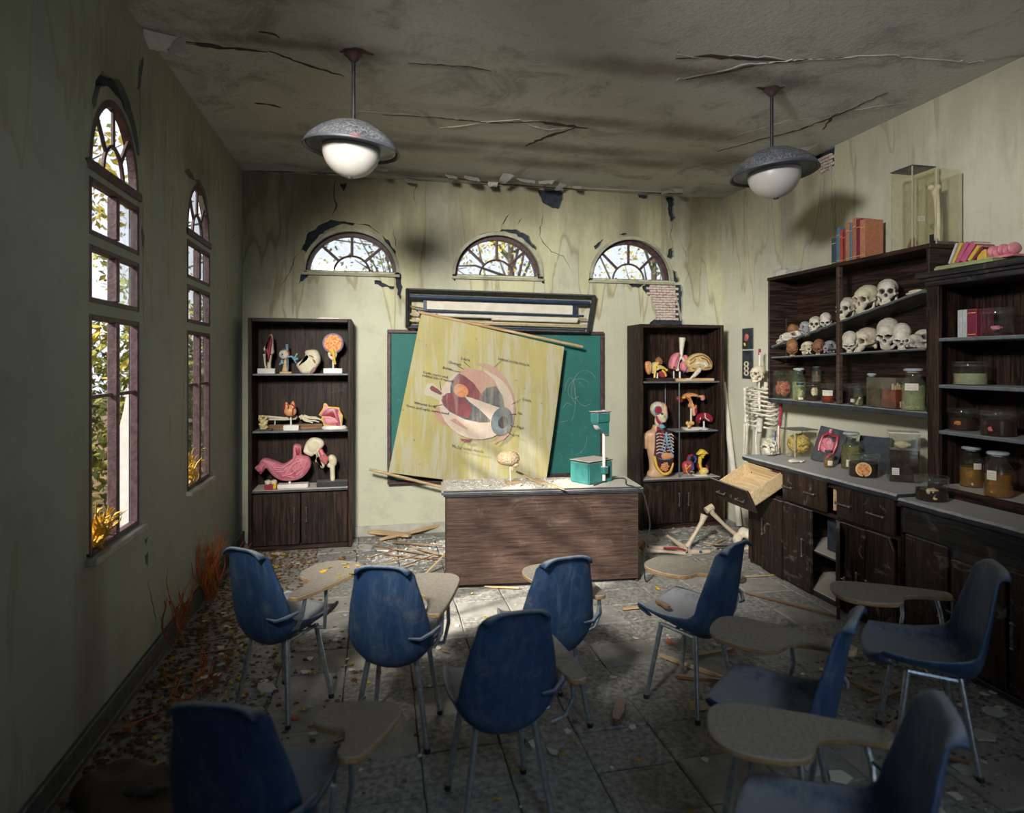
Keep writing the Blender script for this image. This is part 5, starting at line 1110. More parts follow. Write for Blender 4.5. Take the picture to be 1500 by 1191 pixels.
for nm, P, m_, th, yy in (('temple_muscle', ((175,480),(185,466),(205,470),(208,490),(195,500),(178,496)), M_red, .006, -.070), ('blue_ring', ((170,482),(182,464),(206,466),(211,490),(195,504),(175,499)), M_mblue, .006, -.066), ('cheek_muscle', ((188,510),(200,520),(212,545),(225,550),(205,552),(190,535)), M_red, .012, -.036), ('gland', ((200,552),(222,552),(225,568),(205,568)), M_mblue, .02, -.036), ('neck_muscle', ((195,560),(210,575),(215,600),(200,592),(190,575)), M_red, .012, -.036), ('nose_cartilage', ((226,500),(234,505),(234,520),(226,520)), M_mblue, .02, -.062)):
    o_ = puff(t, nm, [qp(*p_) for p_ in P], m_, th, .003, yy, 2)
puff(t, 'open_chest', [qp(*p_) for p_ in ((180,590),(200,575),(240,580),(262,600),(262,660),(262,740),(255,780),(220,790),(185,760),(172,720),(178,650))], M_mar0, .012, .004, -.062, 2)
puff(t, 'fat_edge', [qp(*p_) for p_ in ((170,700),(178,745),(200,775),(222,788),(250,775),(264,735),(258,730),(245,765),(222,775),(205,765),(188,740),(180,700))], M_yel, .012, .003, -.066, 2)
for i in range(7):
    y0 = 590+i*15; P = [qp(182+(i % 2), y0+6), qp(195, y0), qp(212, y0+3), qp(225, y0+10-(4-i))]; rod(t, 'rib', P, .0052, M_bone2, -.078); P = [qp(262, y0+14), qp(252, y0+4), qp(240, y0+6), qp(232, y0+8)]; rod(t, 'rib', P, .005, M_bone2, -.078)
for P in (((228,585),(230,640)), ((230,640),(218,670),(205,695)), ((232,640),(250,680),(258,700)), ((222,600),(215,640),(205,670)), ((240,600),(250,640),(256,670))): rod(t, 'blue_cartilage', [qp(*p_) for p_ in P], .005, M_mblue, -.083)
rod(t, 'breast_bone', [qp(228, 585), qp(232, 640)], .009, M_mblue, -.080)
for P in (((205,578),(210,600),(220,612)), ((215,580),(200,600),(192,610))): rod(t, 'red_vessel', [qp(*p_) for p_ in P], .006, M_red, -.080)
puff(t, 'liver', [qp(*p_) for p_ in ((205,695),(225,680),(258,690),(262,705),(240,708),(215,712))], M_orange, .02, .006, -.064, 2); puff(t, 'stomach', [qp(*p_) for p_ in ((190,705),(215,712),(250,708),(250,722),(215,724),(192,718))], M_slate, .02, .006, -.064, 2)
gg = G(); c0 = qp(222, 747)
for i in range(26): a = i*2.39996; r_ = .0085*math.sqrt(i); gg.ell((c0[0]+r_*math.cos(a)*1.0, -.078, c0[1]+r_*math.sin(a)*1.0), (.0105, .012, .0085), n=8, k=6)
gg.build('intestines', M_orange, t)
# heart & yellow model on deck
t = sb(1005, 705, 5.82, ZR3, 'heart_model', 'red heart model with blue vessels on a dark round base'); q = zl(900, 450, S7, 5.82, t); c_ = q((343,750))[0]
g = G(); g.lathe([(0, 0), (.06, 0), (.05, .014), (.012, .02), (0, .02)], 20, T(c_[0], 0, 0)); g.tube([(c_[0], 0, .015), (c_[0], 0, c_[1]-.05)], .007); g.build('base', M_slate, t)
blob(t, 'heart_muscle', [((c_[0], 0, c_[1]), (.058, .045, .058)), ((c_[0]-.01, 0, c_[1]-.04), (.035, .032, .04)), ((c_[0]+.02, 0, c_[1]+.03), (.04, .035, .035))], mat('heart_red', (.50, .07, .07), (.38, .04, .06), .4, sc=12), .007, 4)
for P in (((350,705),(345,715),(352,725)), ((370,700),(378,715),(370,730)), ((335,735),(345,745),(340,770)), ((360,730),(365,760),(350,780))): rod(t, 'blue_vessel', q(*P), [.013, .012, .008], M_dkblue, -.03)
for P in (((325,745),(330,770),(345,790)), ((350,740),(330,760)), ((345,770),(365,775))): rod(t, 'yellow_vessel', q(*P), .004, M_yel, -.046)
rod(t, 'red_artery', q((345,720),(352,702),(368,698)), .014, M_red, 0)
t = sb(1029, 705, 5.80, ZR3, 'spine_model', 'yellow mushroom-shaped nerve model beside the heart, dull white base'); q = zl(900, 450, S7, 5.80, t)
g = G(); g.box(-.10, .03, -.05, .04, 0, .016); g.build('base', M_white, t, False, .003)
puff(t, 'cap', q((390,695),(395,685),(412,670),(432,680),(438,692),(425,698),(415,712),(402,698)), M_yel, .05, .014, .02, 3); rod(t, 'stalk', q((405,705),(402,740),(408,770),(420,790)), [.020, .017, .020, .03], M_yel, 0)
blob(t, 'root', [((q((425,795))[0][0], 0, .045), (.045, .035, .035)), ((q((410,780))[0][0], 0, .06), (.02, .02, .03))], mat('cream_yellow_root', (.72, .62, .28), (.66, .44, .10)), .006, 3)
for P in (((400,765),(392,750),(394,735)), ((432,770),(436,755),(430,742))): rod(t, 'red_horn', q(*P), [.010, .009, .006], M_red, -.01)
# ================================================================== SKULLS
def human_skull(nm, m, jaw=True):
    g = G()
    for c, r in (((0, .022, .118), (.070, .088, .066)), ((0, -.035, .112), (.058, .045, .050)), ((0, -.052, .062), (.046, .036, .052)), ((0, -.062, .030), (.030, .026, .026)), ((0, .035, .070), (.052, .055, .035))): g.ell(c, r)
    for s in (-1, 1):
        g.ell((s*.046, -.046, .062), (.020, .022, .015)); g.tube([(s*.050, -.045, .062), (s*.066, -.01, .066), (s*.062, .02, .075)], .0075, 6); g.tube([(s*.012, -.083, .098), (s*.040, -.076, .102), (s*.058, -.05, .09)], .009, 6); g.ell((s*.056, .03, .045), (.012, .014, .02))
    if jaw:
        g.tube([(-.058, .008, .060), (-.052, -.005, .012), (-.032, -.052, -.008), (0, -.070, -.010), (.032, -.052, -.008), (.052, -.005, .012), (.058, .008, .060)], [.009, .012, .013, .015, .013, .012, .009], 8)
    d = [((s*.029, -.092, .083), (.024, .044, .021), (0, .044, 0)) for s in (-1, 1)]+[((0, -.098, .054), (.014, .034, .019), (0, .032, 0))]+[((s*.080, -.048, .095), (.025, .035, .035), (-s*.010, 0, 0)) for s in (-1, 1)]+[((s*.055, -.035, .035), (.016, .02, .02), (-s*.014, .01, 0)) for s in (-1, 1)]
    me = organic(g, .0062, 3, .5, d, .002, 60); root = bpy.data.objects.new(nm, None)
    t = G()
    for i in range(-4, 5):
        a = i*.2; t.cb((.030*math.sin(a)*1.15, -.058-.026*math.cos(a), .012), (.0062, .006, .013))
        if jaw: t.cb((.029*math.sin(a)*1.15, -.052-.026*math.cos(a), -.001+.0), (.0058, .006, .011))
    return me, t.mesh('teeth', False)
def animal_skull(L_=1.0):
    g = G()
    for c, r in (((0, .03, .05), (.040, .050, .038)), ((0, -.03, .042), (.026, .05, .024)), ((0, -.075, .034), (.017, .032, .016)), ((0, -.02, .018), (.022, .05, .010))): g.ell(c, r)
    for s in (-1, 1): g.tube([(s*.022, -.035, .036), (s*.044, .0, .036), (s*.036, .035, .036)], .006, 6); g.tube([(s*.03, .03, .03), (s*.026, .0, .008), (s*.008, -.085, .012)], [.008, .007, .005], 6)
    d = [((s*.036, -.008, .055), (.022, .022, .016), (-s*.020, 0, -.004)) for s in (-1, 1)]+[((0, -.105, .036), (.010, .018, .009), (0, .014, 0))]
    return organic(g, .0052, 3, .5, d, .0015, 70)
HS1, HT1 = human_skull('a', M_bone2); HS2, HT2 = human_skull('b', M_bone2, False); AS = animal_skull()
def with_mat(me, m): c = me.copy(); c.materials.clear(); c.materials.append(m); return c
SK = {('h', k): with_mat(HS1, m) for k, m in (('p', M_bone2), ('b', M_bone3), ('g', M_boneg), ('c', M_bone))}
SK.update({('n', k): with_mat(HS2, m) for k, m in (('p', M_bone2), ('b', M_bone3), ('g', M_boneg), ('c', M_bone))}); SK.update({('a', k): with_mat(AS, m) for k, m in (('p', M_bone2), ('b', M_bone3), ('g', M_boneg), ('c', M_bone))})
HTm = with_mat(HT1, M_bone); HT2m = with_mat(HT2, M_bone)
def skull(kind, tone, loc, rot, s, label, grp='skulls on the glass shelves'):
    t = thing('skull', label, 'skull', loc, 0, grp); t.rotation_euler = tuple(math.radians(a) for a in rot); t.scale = (s, s, s)
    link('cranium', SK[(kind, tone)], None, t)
    if kind in 'hn': link('teeth', HTm if kind == 'h' else HT2m, None, t)
    # rest the lowest point on the support
    M_ = Matrix.LocRotScale(Vector((0, 0, 0)), t.rotation_euler, t.scale); lo = min((M_ @ v.co).z for v in SK[(kind, tone)].vertices); t.location.z -= lo; return t
def yat(px, X): return PX(px, 530, X).y
TL = math.degrees(math.atan((2.10-1.785)/1.49))
for px, X, kind, tone, rz, tip, s, lb, ex in [
  (1145, 3.36, 'a', 'c', -60, 0, .85, 'small round pale skull at the low end of the sloping glass shelf', 0),
  (1160, 3.37, 'a', 'p', -80, 0, 1.25, 'long narrow animal skull on the sloping shelf, below the upright brown bone', 0),
  (1174, 3.46, 'n', 'b', -100, 95, .62, 'rust-brown skull standing on end at the top of the sloping shelf heap', .03),
  (1180, 3.36, 'a', 'g', -30, 20, 1.05, 'grey broken skull in front of the upright brown one', 0),
  (1194, 3.38, 'h', 'p', -48, 0, .66, 'small human skull staring out left of the shelf divider', 0),
  (1210, 3.37, 'n', 'p', -45, 25, .60, 'small tilted skull touching the left of the shelf divider', 0),
  (1240, 3.38, 'h', 'p', -70, 0, .88, 'human skull with red-brown eye socket just right of the divider, upper shelf', 0),
  (1270, 3.40, 'h', 'c', -80, 6, 1.0, 'large domed skull in the middle of the upper sloping shelf', 0),
  (1300, 3.385, 'h', 'p', -50, 0, .92, 'human skull facing out at the high end of the sloping shelf', 0)]:
    y = yat(px, X); skull(kind, tone, (X, y, sh_top(y)+.003+ex), (tip, 0, rz), s, lb)
for px, X, kind, tone, rz, tip, s, lb in [
  (1161, 3.31, 'n', 'b', -40, 50, .62, 'brown skull drooping over the edge of the lower glass shelf'),
  (1184, 3.37, 'a', 'c', -35, 0, 1.35, 'pale snub-nosed skull beside the drooping brown one'),
  (1201, 3.33, 'n', 'b', -60, 30, .55, 'small reddish brown skull between two pale ones, lower shelf'),
  (1214, 3.38, 'a', 'g', -50, 0, 1.25, 'bluish grey skull touching the divider on the lower shelf'),
  (1246, 3.34, 'n', 'p', -50, 40, .70, 'small dark-socketed skull right of the divider, lower shelf'),
  (1268, 3.42, 'n', 'c', -85, 0, 1.0, 'wide cream skull with sunken temple in mid lower shelf'),
  (1303, 3.42, 'h', 'p', -62, 25, .95, 'tall pale skull with blackened teeth, lower shelf'),
  (1321, 3.33, 'n', 'p', -45, 35, .78, 'pale skull tipped forward in front of the blackened one'),
  (1348, 3.40, 'a', 'p', -75, 0, 1.5, 'long pale skull at the near end of the lower shelf')]:
    y = yat(px, X); skull(kind, tone, (X, y, sh_mid(y)+.003), (tip, 0, rz), s, lb)
y = yat(1345, 3.40); t = thing('jaw_plate', 'flat broken white bone lying at the highest end of the sloping shelf', 'bone', (3.40, y, sh_top(y)+.002))
blob(t, 'plate', [((0, 0, .018), (.05, .09, .014)), ((.0, -.05, .022), (.03, .04, .014))], M_bone2, .007, 3)
blob(t, 'ridge', [((-.02, 0, .032), (.012, .06, .010))], M_bone, .005, 2)
p = PF(1122, 672, CZ); skull('h', 'p', (3.06, 4.50, CZ+.001), (-75, 20, -62), .78, 'pale human skull lying on its side on the far corner of the worktop', 'loose bones on the worktop')
# ================================================================== JARS
M_scrib = mat('ink', (.03, .03, .04)); M_cork = mat('stopper_grey', (.45, .50, .52), (.36, .40, .42), .3); M_capb = mat('dark_cap', (.02, .03, .05), (.05, .06, .08), .5, dust=.5)
def wall_lathe(nm, prof_, m, t, n=28): g = G(); g.lathe(prof_, n, None, True); return g.build(nm, m, t, .9)
CAMP = Vector((0, 0, EYE))
def jar(kind, px, X, z, r, h, label, fill=.6, liq=None, lid=None, glass=None, lab=None, grp=None, y=None, sq=None):
    """kind: dish (wide lidded), bottle (shoulder and neck), tank (square)"""
    y = yat(px, X) if y is None else y; nm = {'dish': 'glass_dish', 'bottle': 'specimen_bottle', 'tank': 'glass_tank', 'jar': 'specimen_jar'}[kind]
    t = thing(nm, label, {'dish': 'dish', 'tank': 'tank'}.get(kind, 'jar'), (X, y, z), 0, grp); gm = glass or M_glass; e = .003
    if kind in ('dish', 'jar'):
        wall_lathe('body', [(0, 0), (r-.004, 0), (r, .004), (r, h*.82), (r+.003, h*.84), (r+.003, h*.87), (r-.003, h*.88)], gm, t)
        g = G(); g.lathe([(0, .004), (r-e-.002, .004), (r-e, .008), (r-e, h*.82)], 28, None, True)
        wall_lathe('lid', [(r+.004, h*.80), (r+.004, h-.004), (r, h), (.012, h), (.010, h+.004), (0, h+.004)], gm, t) if lid is not False else None
        q = G(); q.tube([((r+.004)*math.cos(a*math.pi/14), (r+.004)*math.sin(a*math.pi/14), h-.002) for a in range(29)], .0028, 5); q.build('rim', gm, t)
        top_ = h*.82
    elif kind == 'bottle':
        nr = r*.62; wall_lathe('body', [(0, 0), (r-.005, 0), (r, .005), (r, h*.60), (r*.97, h*.66), (r*.80, h*.74), (nr, h*.80), (nr, h*.88), (nr+.006, h*.895), (nr+.006, h*.92), (nr-.002, h*.925)], gm, t); top_ = h*.62
        st = {'flat': [(0, .90*h), (nr*.8, .90*h), (nr*.8, .93*h), (nr*1.25, .94*h), (nr*1.3, .97*h), (nr*1.1, h), (0, h)], 'cap': [(0, .86*h), (nr+.004, .86*h), (nr+.006, .88*h), (nr+.006, .99*h), (nr, h), (0, h)]}[lid or 'flat']
        g = G(); g.lathe(st, 22); g.build('stopper', {'cap': M_capb}.get(lid, M_cork), t)
    else:
        w_, d_ = sq; 
        for a, b, c, d in ((-w_, -w_+.004, -d_, d_), (w_-.004, w_, -d_, d_), (-w_, w_, -d_, -d_+.004), (-w_, w_, d_-.004, d_)): g = G(); g.box(a, b, c, d, .004, h); g.build('glass_side', gm, t, False)
        g = G(); g.box(-w_, w_, -d_, d_, 0, .004); g.build('base', gm, t, False)
        if lid: g = G(); g.box(-w_-.004, w_+.004, -d_-.004, d_+.004, h, h+.008); g.build('lid', lid, t, False, .002)
        for sx in (-1, 1):
            for sy in (-1, 1): g = G(); g.cb((sx*(w_-.002), sy*(d_-.002), h/2), (.0055, .0055, h)); g.build('edge_strip', M_aedge if gm is M_acry else gm, t, False)
        top_ = h
    if liq:
        f = fill*h
        if kind == 'tank': g = G(); g.box(-sq[0]+.006, sq[0]-.006, -sq[1]+.006, sq[1]-.006, .006, f); g.build('liquid', liq, t, False)
        else: g = G(); R_ = r-.0045; f = min(f, top_); g.lathe([(0, .005), (R_, .005), (R_, f), (0, f)], 28); g.build('liquid', liq, t, .9)
    if lab:   # (width, height, z, tilt)
        lw, lh, lz = lab[:3]; d = (CAMP-t.location); ang = math.atan2(d.y, d.x)+(lab[3] if len(lab) > 3 else .15)
        if kind == 'tank':
            g = G(); lx = lab[4] if len(lab) > 4 else 0; g.box(lx-lw/2, lx+lw/2, -sq[1]-.002, -sq[1]-.0005, lz, lz+lh); l_ = g.build('label', M_label, t, False)
            for k in range(3): q = G(); q.tube([(lx-lw*.35+lw*.7*i/9, -sq[1]-.003, lz+lh*(.75-.25*k)+random.uniform(-.002, .002)) for i in range(10)], .0006, 4); q.build('handwriting', M_scrib, l_)
        else:
            g = G(); n = 8; hw = lw/2/r; vs = []
            for rr in (r+.0006, r+.0018):
                for i in range(n+1):
                    a = ang-hw+2*hw*i/n
                    vs += [(rr*math.cos(a), rr*math.sin(a), lz), (rr*math.cos(a), rr*math.sin(a), lz+lh)]
            o_ = 2*(n+1); fs = []
            for i in range(n): fs += [(2*i, 2*i+1, 2*i+3, 2*i+2), (o_+2*i, o_+2*i+2, o_+2*i+3, o_+2*i+1), (2*i, 2*i+2, o_+2*i+2, o_+2*i), (2*i+1, o_+2*i+1, o_+2*i+3, 2*i+3)]
            fs += [(0, o_, o_+1, 1), (2*n, 2*n+1, o_+2*n+1, o_+2*n)]; g.add(vs, fs); l_ = g.build('label', M_label, t, False)
            if lh > .012:
                for k in range(2 if lh < .03 else 3):
                    zz = lz+lh*(.72-.24*k); q = G(); q.tube([((r+.0025)*math.cos(ang-hw*.75+1.5*hw*i/9*.95), (r+.0025)*math.sin(ang-hw*.75+1.5*hw*i/9*.95), zz+random.uniform(-.0015, .0015)) for i in range(10)], .0006, 4); q.build('handwriting', M_scrib, l_)
    return t
def worms(t, nm, c, r, n, th, m, seed, turns=9):
    rnd = random.Random(seed); g = G()
    for i in range(n):
        a0 = rnd.uniform(0, 6.28); b0 = rnd.uniform(-.9, .9); P = []
        for k in range(turns):
            a = a0+k*.42; b = b0+.28*math.sin(k*1.7+i); cb_ = math.cos(b); P.append((c[0]+r[0]*cb_*math.cos(a), c[1]+r[1]*cb_*math.sin(a), c[2]+r[2]*math.sin(b)))
        g.tube(P, th, 7)
    g.ell(c, tuple(x*.9 for x in r)); return g.build(nm, m, t, 3.0)
def lump(t, nm, c, r, m, seed=1, k=7, rough=.004):
    rnd = random.Random(seed); g = G(); g.ell(c, tuple(x*.75 for x in r))
    for i in range(k): a = rnd.uniform(0, 6.28); b = rnd.uniform(-.8, .9); g.ell((c[0]+r[0]*.55*math.cos(a), c[1]+r[1]*.55*math.sin(a), c[2]+r[2]*.5*math.sin(b)), tuple(x*rnd.uniform(.3, .5) for x in r))
    return link(nm, organic(g, max(.004, min(r)*.16), 2, .5, (), rough, 90), m, t)
M_gut = mat('red_pink_gut', (.58, .16, .14), (.40, .08, .08), .35, sc=30); M_coral = mat('cream_specimen', (.72, .62, .42), (.58, .46, .26), .6, sc=40, bmp=.5); M_sponge = mat('yellow_sponge', (.66, .48, .12), (.48, .33, .06), .6, sc=60, lo=.4, hi=.6, bmp=1)
M_flesh = mat('orange_flesh', (.60, .22, .06), (.42, .10, .03), .4, sc=25); M_aedge = mat('acrylic_edge', (.50, .47, .36), (.40, .37, .27), .25); M_egg = mat('yolk_specimen', (.74, .48, .14), (.70, .60, .40), .4, sc=20)
WZ = 1.3375; gj = 'jars on the bottom of the wall cabinet'
t = jar('tank', 1146, 3.42, WZ, 0, .235, 'square glass tank holding coiled pink-red gut, far end of the wall cabinet', glass=M_glassg, sq=(.085, .075), grp=gj); worms(t, 'gut', (0, -.005, .085), (.055, .05, .07), 12, .012, M_gut, 3)
t = jar('bottle', 1170, 3.47, WZ, .055, .26, 'pale-stoppered green bottle behind a small capped jar', .55, L_green, 'flat', M_glassg, grp=gj)
t = jar('bottle', 1172, 3.35, WZ, .036, .145, 'small capped jar of beige matter before the green bottle', .5, L_clear, 'cap', M_glassg, (.035, .016, .008), grp=gj); lump(t, 'specimen', (0, 0, .05), (.026, .026, .04), M_coral, 2); 
g = G(); g.ell((.0, 0, .0), (.012, .014, .008)); o = g.build('cotton_ball', M_leafg); o.location = (3.325, yat(1163, 3.325), WZ+.0085); setp(o, 'tiny green pellet beside the small capped jar', 'pellet')
t = jar('dish', 1191, 3.42, WZ, .062, .145, 'clear round jar of cream coral-like growth with a bottle standing on it', .2, L_dark, None, grp=gj); lump(t, 'specimen', (.0, -.015, .075), (.03, .022, .045), M_coral, 5, 12, .006)
yb = yat(1196, 3.43); t = jar('bottle', 1196, 3.43, WZ+.1505, .036, .125, 'small capped bottle with a brown bone standing on the coral jar', .45, L_clear, 'cap', M_glassg, grp=gj); q = G(); q.tube([(.01, 0, .01), (.0, -.005, .085)], [.009, .007], 8); q.build('bone_piece', M_bone3, t)
t = jar('dish', 1213, 3.36, WZ, .046, .145, 'round jar of red liquid with wide white label, touching the divider', .55, L_red, None, None, (.075, .042, .055, -.1), grp=gj); lump(t, 'specimen', (0, 0, .035), (.03, .03, .025), M_flesh, 4)
t = jar('dish', 1236, 3.44, WZ, .042, .145, 'narrow dark-liquid jar just right of the divider', .62, L_dark, None, grp=gj)
t = jar('dish', 1256, 3.42, WZ, .060, .155, 'round jar of dark liquid with small square label behind a bone bottle', .42, L_dark, None, None, (.03, .025, .02, -.55), grp=gj)
t = jar('bottle', 1257, 3.315, WZ, .032, .125, 'little capped bottle with a bone inside, at the shelf edge right of divider', .4, L_clear, 'cap', M_glassg, grp=gj); q = G(); q.tube([(-.012, 0, .01), (.0, 0, .04), (.012, -.005, .062)], [.009, .005, .008], 8); q.build('bone_piece', M_bone, t)
t = jar('bottle', 1277, 3.47, WZ, .038, .23, 'white-topped bottle of murky liquid behind the dark square tank', .6, L_dark, 'flat', grp=gj)
t = jar('tank', 1289, 3.40, WZ, 0, .205, 'square tank of near-black fluid beside the tank with yellow fingers', .62, L_dark, sq=(.055, .06), grp=gj); lump(t, 'specimen', (.0, -.045, .07), (.02, .008, .05), M_flesh, 8)
t = jar('tank', 1311, 3.38, WZ, 0, .205, 'square tank of red-amber fluid with yellow finger-like growth rising out', .62, L_red, sq=(.055, .06), lab=(.038, .038, .012, 0, .0), grp=gj)
for k, (dx, hh) in enumerate(((-.03, .165), (-.012, .155), (.003, .17), (.016, .16), (.028, .14))): q = G(); q.tube([(dx*.7, -.01, .05), (dx, -.012, .10), (dx*1.15, -.02, hh)], [.010, .010, .006], 8); q.build('finger_growth', M_egg, t)
t = jar('bottle', 1338, 3.365, WZ, .069, .27, 'large greenish jar with blank label and pale liquid, near end of wall cabinet', .60, L_green, 'flat', M_glassg, (.075, .045, .130, -.15), grp=gj)
for k in range(4): q = G(); a = k*1.3; q.tube([(.045*math.cos(a), .045*math.sin(a), .016), (.0, 0, .022+k*.004), (-.045*math.cos(a+.4), -.045*math.sin(a+.4), .016)], .006, 6); q.build('pale_strip', M_egg, t)
# ---- worktop jars
gw_ = 'specimens on the worktop'
p = PF(1166, 667, CZ); t = jar('tank', 0, 3.38, CZ+.001, 0, .215, 'square glass tank with a big yellow sponge-like brain, dark lid', sq=(.105, .095), lid=M_capb, glass=M_acry, y=4.52, grp=gw_); worms(t, 'sponge_brain', (0, 0, .10), (.08, .07, .075), 26, .012, M_sponge, 11, 7)
t = thing('pelvis_bone', 'small white wing-shaped bone lying flat on the worktop', 'bone', PF(1167, 678, CZ)+Vector((0, 0, .001)), 20)
blob(t, 'bone_plate', [((0, 0, .014), (.07, .028, .012)), ((-.05, .01, .016), (.03, .025, .014)), ((.06, -.005, .012), (.022, .025, .010)), ((.01, -.025, .012), (.015, .022, .010))], M_bone2, .006, 2); blob(t, 'crest', [((-.02, .012, .026), (.05, .008, .008))], M_bone, .005, 2)
def plaque(px0, py0, px1, py1, X, lean, w_, h_, label, y=None):
    p = PX((px0+px1)/2, 530, X); t = thing('anatomy_plaque', label, 'plaque', (X, p.y if y is None else y, CZ+.001), -60); t.rotation_euler = (math.radians(-lean), 0, math.radians(-68))
    g = G(); g.box(-w_/2, w_/2, 0, .014, 0, h_); g.build('board', M_slate, t, False, .002); return t
t = plaque(1183, 624, 1229, 672, 3.33, 18, .21, .275, 'leaning black plaque with pink intestines, in front of the green-lidded jar'); t.rotation_euler[1] = math.radians(8)
worms(t, 'small_intestine', (-.005, -.010, .135), (.045, .012, .065), 14, .009, M_pink, 21)
q = G(); P = [(-.055, -.012, .075), (-.062, -.014, .13), (-.055, -.014, .20), (-.02, -.014, .225), (.02, -.014, .215), (.055, -.014, .215), (.062, -.014, .15), (.055, -.014, .09), (.03, -.014, .06), (.015, -.014, .03)]; q.tube(P, [.010]+[.014]*7+[.012, .008], 8); q.build('large_intestine', M_red, t)
q = G(); q.tube([(-.01, -.014, .225), (-.012, -.014, .26)], .012, 8); q.build('stomach_end', M_pink, t)
t = plaque(1222, 636, 1240, 680, 3.44, 12, .19, .20, 'dark plaque half hidden behind the olive jar, with an orange organ relief'); puff(t, 'organ_relief', [(-.06, .02), (-.02, -.0+.015), (.0, .05), (.005, .12), (-.0, .15), (.01, .165), (-.06, .165), (-.055, .14), (-.075, .10), (-.075, .05)], M_skin, .03, .01, -.001, 3)
t = plaque(1262, 632, 1293, 655, 3.46, 14, .22, .235, 'plain dark plaque leaning on the wall between olive jar and dark cylinder')
q = G(); q.tube([(-.11, -.002, .0), (-.11, -.002, .235), (.11, -.002, .235), (.11, -.002, 0)], .003, 5); q.build('plaque_edge', M_slate, t)
t = jar('bottle', 1214, 3.22, CZ+.001, .034, .125, 'little dark-capped bottle with square label before the black plaque', .5, L_amber, 'cap', M_glassg, (.032, .034, .018, .3), grp=gw_)
t = jar('bottle', 1247, 3.34, CZ+.001, .068, .262, 'tall olive jar with glass stopper and yellow contents on the worktop', .62, L_olive, 'flat', M_glassg, (.022, .05, .02, -.3), grp=gw_); lump(t, 'specimen', (.01, -.01, .13), (.045, .04, .04), M_egg, 9, 8, .006)
t = jar('dish', 1265, 3.20, CZ+.001, .092, .150, 'wide lidded dish of brown fluid with a round red slice inside', .60, L_dark, None, grp=gw_)
q = G(); q.lathe([(0, -.004), (.046, -.004), (.048, 0), (.046, .004), (0, .004)], 26); sl = q.build('slice_rind', M_egg, t); sl.location = (-.055, -.062, .055); sl.rotation_euler = (math.radians(90), 0, math.radians(-42))
q = G(); q.lathe([(0, -.0055), (.038, -.0055), (.038, .0055), (0, .0055)], 22); q.build('slice_core', M_gland, sl)
t = jar('tank', 1323, 3.33, CZ+.001, 0, .31, 'tall square jar of near-black fluid with brown foam, biggest on the worktop', .66, L_dark, glass=M_glass, sq=(.085, .08), lid=M_label, lab=(.04, .045, .045, 0, -.05), grp=gw_)
lump(t, 'foam', (-.01, -.03, .235), (.055, .035, .035), M_coral, 14); t.rotation_euler = (0, 0, math.radians(-38))
t = jar('dish', 1368, 3.09, CZ-.017, .082, .135, 'round lidded dish of pale folded tissue at the near end of the worktop', .46, L_dark, None, grp=gw_, y=2.98); lump(t, 'specimen', (-.035, -.035, .050), (.04, .035, .035), M_coral, 17, 9, .004); lump(t, 'orange_piece', (-.03, -.055, .025), (.03, .02, .02), M_egg, 3, 5)
# ---- tall cabinet contents
gt = 'jars in the tall cabinet'
def book(nm, label, c, d, m, grp, rot=(0, 0, 0), bands=None):
    """spine towards -x; d = (depth x, thickness y, height z); origin at base"""
    t = thing(nm, label, 'book', c, 0, grp); t.rotation_euler = tuple(math.radians(a) for a in rot); D, W_, H2 = d
    for s in (-1, 1): g = G(); g.box(-D/2, D/2, min(s*W_/2, s*(W_/2-.003)), max(s*W_/2, s*(W_/2-.003)), 0, H2); g.build('cover_board', m, t, False)
    g = G(); g.box(-D/2-.003, -D/2+.002, -W_/2, W_/2, 0, H2); sp_ = g.build('spine', m, t, False, .002); g = G(); g.box(-D/2+.002, D/2-.004, -W_/2+.003, W_/2-.003, .003, H2-.003); g.build('page_block', M_paper, t, False)
    if bands:
        for z in bands: g = G(); g.box(-D/2-.004, -D/2-.003, -W_/2*.85, W_/2*.85, H2*z, H2*z+.004); g.build('spine_band', M_yel, sp_, False)
    return t
def bm_(n, c, c2=None): return mat('book_'+n, c, c2 or tuple(x*.75 for x in c), .6, sc=30, dust=.3)
B_or, B_or2, B_red, B_mar, B_blu, B_nav, B_wht, B_yel, B_pnk, B_grn = bm_('orange', (.50, .20, .11)), bm_('brick', (.42, .17, .10)), bm_('red', (.50, .07, .03)), bm_('maroon', (.20, .02, .05)), bm_('blue', (.10, .20, .28)), bm_('navy', (.05, .075, .10)), bm_('grey', (.52, .53, .54)), bm_('yellow', (.66, .45, .06)), bm_('pink', (.50, .10, .20)), bm_('green', (.30, .36, .16))
def spanY(a, b, X): y0, y1 = yat(a, X), yat(b, X); return (y0+y1)/2, abs(y0-y1)
for a, b, H2, m_, nm in ((1403, 1409, .165, B_wht, 'pale grey'), (1410, 1416, .165, B_wht, 'second grey'), (1417, 1431, .165, B_mar, 'maroon')):
    y, w_ = spanY(a, b, 3.36); book('book', '%s book upright on the top shelf of the tall cabinet' % nm, (3.42, y, 1.7905), (.12, w_, H2), m_, 'books in the tall cabinet', bands=(.1, .85) if m_ is B_mar else None)
t = jar('dish', 1461, 3.36, 1.7905, .075, .155, 'clear lidded dish with a pink shell-like piece, top shelf of tall cabinet', .12, L_dark, None, grp=gt); lump(t, 'specimen', (-.02, -.01, .045), (.035, .03, .02), M_pink, 6)
t = jar('dish', 1421, 3.36, 1.5155, .085, .135, 'lidded dish of green water with red and brown lumps, second shelf', .50, L_green, None, grp=gt); lump(t, 'brown_lump', (-.03, .045, .03), (.025, .025, .022), M_flesh, 7); lump(t, 'red_piece', (-.03, -.02, .016), (.03, .02, .01), M_red, 8)
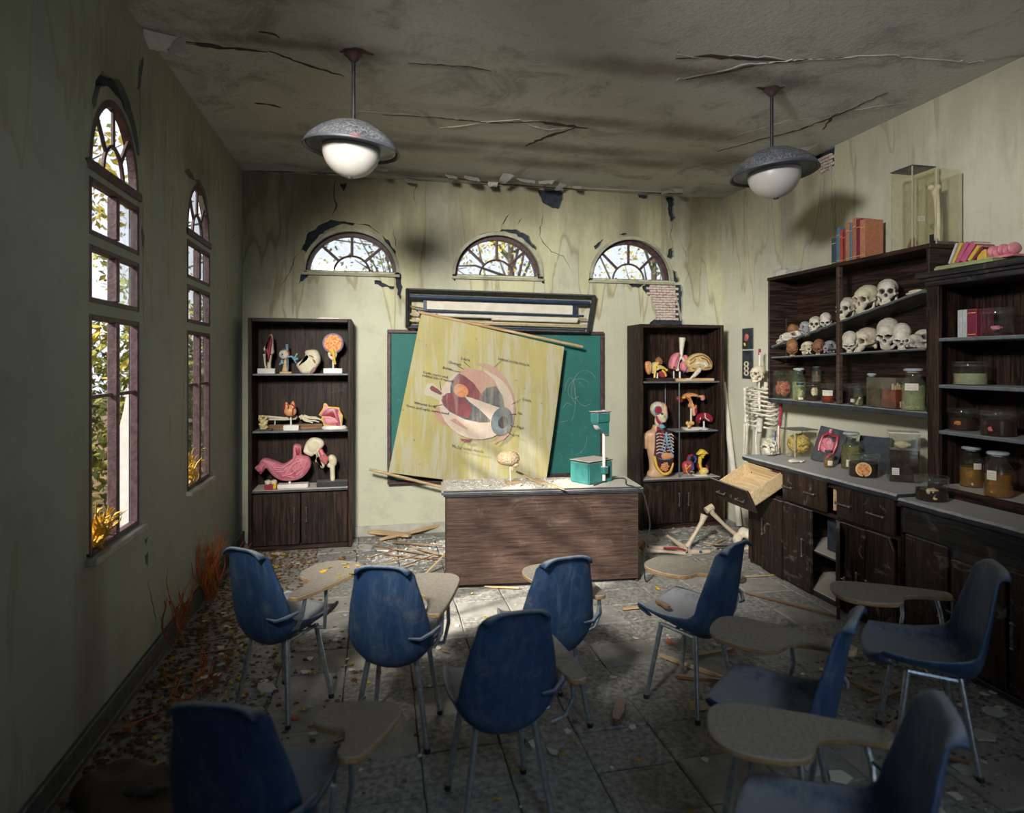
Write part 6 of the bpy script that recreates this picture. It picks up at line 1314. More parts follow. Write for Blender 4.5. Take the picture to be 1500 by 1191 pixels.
t = jar('dish', 1411, 3.40, 1.2455, .078, .130, 'dark-fluid dish with folded orange flesh, left on the third shelf', .58, L_dark, None, grp=gt); lump(t, 'flesh', (-.060, -.018, .045), (.018, .03, .03), M_flesh, 12)
t = jar('dish', 1462, 3.33, 1.2455, .082, .138, 'dark-fluid dish with a red lump, nearer of two on the third shelf', .60, L_dark, None, grp=gt); lump(t, 'flesh', (-.062, -.01, .045), (.020, .03, .028), M_gut, 13)
t = jar('bottle', 1423, 3.44, .9125, .062, .235, 'amber specimen bottle with flat stopper, behind its twin at the cabinet foot', .5, L_amber, 'flat', None, (.04, .034, .11, .5), grp=gt); lump(t, 'yellow_lump', (-.02, -.01, .07), (.03, .03, .028), M_egg, 15); lump(t, 'white_bits', (-.03, -.03, .02), (.02, .02, .012), M_coral, 16)
t = jar('bottle', 1462, 3.33, .9125, .066, .245, 'amber specimen bottle with two labels, front of the pair at the cabinet foot', .5, L_amber, 'flat', None, (.045, .05, .095, -.45), grp=gt); lump(t, 'orange_lump', (-.03, 0, .07), (.035, .03, .018), M_flesh, 18); q = G(); q.ell((-.045, -.01, .028), (.016, .016, .014)); q.build('white_ball', M_coral, t)
# ---- things on top of cabinets
for a, b, ht, dx, m_, nm in ((1219, 1226, .155, .02, B_nav, 'short dark slate'), (1227, 1233, .225, .03, B_blu, 'tall blue-grey'), (1230, 1236, .20, -.03, B_red, 'bright red'), (1234, 1240, .185, -.06, B_mar, 'thin maroon'), (1240, 1249, .245, .02, B_or, 'tall orange'), (1249, 1254, .225, -.01, B_blu, 'slim blue'), (1250, 1259, .27, -.02, B_or2, 'tallest brick'), (1254, 1262, .245, -.06, B_mar, 'thick maroon'), (1262, 1284, .225, 0, B_or, 'wide terracotta')):
    pass
bx_ = [('short dark slate book', 1219, 1226, .215, B_nav), ('tall blue-grey book', 1226.5, 1231, .285, B_blu), ('bright red book', 1231.5, 1235, .26, B_red), ('thin maroon book', 1235.5, 1239, .245, B_mar), ('orange book with gilt bands', 1239.5, 1245, .30, B_or), ('slim blue book', 1245.5, 1249, .29, B_blu), ('tallest brick-red book', 1249.5, 1255, .32, B_or2), ('thick dark maroon book', 1255.5, 1262, .305, B_mar), ('wide terracotta book at the row end', 1262.5, 1270, .29, B_or)]
for nm, a, b, ht, m_ in bx_:
    X = 3.40; y, w_ = spanY(a, b, X); book('book', nm+' standing on top of the wall cabinet', (X+.06, y, 2.3755), (.13 if 'wide' not in nm else .15, w_*.97, ht), m_, 'books on top of the wall cabinet', bands=(.12, .8))
t = jar('tank', 1152, 3.45, 2.3755, 0, .10, 'low square glass dish on the far end of the wall cabinet top', sq=(.07, .09), grp=None); q = G(); q.box(-.055, .055, -.07, .07, .005, .06); q.build('white_block', M_white, t, False, .006)
t = thing('paper_scrap', 'crumpled white paper beside the low glass dish on the cabinet top', 'paper', (3.40, yat(1178, 3.40), 2.3755), 15); blob(t, 'crumple', [((0, 0, .012), (.04, .05, .010)), ((.01, .03, .02), (.02, .02, .014))], M_paper, .006, 1, rough=.006)
t = jar('tank', 1337, 3.41, 2.3755, 0, .52, 'tall clear museum case with black lid and small bird-like bone', sq=(.088, .085), lid=M_capb, glass=M_acry, lab=(.05, .035, .17, 0, -.02)); lump(t, 'dried_leaf', (-.02, -.02, .04), (.03, .03, .05), M_bone3, 2)
t = jar('tank', 1371, 3.44, 2.3755, 0, .46, 'yellowed clear museum case holding an upright thigh bone', sq=(.088, .078), lid=M_acry, glass=M_acry); t.location.x = 3.45
q = G(); q.tube([(.0, 0, .01), (.008, 0, .15), (-.005, 0, .30), (-.02, 0, .36)], [.026, .016, .018, .024], 12); q.ell((-.045, 0, .37), (.022, .022, .02)); q.ell((.0, 0, .375), (.024, .022, .02)); link('thigh_bone', organic(q, .006, 4), M_bone, t)
t = thing('stepped_box', 'small black open box end standing on the wall cabinet top', 'box', (3.46, 3.225, 2.3755)); g = G(); g.box(-.12, .12, -.008, .008, 0, .022); g.build('board', M_fasc, t, False); g = G(); g.cb((-.115, 0, .03), (.012, .02, .06)); g.build('post', M_fasc, t, False)
zt = 2.1855
t = thing('green_book', 'flat green book under the fallen yellow and pink books', 'book', (3.36, 2.92, zt), 0, 'books on the tall cabinet'); g = G(); g.box(-.14, .14, -.19, .17, 0, .018); g.build('cover', B_grn, t, False, .002); g = G(); g.box(-.135, .136, -.186, .166, .0185, .026); g.build('top_cover', B_grn, t, False, .002)
for i, (nm, m_, w_, H2) in enumerate((('cream', B_wht, .014, .17), ('yellow', B_yel, .016, .17), ('dusky pink', B_pnk, .022, .17), ('broad magenta', B_pnk, .034, .165), ('dotted yellow', B_yel, .020, .13), ('plum red', B_mar, .014, .125))):
    y = 3.04-[0, .024, .050, .085, .125, .150][i]; book('book', '%s book leaning over in the row on top of the tall cabinet' % nm, (3.34, y, zt+.0265+.012), (.13, w_, H2*.72), m_, 'books on the tall cabinet', (24+i*4, 0, 0))
t = thing('spine_cast', 'pink and yellow ridged tissue model at the end of the leaning books', 'model', (3.33, 2.79, zt+.027))
for k in range(6): g = G(); g.ell((0, .05-k*.028, .035+(.01 if k % 2 else 0)), (.045, .020, .034), n=10, k=7); g.build('ridge', M_pink, t)
g = G(); g.box(-.05, .02, .03, .085, 0, .06); g.build('yellow_side', B_yel, t, False, .006); q = G(); q.box(-.045, .045, -.12, .06, 0, .012); q.build('base', M_pink, t, False)
# ================================================================== WALL PLAQUES, SKELETONS, LEANING TUBES
for (a, b, c, d, nm) in ((1089, 480, 1104, 511, 'red'), (1089, 513, 1104, 555, 'bone')):
    y = (PX(a, b, XR).y+PX(c, b, XR).y)/2; w_ = abs(PX(a, b, XR).y-PX(c, b, XR).y); z0 = PX(c, d, XR).z; z1 = PX(c, b, XR).z
    t = thing('wall_plaque', {'red': 'upper small black wall plaque with a red organ relief', 'bone': 'lower small black wall plaque with pale looped bone relief'}[nm], 'plaque', (XR-.001, y, z0), -90)
    g = G(); g.box(-w_/2, w_/2, -.014, 0, 0, z1-z0); g.build('board', M_slate, t, False, .002)
    if nm == 'red': lump(t, 'organ', (0, -.02, (z1-z0)*.55), (w_*.22, .012, (z1-z0)*.25), M_gut, 4); q = G(); q.tube([(-w_*.15, -.02, .03), (-w_*.2, -.022, .06)], .008); q.build('yellow_piece', M_yel, t)
    else:
        q = G(); 
        for k in range(3): q.tube([(w_*.18*math.cos(a_*.7)+(-.004), -.02, .055+k*.045+.022*math.sin(a_*.7)) for a_ in range(10)], .007, 6)
        q.build('bone_loops', M_bone, t)
for i, (a, b, r) in enumerate((((1066, 560), (1083, 775), .030), ((1062, 543), (1070, 700), .014))):
    A = PB(a[0], a[1], 5.97); B = Vector((PF(b[0], b[1]).x, 5.62 if i == 0 else 5.85, .0)); B.x = PB(b[0], 530, B.y).x
    if i == 1: B.x = PB(1080, 530, 5.9).x; B.y = 5.93
    A.x = min(A.x, 3.56); B.x = min(B.x, 3.54); g = G(); g.tube([B+Vector((0, 0, .012)), A], r, 14); 
    o = g.build('paper_tube' if i == 0 else 'wooden_pole', M_paper if i == 0 else M_pale); setp(o, 'long rolled white paper leaning in the corner beside the right bookcase' if i == 0 else 'thin wooden pole leaning behind the rolled paper', 'roll' if i == 0 else 'pole')
# upper skeleton hung on a pole beside the wall cabinet
SX = 3.42; sk = thing('hanging_skeleton', 'upper half of a skeleton hanging on a pole beside the wall cabinet', 'skeleton', (SX, PX(1118, 530, SX).y, 0)); S8 = .16
def sp(px, py, dx=0.0): p = PX(px, py, SX+dx); return (p.x-SX, p.y-sk.location.y, p.z)
def bone(nm, P, r, m=M_bone2, n=8, par=None): g = G(); g.tube([sp(*p) for p in P], r, n); return g.build(nm, m, par or sk)
bone('spine', [(1122,560), (1120,580), (1116,600), (1113,620), (1112,632)], [.016, .018, .020, .024, .022]); bone('pole', [(1108,670), (1107,640), (1112,600), (1112,560), (1113,516)], .008, M_white)
bone('pole_tip', [(1112.5,520), (1113,511)], .011, M_red); 
g = G(); g.tube([sp(1107, 665), (sp(1107, 665)[0], sp(1107, 665)[1], .02)], .009, 8); g.build('stand_pole', M_steel, sk); g = G(); b0 = sp(1107, 665); g.lathe([(0, 0), (.14, 0), (.13, .02), (0, .025)], 20, T(b0[0], b0[1], 0)); g.build('stand_base', M_black, sk)
for i in range(9):   # ribs both sides: curved hoops from spine to breastbone
    y0 = 566+i*6.5; w1 = 22+3*math.sin(i/8*math.pi)-max(0, i-6)*2
    for s in (-1, 1):
        P = []; c = Vector(sp(1118, y0)); rx, ry = .155+.02*math.sin(i/8*math.pi)-.01*max(0, i-5), .10; st = 1 if i < 6 else .72
        for k in range(9):
            a = math.pi*k/8*st; P.append((c.x+.09-ry*(1-math.cos(a))*1.0, c.y+s*rx*math.sin(a)**.8+s*.01, c.z-.085*k/8+(.05 if k > 5 else 0)*(k-5)/3))
        g = G(); g.tube(P, .0075, 6, flat=1.3); g.build('rib', M_bone2, sk)
bone('breast_bone', [(1112,572,-.10), (1112,590,-.11), (1113,602,-.10)], [.012, .014, .008]); bone('collar_bone', [(1112,569,-.09), (1103,566,-.06), (1094,570,-.02)], .008); bone('collar_bone', [(1114,570,-.09), (1128,570,-.06), (1143,577,-.02)], .008)
g = G(); A = [sp(1092,567), sp(1101,569), sp(1104,590), sp(1098,585)]; bone('shoulder_blade', [(1093,568,.04), (1100,578,.06), (1103,592,.06)], [.022, .026, .008])
bone('upper_arm', [(1091,568), (1091,590), (1092,608), (1092,618)], [.017, .011, .010, .015]); bone('forearm', [(1091,620), (1090,645), (1089,668)], [.013, .008, .009]); bone('forearm', [(1094,620), (1094,645), (1091,668)], [.010, .006, .008])
for k in range(4): x = 1087+k*2.6; bone('finger', [(1089+k*.8,672), (x,682), (x-1+k*.4,690), (x-1.5+k*.5,697)], [.006, .005, .004, .003], M_bone2, 6)
bone('thumb', [(1092,674), (1096,683), (1097,690)], [.006, .005, .003], M_bone2, 6); bone('wrist', [(1090,668), (1090,674)], .014)
bone('upper_arm', [(1144,590), (1143,612), (1142,622)], [.014, .010, .013], M_red); bone('forearm', [(1141,624), (1140,645), (1140,662)], [.012, .008, .009], M_bone2); bone('forearm_muscle', [(1143,600), (1142,640), (1142,658)], .006, M_red); bone('forearm_vein', [(1136,632), (1135,655)], .006, M_dkblue)
# skull of the hanging skeleton
p = sp(1110, 556); o = link('skull', SK[('h', 'c')], None, sk); o.location = (p[0]-.01, p[1]-.01, p[2]-.01); o.rotation_euler = (0, 0, math.radians(-75)); o.scale = (.78,)*3
# lower half on the floor
lk = thing('fallen_skeleton_legs', 'skeleton pelvis and bent legs lying on the floor before the right bookcase', 'skeleton', (2.9, 5.0, 0))
def lp(px, py, z): p = PF(px, py, z); return (p.x-2.9, p.y-5.0, z)
def d_at(px, py, Y): p = PB(px, py, Y); return (p.x-2.9, Y-5.0, p.z)
YK = 5.05
M_legb = mat('leg_bone', (.62, .52, .40), (.50, .40, .30), .5, sc=18, bmp=.3)
def lb(nm, P, r, m=M_legb, par=None): g = G(); g.tube(P, r, 10); return g.build(nm, m, par or lk)
lb('thigh_bone', [d_at(1039,742,YK), d_at(1044,752,YK), d_at(1060,768,YK), d_at(1075,781,YK), d_at(1081,785,YK)], [.030, .022, .016, .020, .026]); lb('knee_joint', [d_at(1034,748,YK), d_at(1044,742,YK)], .030)
lb('shin_bone', [d_at(1032,754,YK), d_at(1028,765,YK), d_at(1018,782,YK), d_at(1009,797,YK), d_at(1006,801,YK)], [.034, .022, .016, .022, .026])
blob(lk, 'foot', [(d_at(1012,806,YK), (.07, .03, .02)), (d_at(1002,803,YK), (.03, .03, .025)), (d_at(1020,808,YK), (.06, .03, .014))], M_legb, .009, 3)
lb('foot_toes', [d_at(1003,803,YK), d_at(992,795,YK), d_at(978,785,YK)], [.024, .020, .012])
pv = d_at(1089,790,YK-.05)
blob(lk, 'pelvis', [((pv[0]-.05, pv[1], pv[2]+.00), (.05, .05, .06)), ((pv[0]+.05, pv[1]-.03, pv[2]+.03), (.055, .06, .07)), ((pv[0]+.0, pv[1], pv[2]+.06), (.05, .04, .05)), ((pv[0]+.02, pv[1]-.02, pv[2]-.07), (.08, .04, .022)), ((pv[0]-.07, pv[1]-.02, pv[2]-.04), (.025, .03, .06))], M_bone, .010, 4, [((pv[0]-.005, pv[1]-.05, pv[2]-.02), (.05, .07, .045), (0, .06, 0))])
for dx, dz in ((.05, .04), (.075, .01), (.06, -.02), (.09, .05)): g = G(); g.ell((pv[0]+dx, pv[1]-.095, pv[2]+dz), .010); g.build('red_dot', M_red, lk)
lb('red_muscle', [(pv[0]-.06, pv[1]-.05, pv[2]-.09), (pv[0]+.09, pv[1]-.07, pv[2]-.095)], .012, M_red)
YL = 4.95
lb('shin_bone', [d_at(941,800,YL), d_at(955,803,YL), d_at(985,803,YL), d_at(1004,806,YL)], [.04, .022, .017, .026]); lb('calf_bone', [d_at(944,806,YL-.05), d_at(975,808,YL-.05), d_at(1003,811,YL-.05)], [.022, .011, .016])
lb('red_muscle', [d_at(972,803,YL-.03), d_at(993,803,YL-.03), d_at(1004,806,YL-.03)], .009, M_red); lb('ankle', [d_at(1010,808,YL-.05), d_at(1025,809,YL-.05), d_at(1040,808,YL-.05)], [.030, .022, .016]); lb('knee_joint', [d_at(938,796,YL), d_at(946,803,YL)], .040, M_bone3)
for x, y in ((1012, 802), (1026, 808)): g = G(); g.ell(d_at(x, y, YL-.09), (.014, .006, .010)); g.build('blue_patch', M_dkblue, lk)
lb('black_bracket', [d_at(1048,800,YK-.12), d_at(1072,799,YK-.12)], .012, M_black)
# ================================================================== DEBRIS, LEAVES, PLANTS
def leaf_mesh(k, m):
    rnd = random.Random(k); P = []; n = 5
    for i in range(n*2):
        a = 2*math.pi*i/(n*2); r = (.5 if i % 2 else 1.0)*rnd.uniform(.85, 1.1); P.append((r*math.cos(a), r*math.sin(a)*.85))
    vs = [(0, 0, .25)]+[(p[0], p[1], rnd.uniform(-.05, .35)) for p in P]; vs += [(v[0], v[1], v[2]-.05) for v in vs]; K = len(P); fs = []
    for i in range(K): a, b = 1+i, 1+(i+1) % K; fs += [(0, a, b), (K+1, K+1+b, K+1+a), (a, a+K+1, b+K+1, b)]
    g = G(); g.add(vs, fs); me = g.mesh('fallen_leaf', False); me.materials.append(m); return me
LV = [leaf_mesh(i, m) for i, m in enumerate((M_leafy, M_leafg, M_leafo, M_leafb, M_leafg, M_leafy, M_leafb))]
def put_leaf(loc, s, label, grp, m=None): o = link('fallen_leaf', m or random.choice(LV), None); o.location = loc; o.scale = (s, s, s); o.rotation_euler = (random.uniform(-.3, .3), random.uniform(-.3, .3), random.uniform(0, 6.3)); return setp(o, label, 'leaf', grp)
gl_, lb_ = 'dry leaves strewn along the left wall', 'small dry leaf among the litter on the floor beside the left wall'
for i in range(190):
    y = random.uniform(2.3, 5.7); x = XL+.08+abs(random.gauss(0, .40)); 
    if x > 1: continue
    put_leaf((x, y, .010), random.uniform(.014, .032), lb_, gl_)
for i in range(26): put_leaf((random.uniform(-.2, .42), random.uniform(3.5, 5.5), .010), random.uniform(.014, .026), 'small dry leaf on the floor left of the desk', 'dry leaves left of the desk')
for px, py, c in ((650,955,0), (862,977,1), (655+30,985,2), (842,1058,3), (842,1088,1), (936,1115,0), (755,1130,1), (824,1105,1), (728,1172,0), (1075,960,2), (1100,970,0), (520,985,3), (455,987,1), (610,1010,3), (690,870,1), (700,850,0), (712,905,1), (962,862,0), (850,1004,3), (980,940,2), (1010,1190,1), (1180,1148,3)):
    put_leaf(PF(px, py, .010), .026, 'single curled dry leaf on the bare floor tiles', 'lone leaves on the floor tiles', LV[c])
for (dx, dy, c) in ((.12, .30, 0), (.16, .26, 0), (.20, .31, 5), (.08, .22, 1), (.24, .20, 1), (.10, .16, 0), (.22, .14, 1)):
    R_ = RZ(-38) @ Vector((dx, dy, 0)); put_leaf((CH[0][0]+R_.x, CH[0][1]+R_.y, .6005+.006), .022, 'small yellow-green leaf on the desk board of the chair by the weeds', 'leaves on the desk board', LV[c])
# plaster chips
def chip_mesh(k):
    rnd = random.Random(100+k); n = rnd.randint(5, 7); P = [((rnd.uniform(.6, 1.1))*math.cos(2*math.pi*i/n), (rnd.uniform(.45, .9))*math.sin(2*math.pi*i/n)) for i in range(n)]
    g = G(); g.prism(P, .16, RX(-90)); me = g.mesh('plaster_chip', False); me.materials.append(M_chip if k % 3 else M_paper); return me
CHM = [chip_mesh(i) for i in range(8)]
def chip(x, y, s, label, grp, z=0): o = link('plaster_chip', random.choice(CHM), None); o.location = (x, y, z+.004); o.scale = (s, s, min(s, .05)); o.rotation_euler = (random.uniform(-.12, .12), random.uniform(-.12, .12), random.uniform(0, 6.3)); return setp(o, label, 'debris', grp)
for i in range(80):
    x = XL+.08+abs(random.gauss(0, .5)); chip(x, random.uniform(2.6, 5.7), random.uniform(.012, .034), 'flat plaster chip in the litter beside the left wall', 'plaster chips by the left wall')
for i in range(60): chip(random.uniform(2.0, 3.25), random.uniform(1.7, 3.0), random.uniform(.010, .03), 'plaster chip in the dark litter under the near cabinets', 'plaster chips under the near cabinets')
for i in range(45): chip(random.uniform(2.0, 3.4), random.uniform(4.7, 5.65), random.uniform(.015, .045), 'plaster chip in front of the right bookcase', 'plaster chips by the right bookcase')
for i in range(70): chip(random.uniform(-.2, 2.2), random.uniform(1.9, 4.2), random.uniform(.006, .022), 'tiny plaster chip on the open floor tiles', 'tiny chips on the open floor')
for px, py, s, lb in ((785,1092,.045,'white plaster chip lying before the front centre chair'), (926,1067,.030,'narrow white plaster chip beside the brown wood block'), (810,1103,.03,'pale plaster chip near the front chair leg'), (1440,1080,.075,'large grey plaster slab by the near cabinet'), (1455,1045,.06,'dark flat slab at the foot of the near cabinet'), (1230,1140,.065,'broken pale plaster sheet under the big desk board'), (1190,1128,.05,'grey plaster sheet beside the broken pale one'),
                      (535,803,.10,'slanted white plaster slab beside the left bookcase'), (560,806,.13,'big grey plaster slab between bookcase and desk'), (640,815,.08,'flat grey plaster piece at the desk left foot'), (390,1010,.07,'pale plaster sheet between the two left chairs'), (1412,1130,.05,'long thin plaster piece at lower right')):
    p = PF(px, py); o = chip(p.x, p.y, s, lb, None)
# fine rubble, joined
def rubble(name, n, fx, m, smin, smax, label):
    g = G()
    for _ in range(n):
        x, y = fx(); s = random.uniform(smin, smax); a = random.uniform(0, 6.3); pts = [(x+s*math.cos(a+k*1.57+random.uniform(-.3, .3)), y+s*.8*math.sin(a+k*1.57+random.uniform(-.3, .3)), .002) for k in range(4)]; h = s*random.uniform(.2, .6)
        g.add(pts+[(p[0]*.6+x*.4, p[1]*.6+y*.4, .002+h) for p in pts], [(3, 2, 1, 0), (4, 5, 6, 7), (0, 1, 5, 4), (1, 2, 6, 5), (2, 3, 7, 6), (3, 0, 4, 7)])
    o = g.build(name, m, None, False); o['kind'] = 'stuff'; o['label'] = label; o['category'] = 'rubble'; return o
rubble('plaster_grit', 2600, lambda: (random.uniform(-1.1, 3.2), random.uniform(1.7, 5.9)), M_chip, .002, .006, 'fine pale grit over the whole floor')
rubble('leaf_litter', 2400, lambda: (XL+.05+abs(random.gauss(0, .36)), random.uniform(2.2, 5.9)), M_leafb, .006, .019, 'brown crumbled leaf litter along the left wall')
rubble('dark_rubble', 1300, lambda: (3.3-abs(random.gauss(0, .45)), random.uniform(1.6, 3.0)), mat('grey_rubble', (.13, .125, .12), (.07, .07, .07), .9, sc=60), .004, .016, 'dark rubble along the foot of the near cabinets')
rubble('corner_rubble', 1300, lambda: (random.uniform(-.2, 3.3), random.uniform(4.95, 5.95)), M_chip, .005, .018, 'plaster rubble along the foot of the back wall')
g = G()
for _ in range(1500):
    R_ = RZ(DA) @ Vector((random.gauss(-.2, .33), random.uniform(.03, .43), 0)); x, y = 1.195+R_.x, 4.41+R_.y
    if abs((R_.x)) > .70: continue
    s = random.uniform(.002, .007); a = random.uniform(0, 6.3); g.add([(x+s*math.cos(a+k*2.09), y+s*math.sin(a+k*2.09), .7205) for k in range(3)]+[(x, y, .7205+s*.8)], [(2, 1, 0), (0, 1, 3), (1, 2, 3), (2, 0, 3)])
o = g.build('desk_dust', M_paper, None, False); o['kind'] = 'stuff'; o['label'] = 'white plaster dust and crumbs on the desk top'; o['category'] = 'dust'
for i, (px, py, s) in enumerate(((665,706,.04), (680,710,.05), (702,705,.045), (712,712,.05), (690,716,.03), (760,712,.045), (775,706,.05), (790,712,.04), (672,714,.03), (805,706,.035))):
    p = PF(px, py, .7205); o = chip(p.x, p.y, s, 'flat plaster flake on the dusty desk top around the brain model', 'plaster flakes on the desk', .7205)
# sticks
def stick(label, a, b, w_=.012, z=.01, m=None, z2=None, th=None):
    A = PF(a[0], a[1], z); B = PF(b[0], b[1], z2 if z2 is not None else z); d = B-A; L_ = d.length; t_ = th or w_*.5; g = G(); n = 5; 
    vs = []
    for i in range(n+1):
        x = L_*(i/n-.5); k = random.uniform(.8, 1.1) if 0 < i < n else random.uniform(.3, .8); o_ = random.uniform(-.15, .15)*w_
        vs += [(x, -w_*k+o_, -t_), (x, w_*k+o_, -t_), (x, w_*k+o_, t_), (x, -w_*k+o_, t_)]
    fs = [(0, 3, 2, 1), (4*n, 4*n+1, 4*n+2, 4*n+3)]+[(4*i+q, 4*i+(q+1) % 4, 4*i+4+(q+1) % 4, 4*i+4+q) for i in range(n) for q in range(4)]
    g.add(vs, fs); o = g.build('wooden_stick', m or M_pale, None, False); o.location = (A+B)/2+Vector((0, 0, t_)); o.rotation_euler = (0, -math.asin(max(-1, min(1, d.z/L_))), math.atan2(d.y, d.x)); return setp(o, label, 'stick')
stick('long pale stick crossing the floor behind the right-hand chairs', (966,961), (1090,1005)); stick('brown splintered stick beside the long pale one', (990,992), (1100,1002), .014, m=M_brown); stick('pale brown stick running towards the greyish chair', (1070,985), (1145,998), .012)
stick('short brown stick by the two-leg chair foot', (1018,963), (1075,952), .014, m=M_brown); stick('short flat wood block end near the greyish chair', (1010,1037), (1048,1037), .022, m=M_pale, th=.012); stick('small flat brown wood block standing among the tiles', (903,1062), (912,1030), .024, m=M_brown, th=.014)
stick('long thin dark strip along the cabinet foot', (1090,868), (1230,905), .010, m=M_brown); stick('thin stick on the floor by the far cabinet', (1092,845), (1135,843), .008); stick('pale straight stick in front of the desk', (710,860), (760,862), .009); stick('short curved stick on tiles right of the desk', (912,893), (945,889), .012)
stick('long brown stick on the floor between the left chairs', (452,1066), (535,1022), .010, m=M_brown); stick('thin brown stick across the second chair legs', (490,1090), (588,1046), .012, m=M_brown)
stick('pale stick propped on the left side of the desk', (622,842), (652,812), .010, .01, None, .16); stick('bent pale stick lying on the desk behind the brain', (757,692), (790,708), .012, .745, None, .728); stick('straight pale stick poking over the desk front edge', (785,702), (826,718), .009, .7205+.004)
stick('short brown stick lying on the seat of the chair by the cabinets', (962,882), (980,892), .014, .43, M_brown)
stick('long plank behind the desk left end', (556,792), (648,770), .02, .02, M_pale, .06); stick('pale plank in the pile behind the desk', (530,780), (600,786), .03, .03, M_pale, .04)
for i, (a, b) in enumerate((((560,812),(640,820)), ((548,800),(620,812)), ((575,795),(648,800)), ((540,818),(580,806)), ((590,830),(640,812)), ((600,800),(650,815)), ((565,825),(610,815)))): stick('thin brown lath in the rubble left of the desk, '+('topmost nearest the bookcase','crossing the big grey slab','reaching the desk side','short one nearest the bookcase foot','lowest, running to the desk foot','rightmost against the desk','middle one above the lowest')[i], a, b, .008, .012+.006*i, M_brown)['group'] = 'laths in the rubble heap'
for i, (a, b) in enumerate((((960,803),(985,801)), ((1030,795),(1070,801)), ((1040,800),(1062,790)), ((1060,812),(1092,806)))): stick(('short thin stick beside the outstretched shin bone','long thin stick between bent leg and pelvis','thin stick slanting up under the bent knee','thin stick lying below the pelvis')[i], a, b, .008, .012, M_pale)['group'] = 'sticks by the right bookcase'
for i, (a, b) in enumerate((((1270,1030),(1330,1010)), ((1300,1060),(1345,1040)), ((1350,1100),(1420,1120)), ((1245,1000),(1290,1020)), ((1290,1085),(1320,1050)))): stick('dark wood splinter under the side-on chair, '+('between its front legs','crossing its nearest leg','lowest near the grey slab','farthest, behind its seat','close to the broken pale sheet')[i], a, b, .012, .012, M_brown)['group'] = 'splinters under the side-on chair'
for i, (a, b) in enumerate((((300,940),(330,935)), ((285,960),(345,950)), ((240,1010),(290,1000)), ((330,905),(365,890)), ((265,985),(300,975)))): stick('brown twig in the leaf litter, '+('by the first chair foot','long one under the orange weed','nearest the dark sack','closest to the first blue chair','beside the baseboard weeds')[i], a, b, .007, .012, M_brown)['group'] = 'twigs in the leaf litter'
# crumpled paper/sheets near corner lower left
t = thing('crumpled_sack', 'dark crumpled sack on the floor at the lower left against the wall', 'sack', (-.86, 2.55, 0)); blob(t, 'sack_body', [((0, 0, .04), (.20, .16, .04)), ((-.12, .05, .06), (.12, .12, .06)), ((.12, -.08, .03), (.14, .08, .03))], mat('sack_brown', (.05, .03, .02), (.08, .05, .03), .8), .02, 2, rough=.03, rs=9); blob(t, 'fold', [((.02, -.03, .08), (.14, .02, .015))], M_bark, .01, 1, rough=.01, rs=20)
# shelf-top paper
t = thing('folded_paper', 'thin white paper sheet lying on top of the left bookcase', 'paper', (-.42, 5.86, 2.031), 4); g = G(); g.box(-.12, .12, -.06, .06, 0, .006); g.build('sheet', M_paper, t, False); g = G(); g.box(-.10, .08, -.05, .05, .006, .012); g.build('upper_sheet', M_white, t, False)
# weeds: many curved blades
def weed(name, label, loc, n, h, spread, m, lean=(0, 0), seed=1, r=.006, n_tw=2, wall=True):
    rnd = random.Random(seed); t = thing(name, label, 'plant', loc)
    for i in range(n):
        a = rnd.uniform(0, 6.28); hh = h*rnd.uniform(.45, 1.0); sx, sy = spread[0]*rnd.uniform(-1, 1), spread[1]*rnd.uniform(-1, 1); g = G(); P = []
        for k in range(7):
            u = k/6; x = sx*.35+sx*u*.9+lean[0]*u*u+.02*math.sin(a+u*6); y = sy*.45+sy*u*.8+lean[1]*u*u+.02*math.cos(a+u*5)
            P.append((max(x, (XL-loc[0]+.012) if wall else -9), y, hh*u))
        g.tube(P, [r*(1.1-.9*abs(2*k/6-.9)) if k else r*.4 for k in range(7)], 5, flat=.5)
        b = g.build('blade', m, t)
        for q in range(n_tw):
            k = rnd.randint(2, 5); p = Vector(P[k]); g = G(); d = Vector((rnd.uniform(-.03, .05), rnd.uniform(-.06, .06), rnd.uniform(.02, .08))); e = p+d; e.x = max(e.x, (XL-loc[0]+.012) if wall else -9); g.tube([p, p+d*.5+Vector((0, 0, .01)), e], [r*.5, r*.7, r*.2], 4, flat=.5); g.build('leaflet', m, b)
    return t
weed('dry_weed', 'tall bushy orange dry weed climbing the left wall below the far window', (XL+.06, 4.72, 0), 30, .50, (.05, .24), M_leafo, seed=3, r=.007, n_tw=3)
weed('dry_weed', 'sparse orange weed sprigs on the left wall between the two windows', (XL+.05, 3.98, 0), 9, .48, (.04, .22), M_leafo, seed=5, r=.007)
weed('dry_weed', 'short orange weeds on the floor along the left wall', (XL+.30, 3.35, 0), 14, .14, (.20, .40), M_leafo, seed=6, r=.006)
weed('dry_weed', 'single curled brown weed beside the left bookcase', (XL+.14, 5.35, 0), 5, .20, (.08, .12), M_leafo, seed=9, r=.006)
M_yw = mat('bright_yellow_weed', (.72, .50, .05), (.60, .32, .03), .6, sc=20)
weed('sill_weed', 'bright yellow leafy weed growing over the near window sill', (XL-.03, 3.10, .812), 24, .20, (.05, .10), M_yw, (.05, 0), 11, .011, 2, False); weed('sill_weed', 'yellow weed on the far window sill', (XL-.03, 4.58, .812), 14, .26, (.035, .20), M_yw, (.03, 0), 12, .008, 2, False)
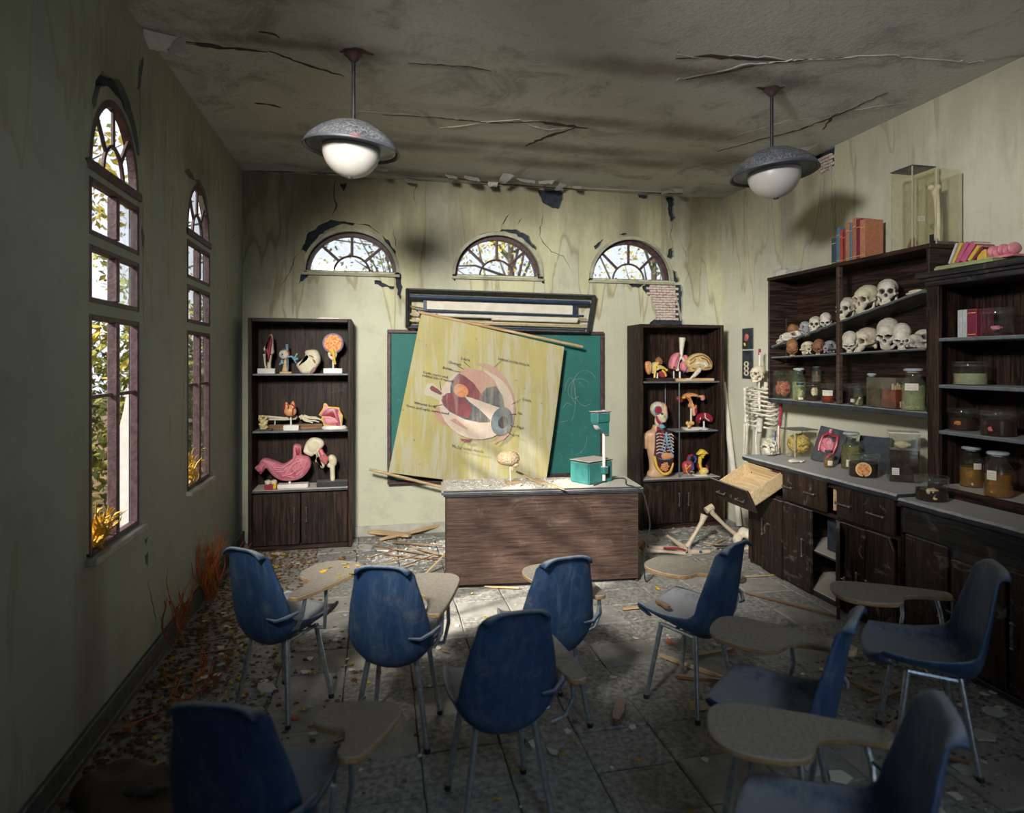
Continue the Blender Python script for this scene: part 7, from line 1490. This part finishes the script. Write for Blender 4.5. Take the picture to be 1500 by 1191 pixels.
# ================================================================== OUTSIDE
g = G(); g.box(-30, XL-.16, -10, 40, -.6, -.35); g.box(XL-.16, 30, YB+.25, 40, -.6, -.35); struct('ground', g, mat('leafy_ground', (.08, .05, .02), (.20, .12, .03), .9, sc=6, bmp=.5))
t = thing('pale_board', 'tall pointed pale plaster board standing outside the near left window', 'board', (0, 0, 0))
P = [PB(a, b, 3.9) for a, b in ((165, 790), (203, 790), (200, 590), (190, 566), (184, 600), (178, 625), (172, 680))]; P = [(p.x, p.z) for p in P]; P[0] = (P[0][0]-.05, -.35); P[1] = (P[1][0]+.05, -.35)
g = G(); g.prism(P, .03, T(0, 3.9, 0)); g.build('board', M_white, t, False)
def tree(label, x, y, h, r, n, m, seed, zc=None, holes=.0, lsz=.09):
    rnd = random.Random(seed); t = thing('leafy_tree', label, 'tree', (x, y, -.4), 0, 'trees outside the windows'); g = G(); g.tube([(0, 0, 0), (.1, .05, h*.4), (.05, -.05, h*.7), (.1, 0, h*.95)], [.10, .07, .045, .02], 8); tips = []
    zc = zc or h*.65
    for i in range(14):
        a = rnd.uniform(0, 6.28); z0 = h*rnd.uniform(.3, .8); e = Vector((r*.9*math.cos(a), r*.9*math.sin(a), zc+rnd.uniform(-.6, .7)*r)); g.tube([(0.07, 0, z0), (e.x*.5, e.y*.5, (z0+e.z)/2+.1), tuple(e)], [.028, .016, .006], 5); tips.append(e)
    g.build('trunk', M_bark, t); g = G(); clus = [Vector((rnd.gauss(0, .42)*r, rnd.gauss(0, .42)*r, zc+rnd.gauss(0, .5)*r)) for _ in range(max(10, n//40))]
    for i in range(n):
        c = rnd.choice(clus)+Vector((rnd.gauss(0, .14), rnd.gauss(0, .14), rnd.gauss(0, .14)))*r; s = lsz*rnd.uniform(.5, 1.1); u = Vector((rnd.gauss(0, 1), rnd.gauss(0, 1), rnd.gauss(0, 1))).normalized(); v = u.orthogonal().normalized(); v.rotate(Matrix.Rotation(rnd.uniform(0, 6.28), 3, u)); w_ = u.cross(v)
        g.add([c-v*s, c+w_*s*.45+u*s*.1, c+v*s, c-w_*s*.45+u*s*.1], [(0, 1, 2), (0, 2, 3)])
    me = bpy.data.meshes.new('foliage'); me.from_pydata([tuple(v) for v in g.v], [], g.f); o = link('foliage', me, m, t); o['kind'] = 'stuff'
for a in [('bare-limbed yellow-green tree behind the left fanlight', -1.6, 9.5, 5.2, 1.7, 1300, M_tree2, 1, 3.9, 0, .045), ('dark leafy tree behind the right side of the left fanlight', .45, 10.2, 5.0, 1.1, 1600, M_tree, 2, 4.0, 0, .05), ('pale speckled tree behind the middle fanlight', 1.9, 9.2, 5.4, 1.5, 1700, M_tree2, 3, 4.1, 0, .042),
          ('thin-branched tree behind the right fanlight', 4.3, 9.4, 5.2, 1.5, 1700, M_tree2, 4, 4.0, 0, .042), ('dense dark hedge tree outside the near left window', -4.6, 8.2, 3.2, 1.6, 6500, M_tree, 5, 1.6, 0, .08), ('tall dark tree with orange leaves outside the near left window', -5.2, 10.4, 6.0, 1.7, 2600, M_tree2, 6, 4.9, 0, .09),
          ('dense bush outside the far left window', -3.0, 10.6, 2.6, 1.4, 5200, M_tree, 7, 1.4, 0, .08), ('dark bush low outside the left wall', -3.9, 7.0, 2.2, 1.0, 3600, M_tree, 8, .9, 0, .07), ('yellow-leaved sapling close to the near left window', -2.9, 5.6, 3.4, .8, 900, M_tree2, 9, 2.2, 0, .06)]: tree(*a)

# lettering becomes plain meshes
dg = bpy.context.evaluated_depsgraph_get(); dg.update()
for o in [o for o in bpy.data.objects if o.type == 'FONT']:
    me = bpy.data.meshes.new_from_object(o.evaluated_get(dg)); q = link('lettering', me, M_black, o.parent); q.location = o.location; q.rotation_euler = o.rotation_euler; bpy.data.objects.remove(o)
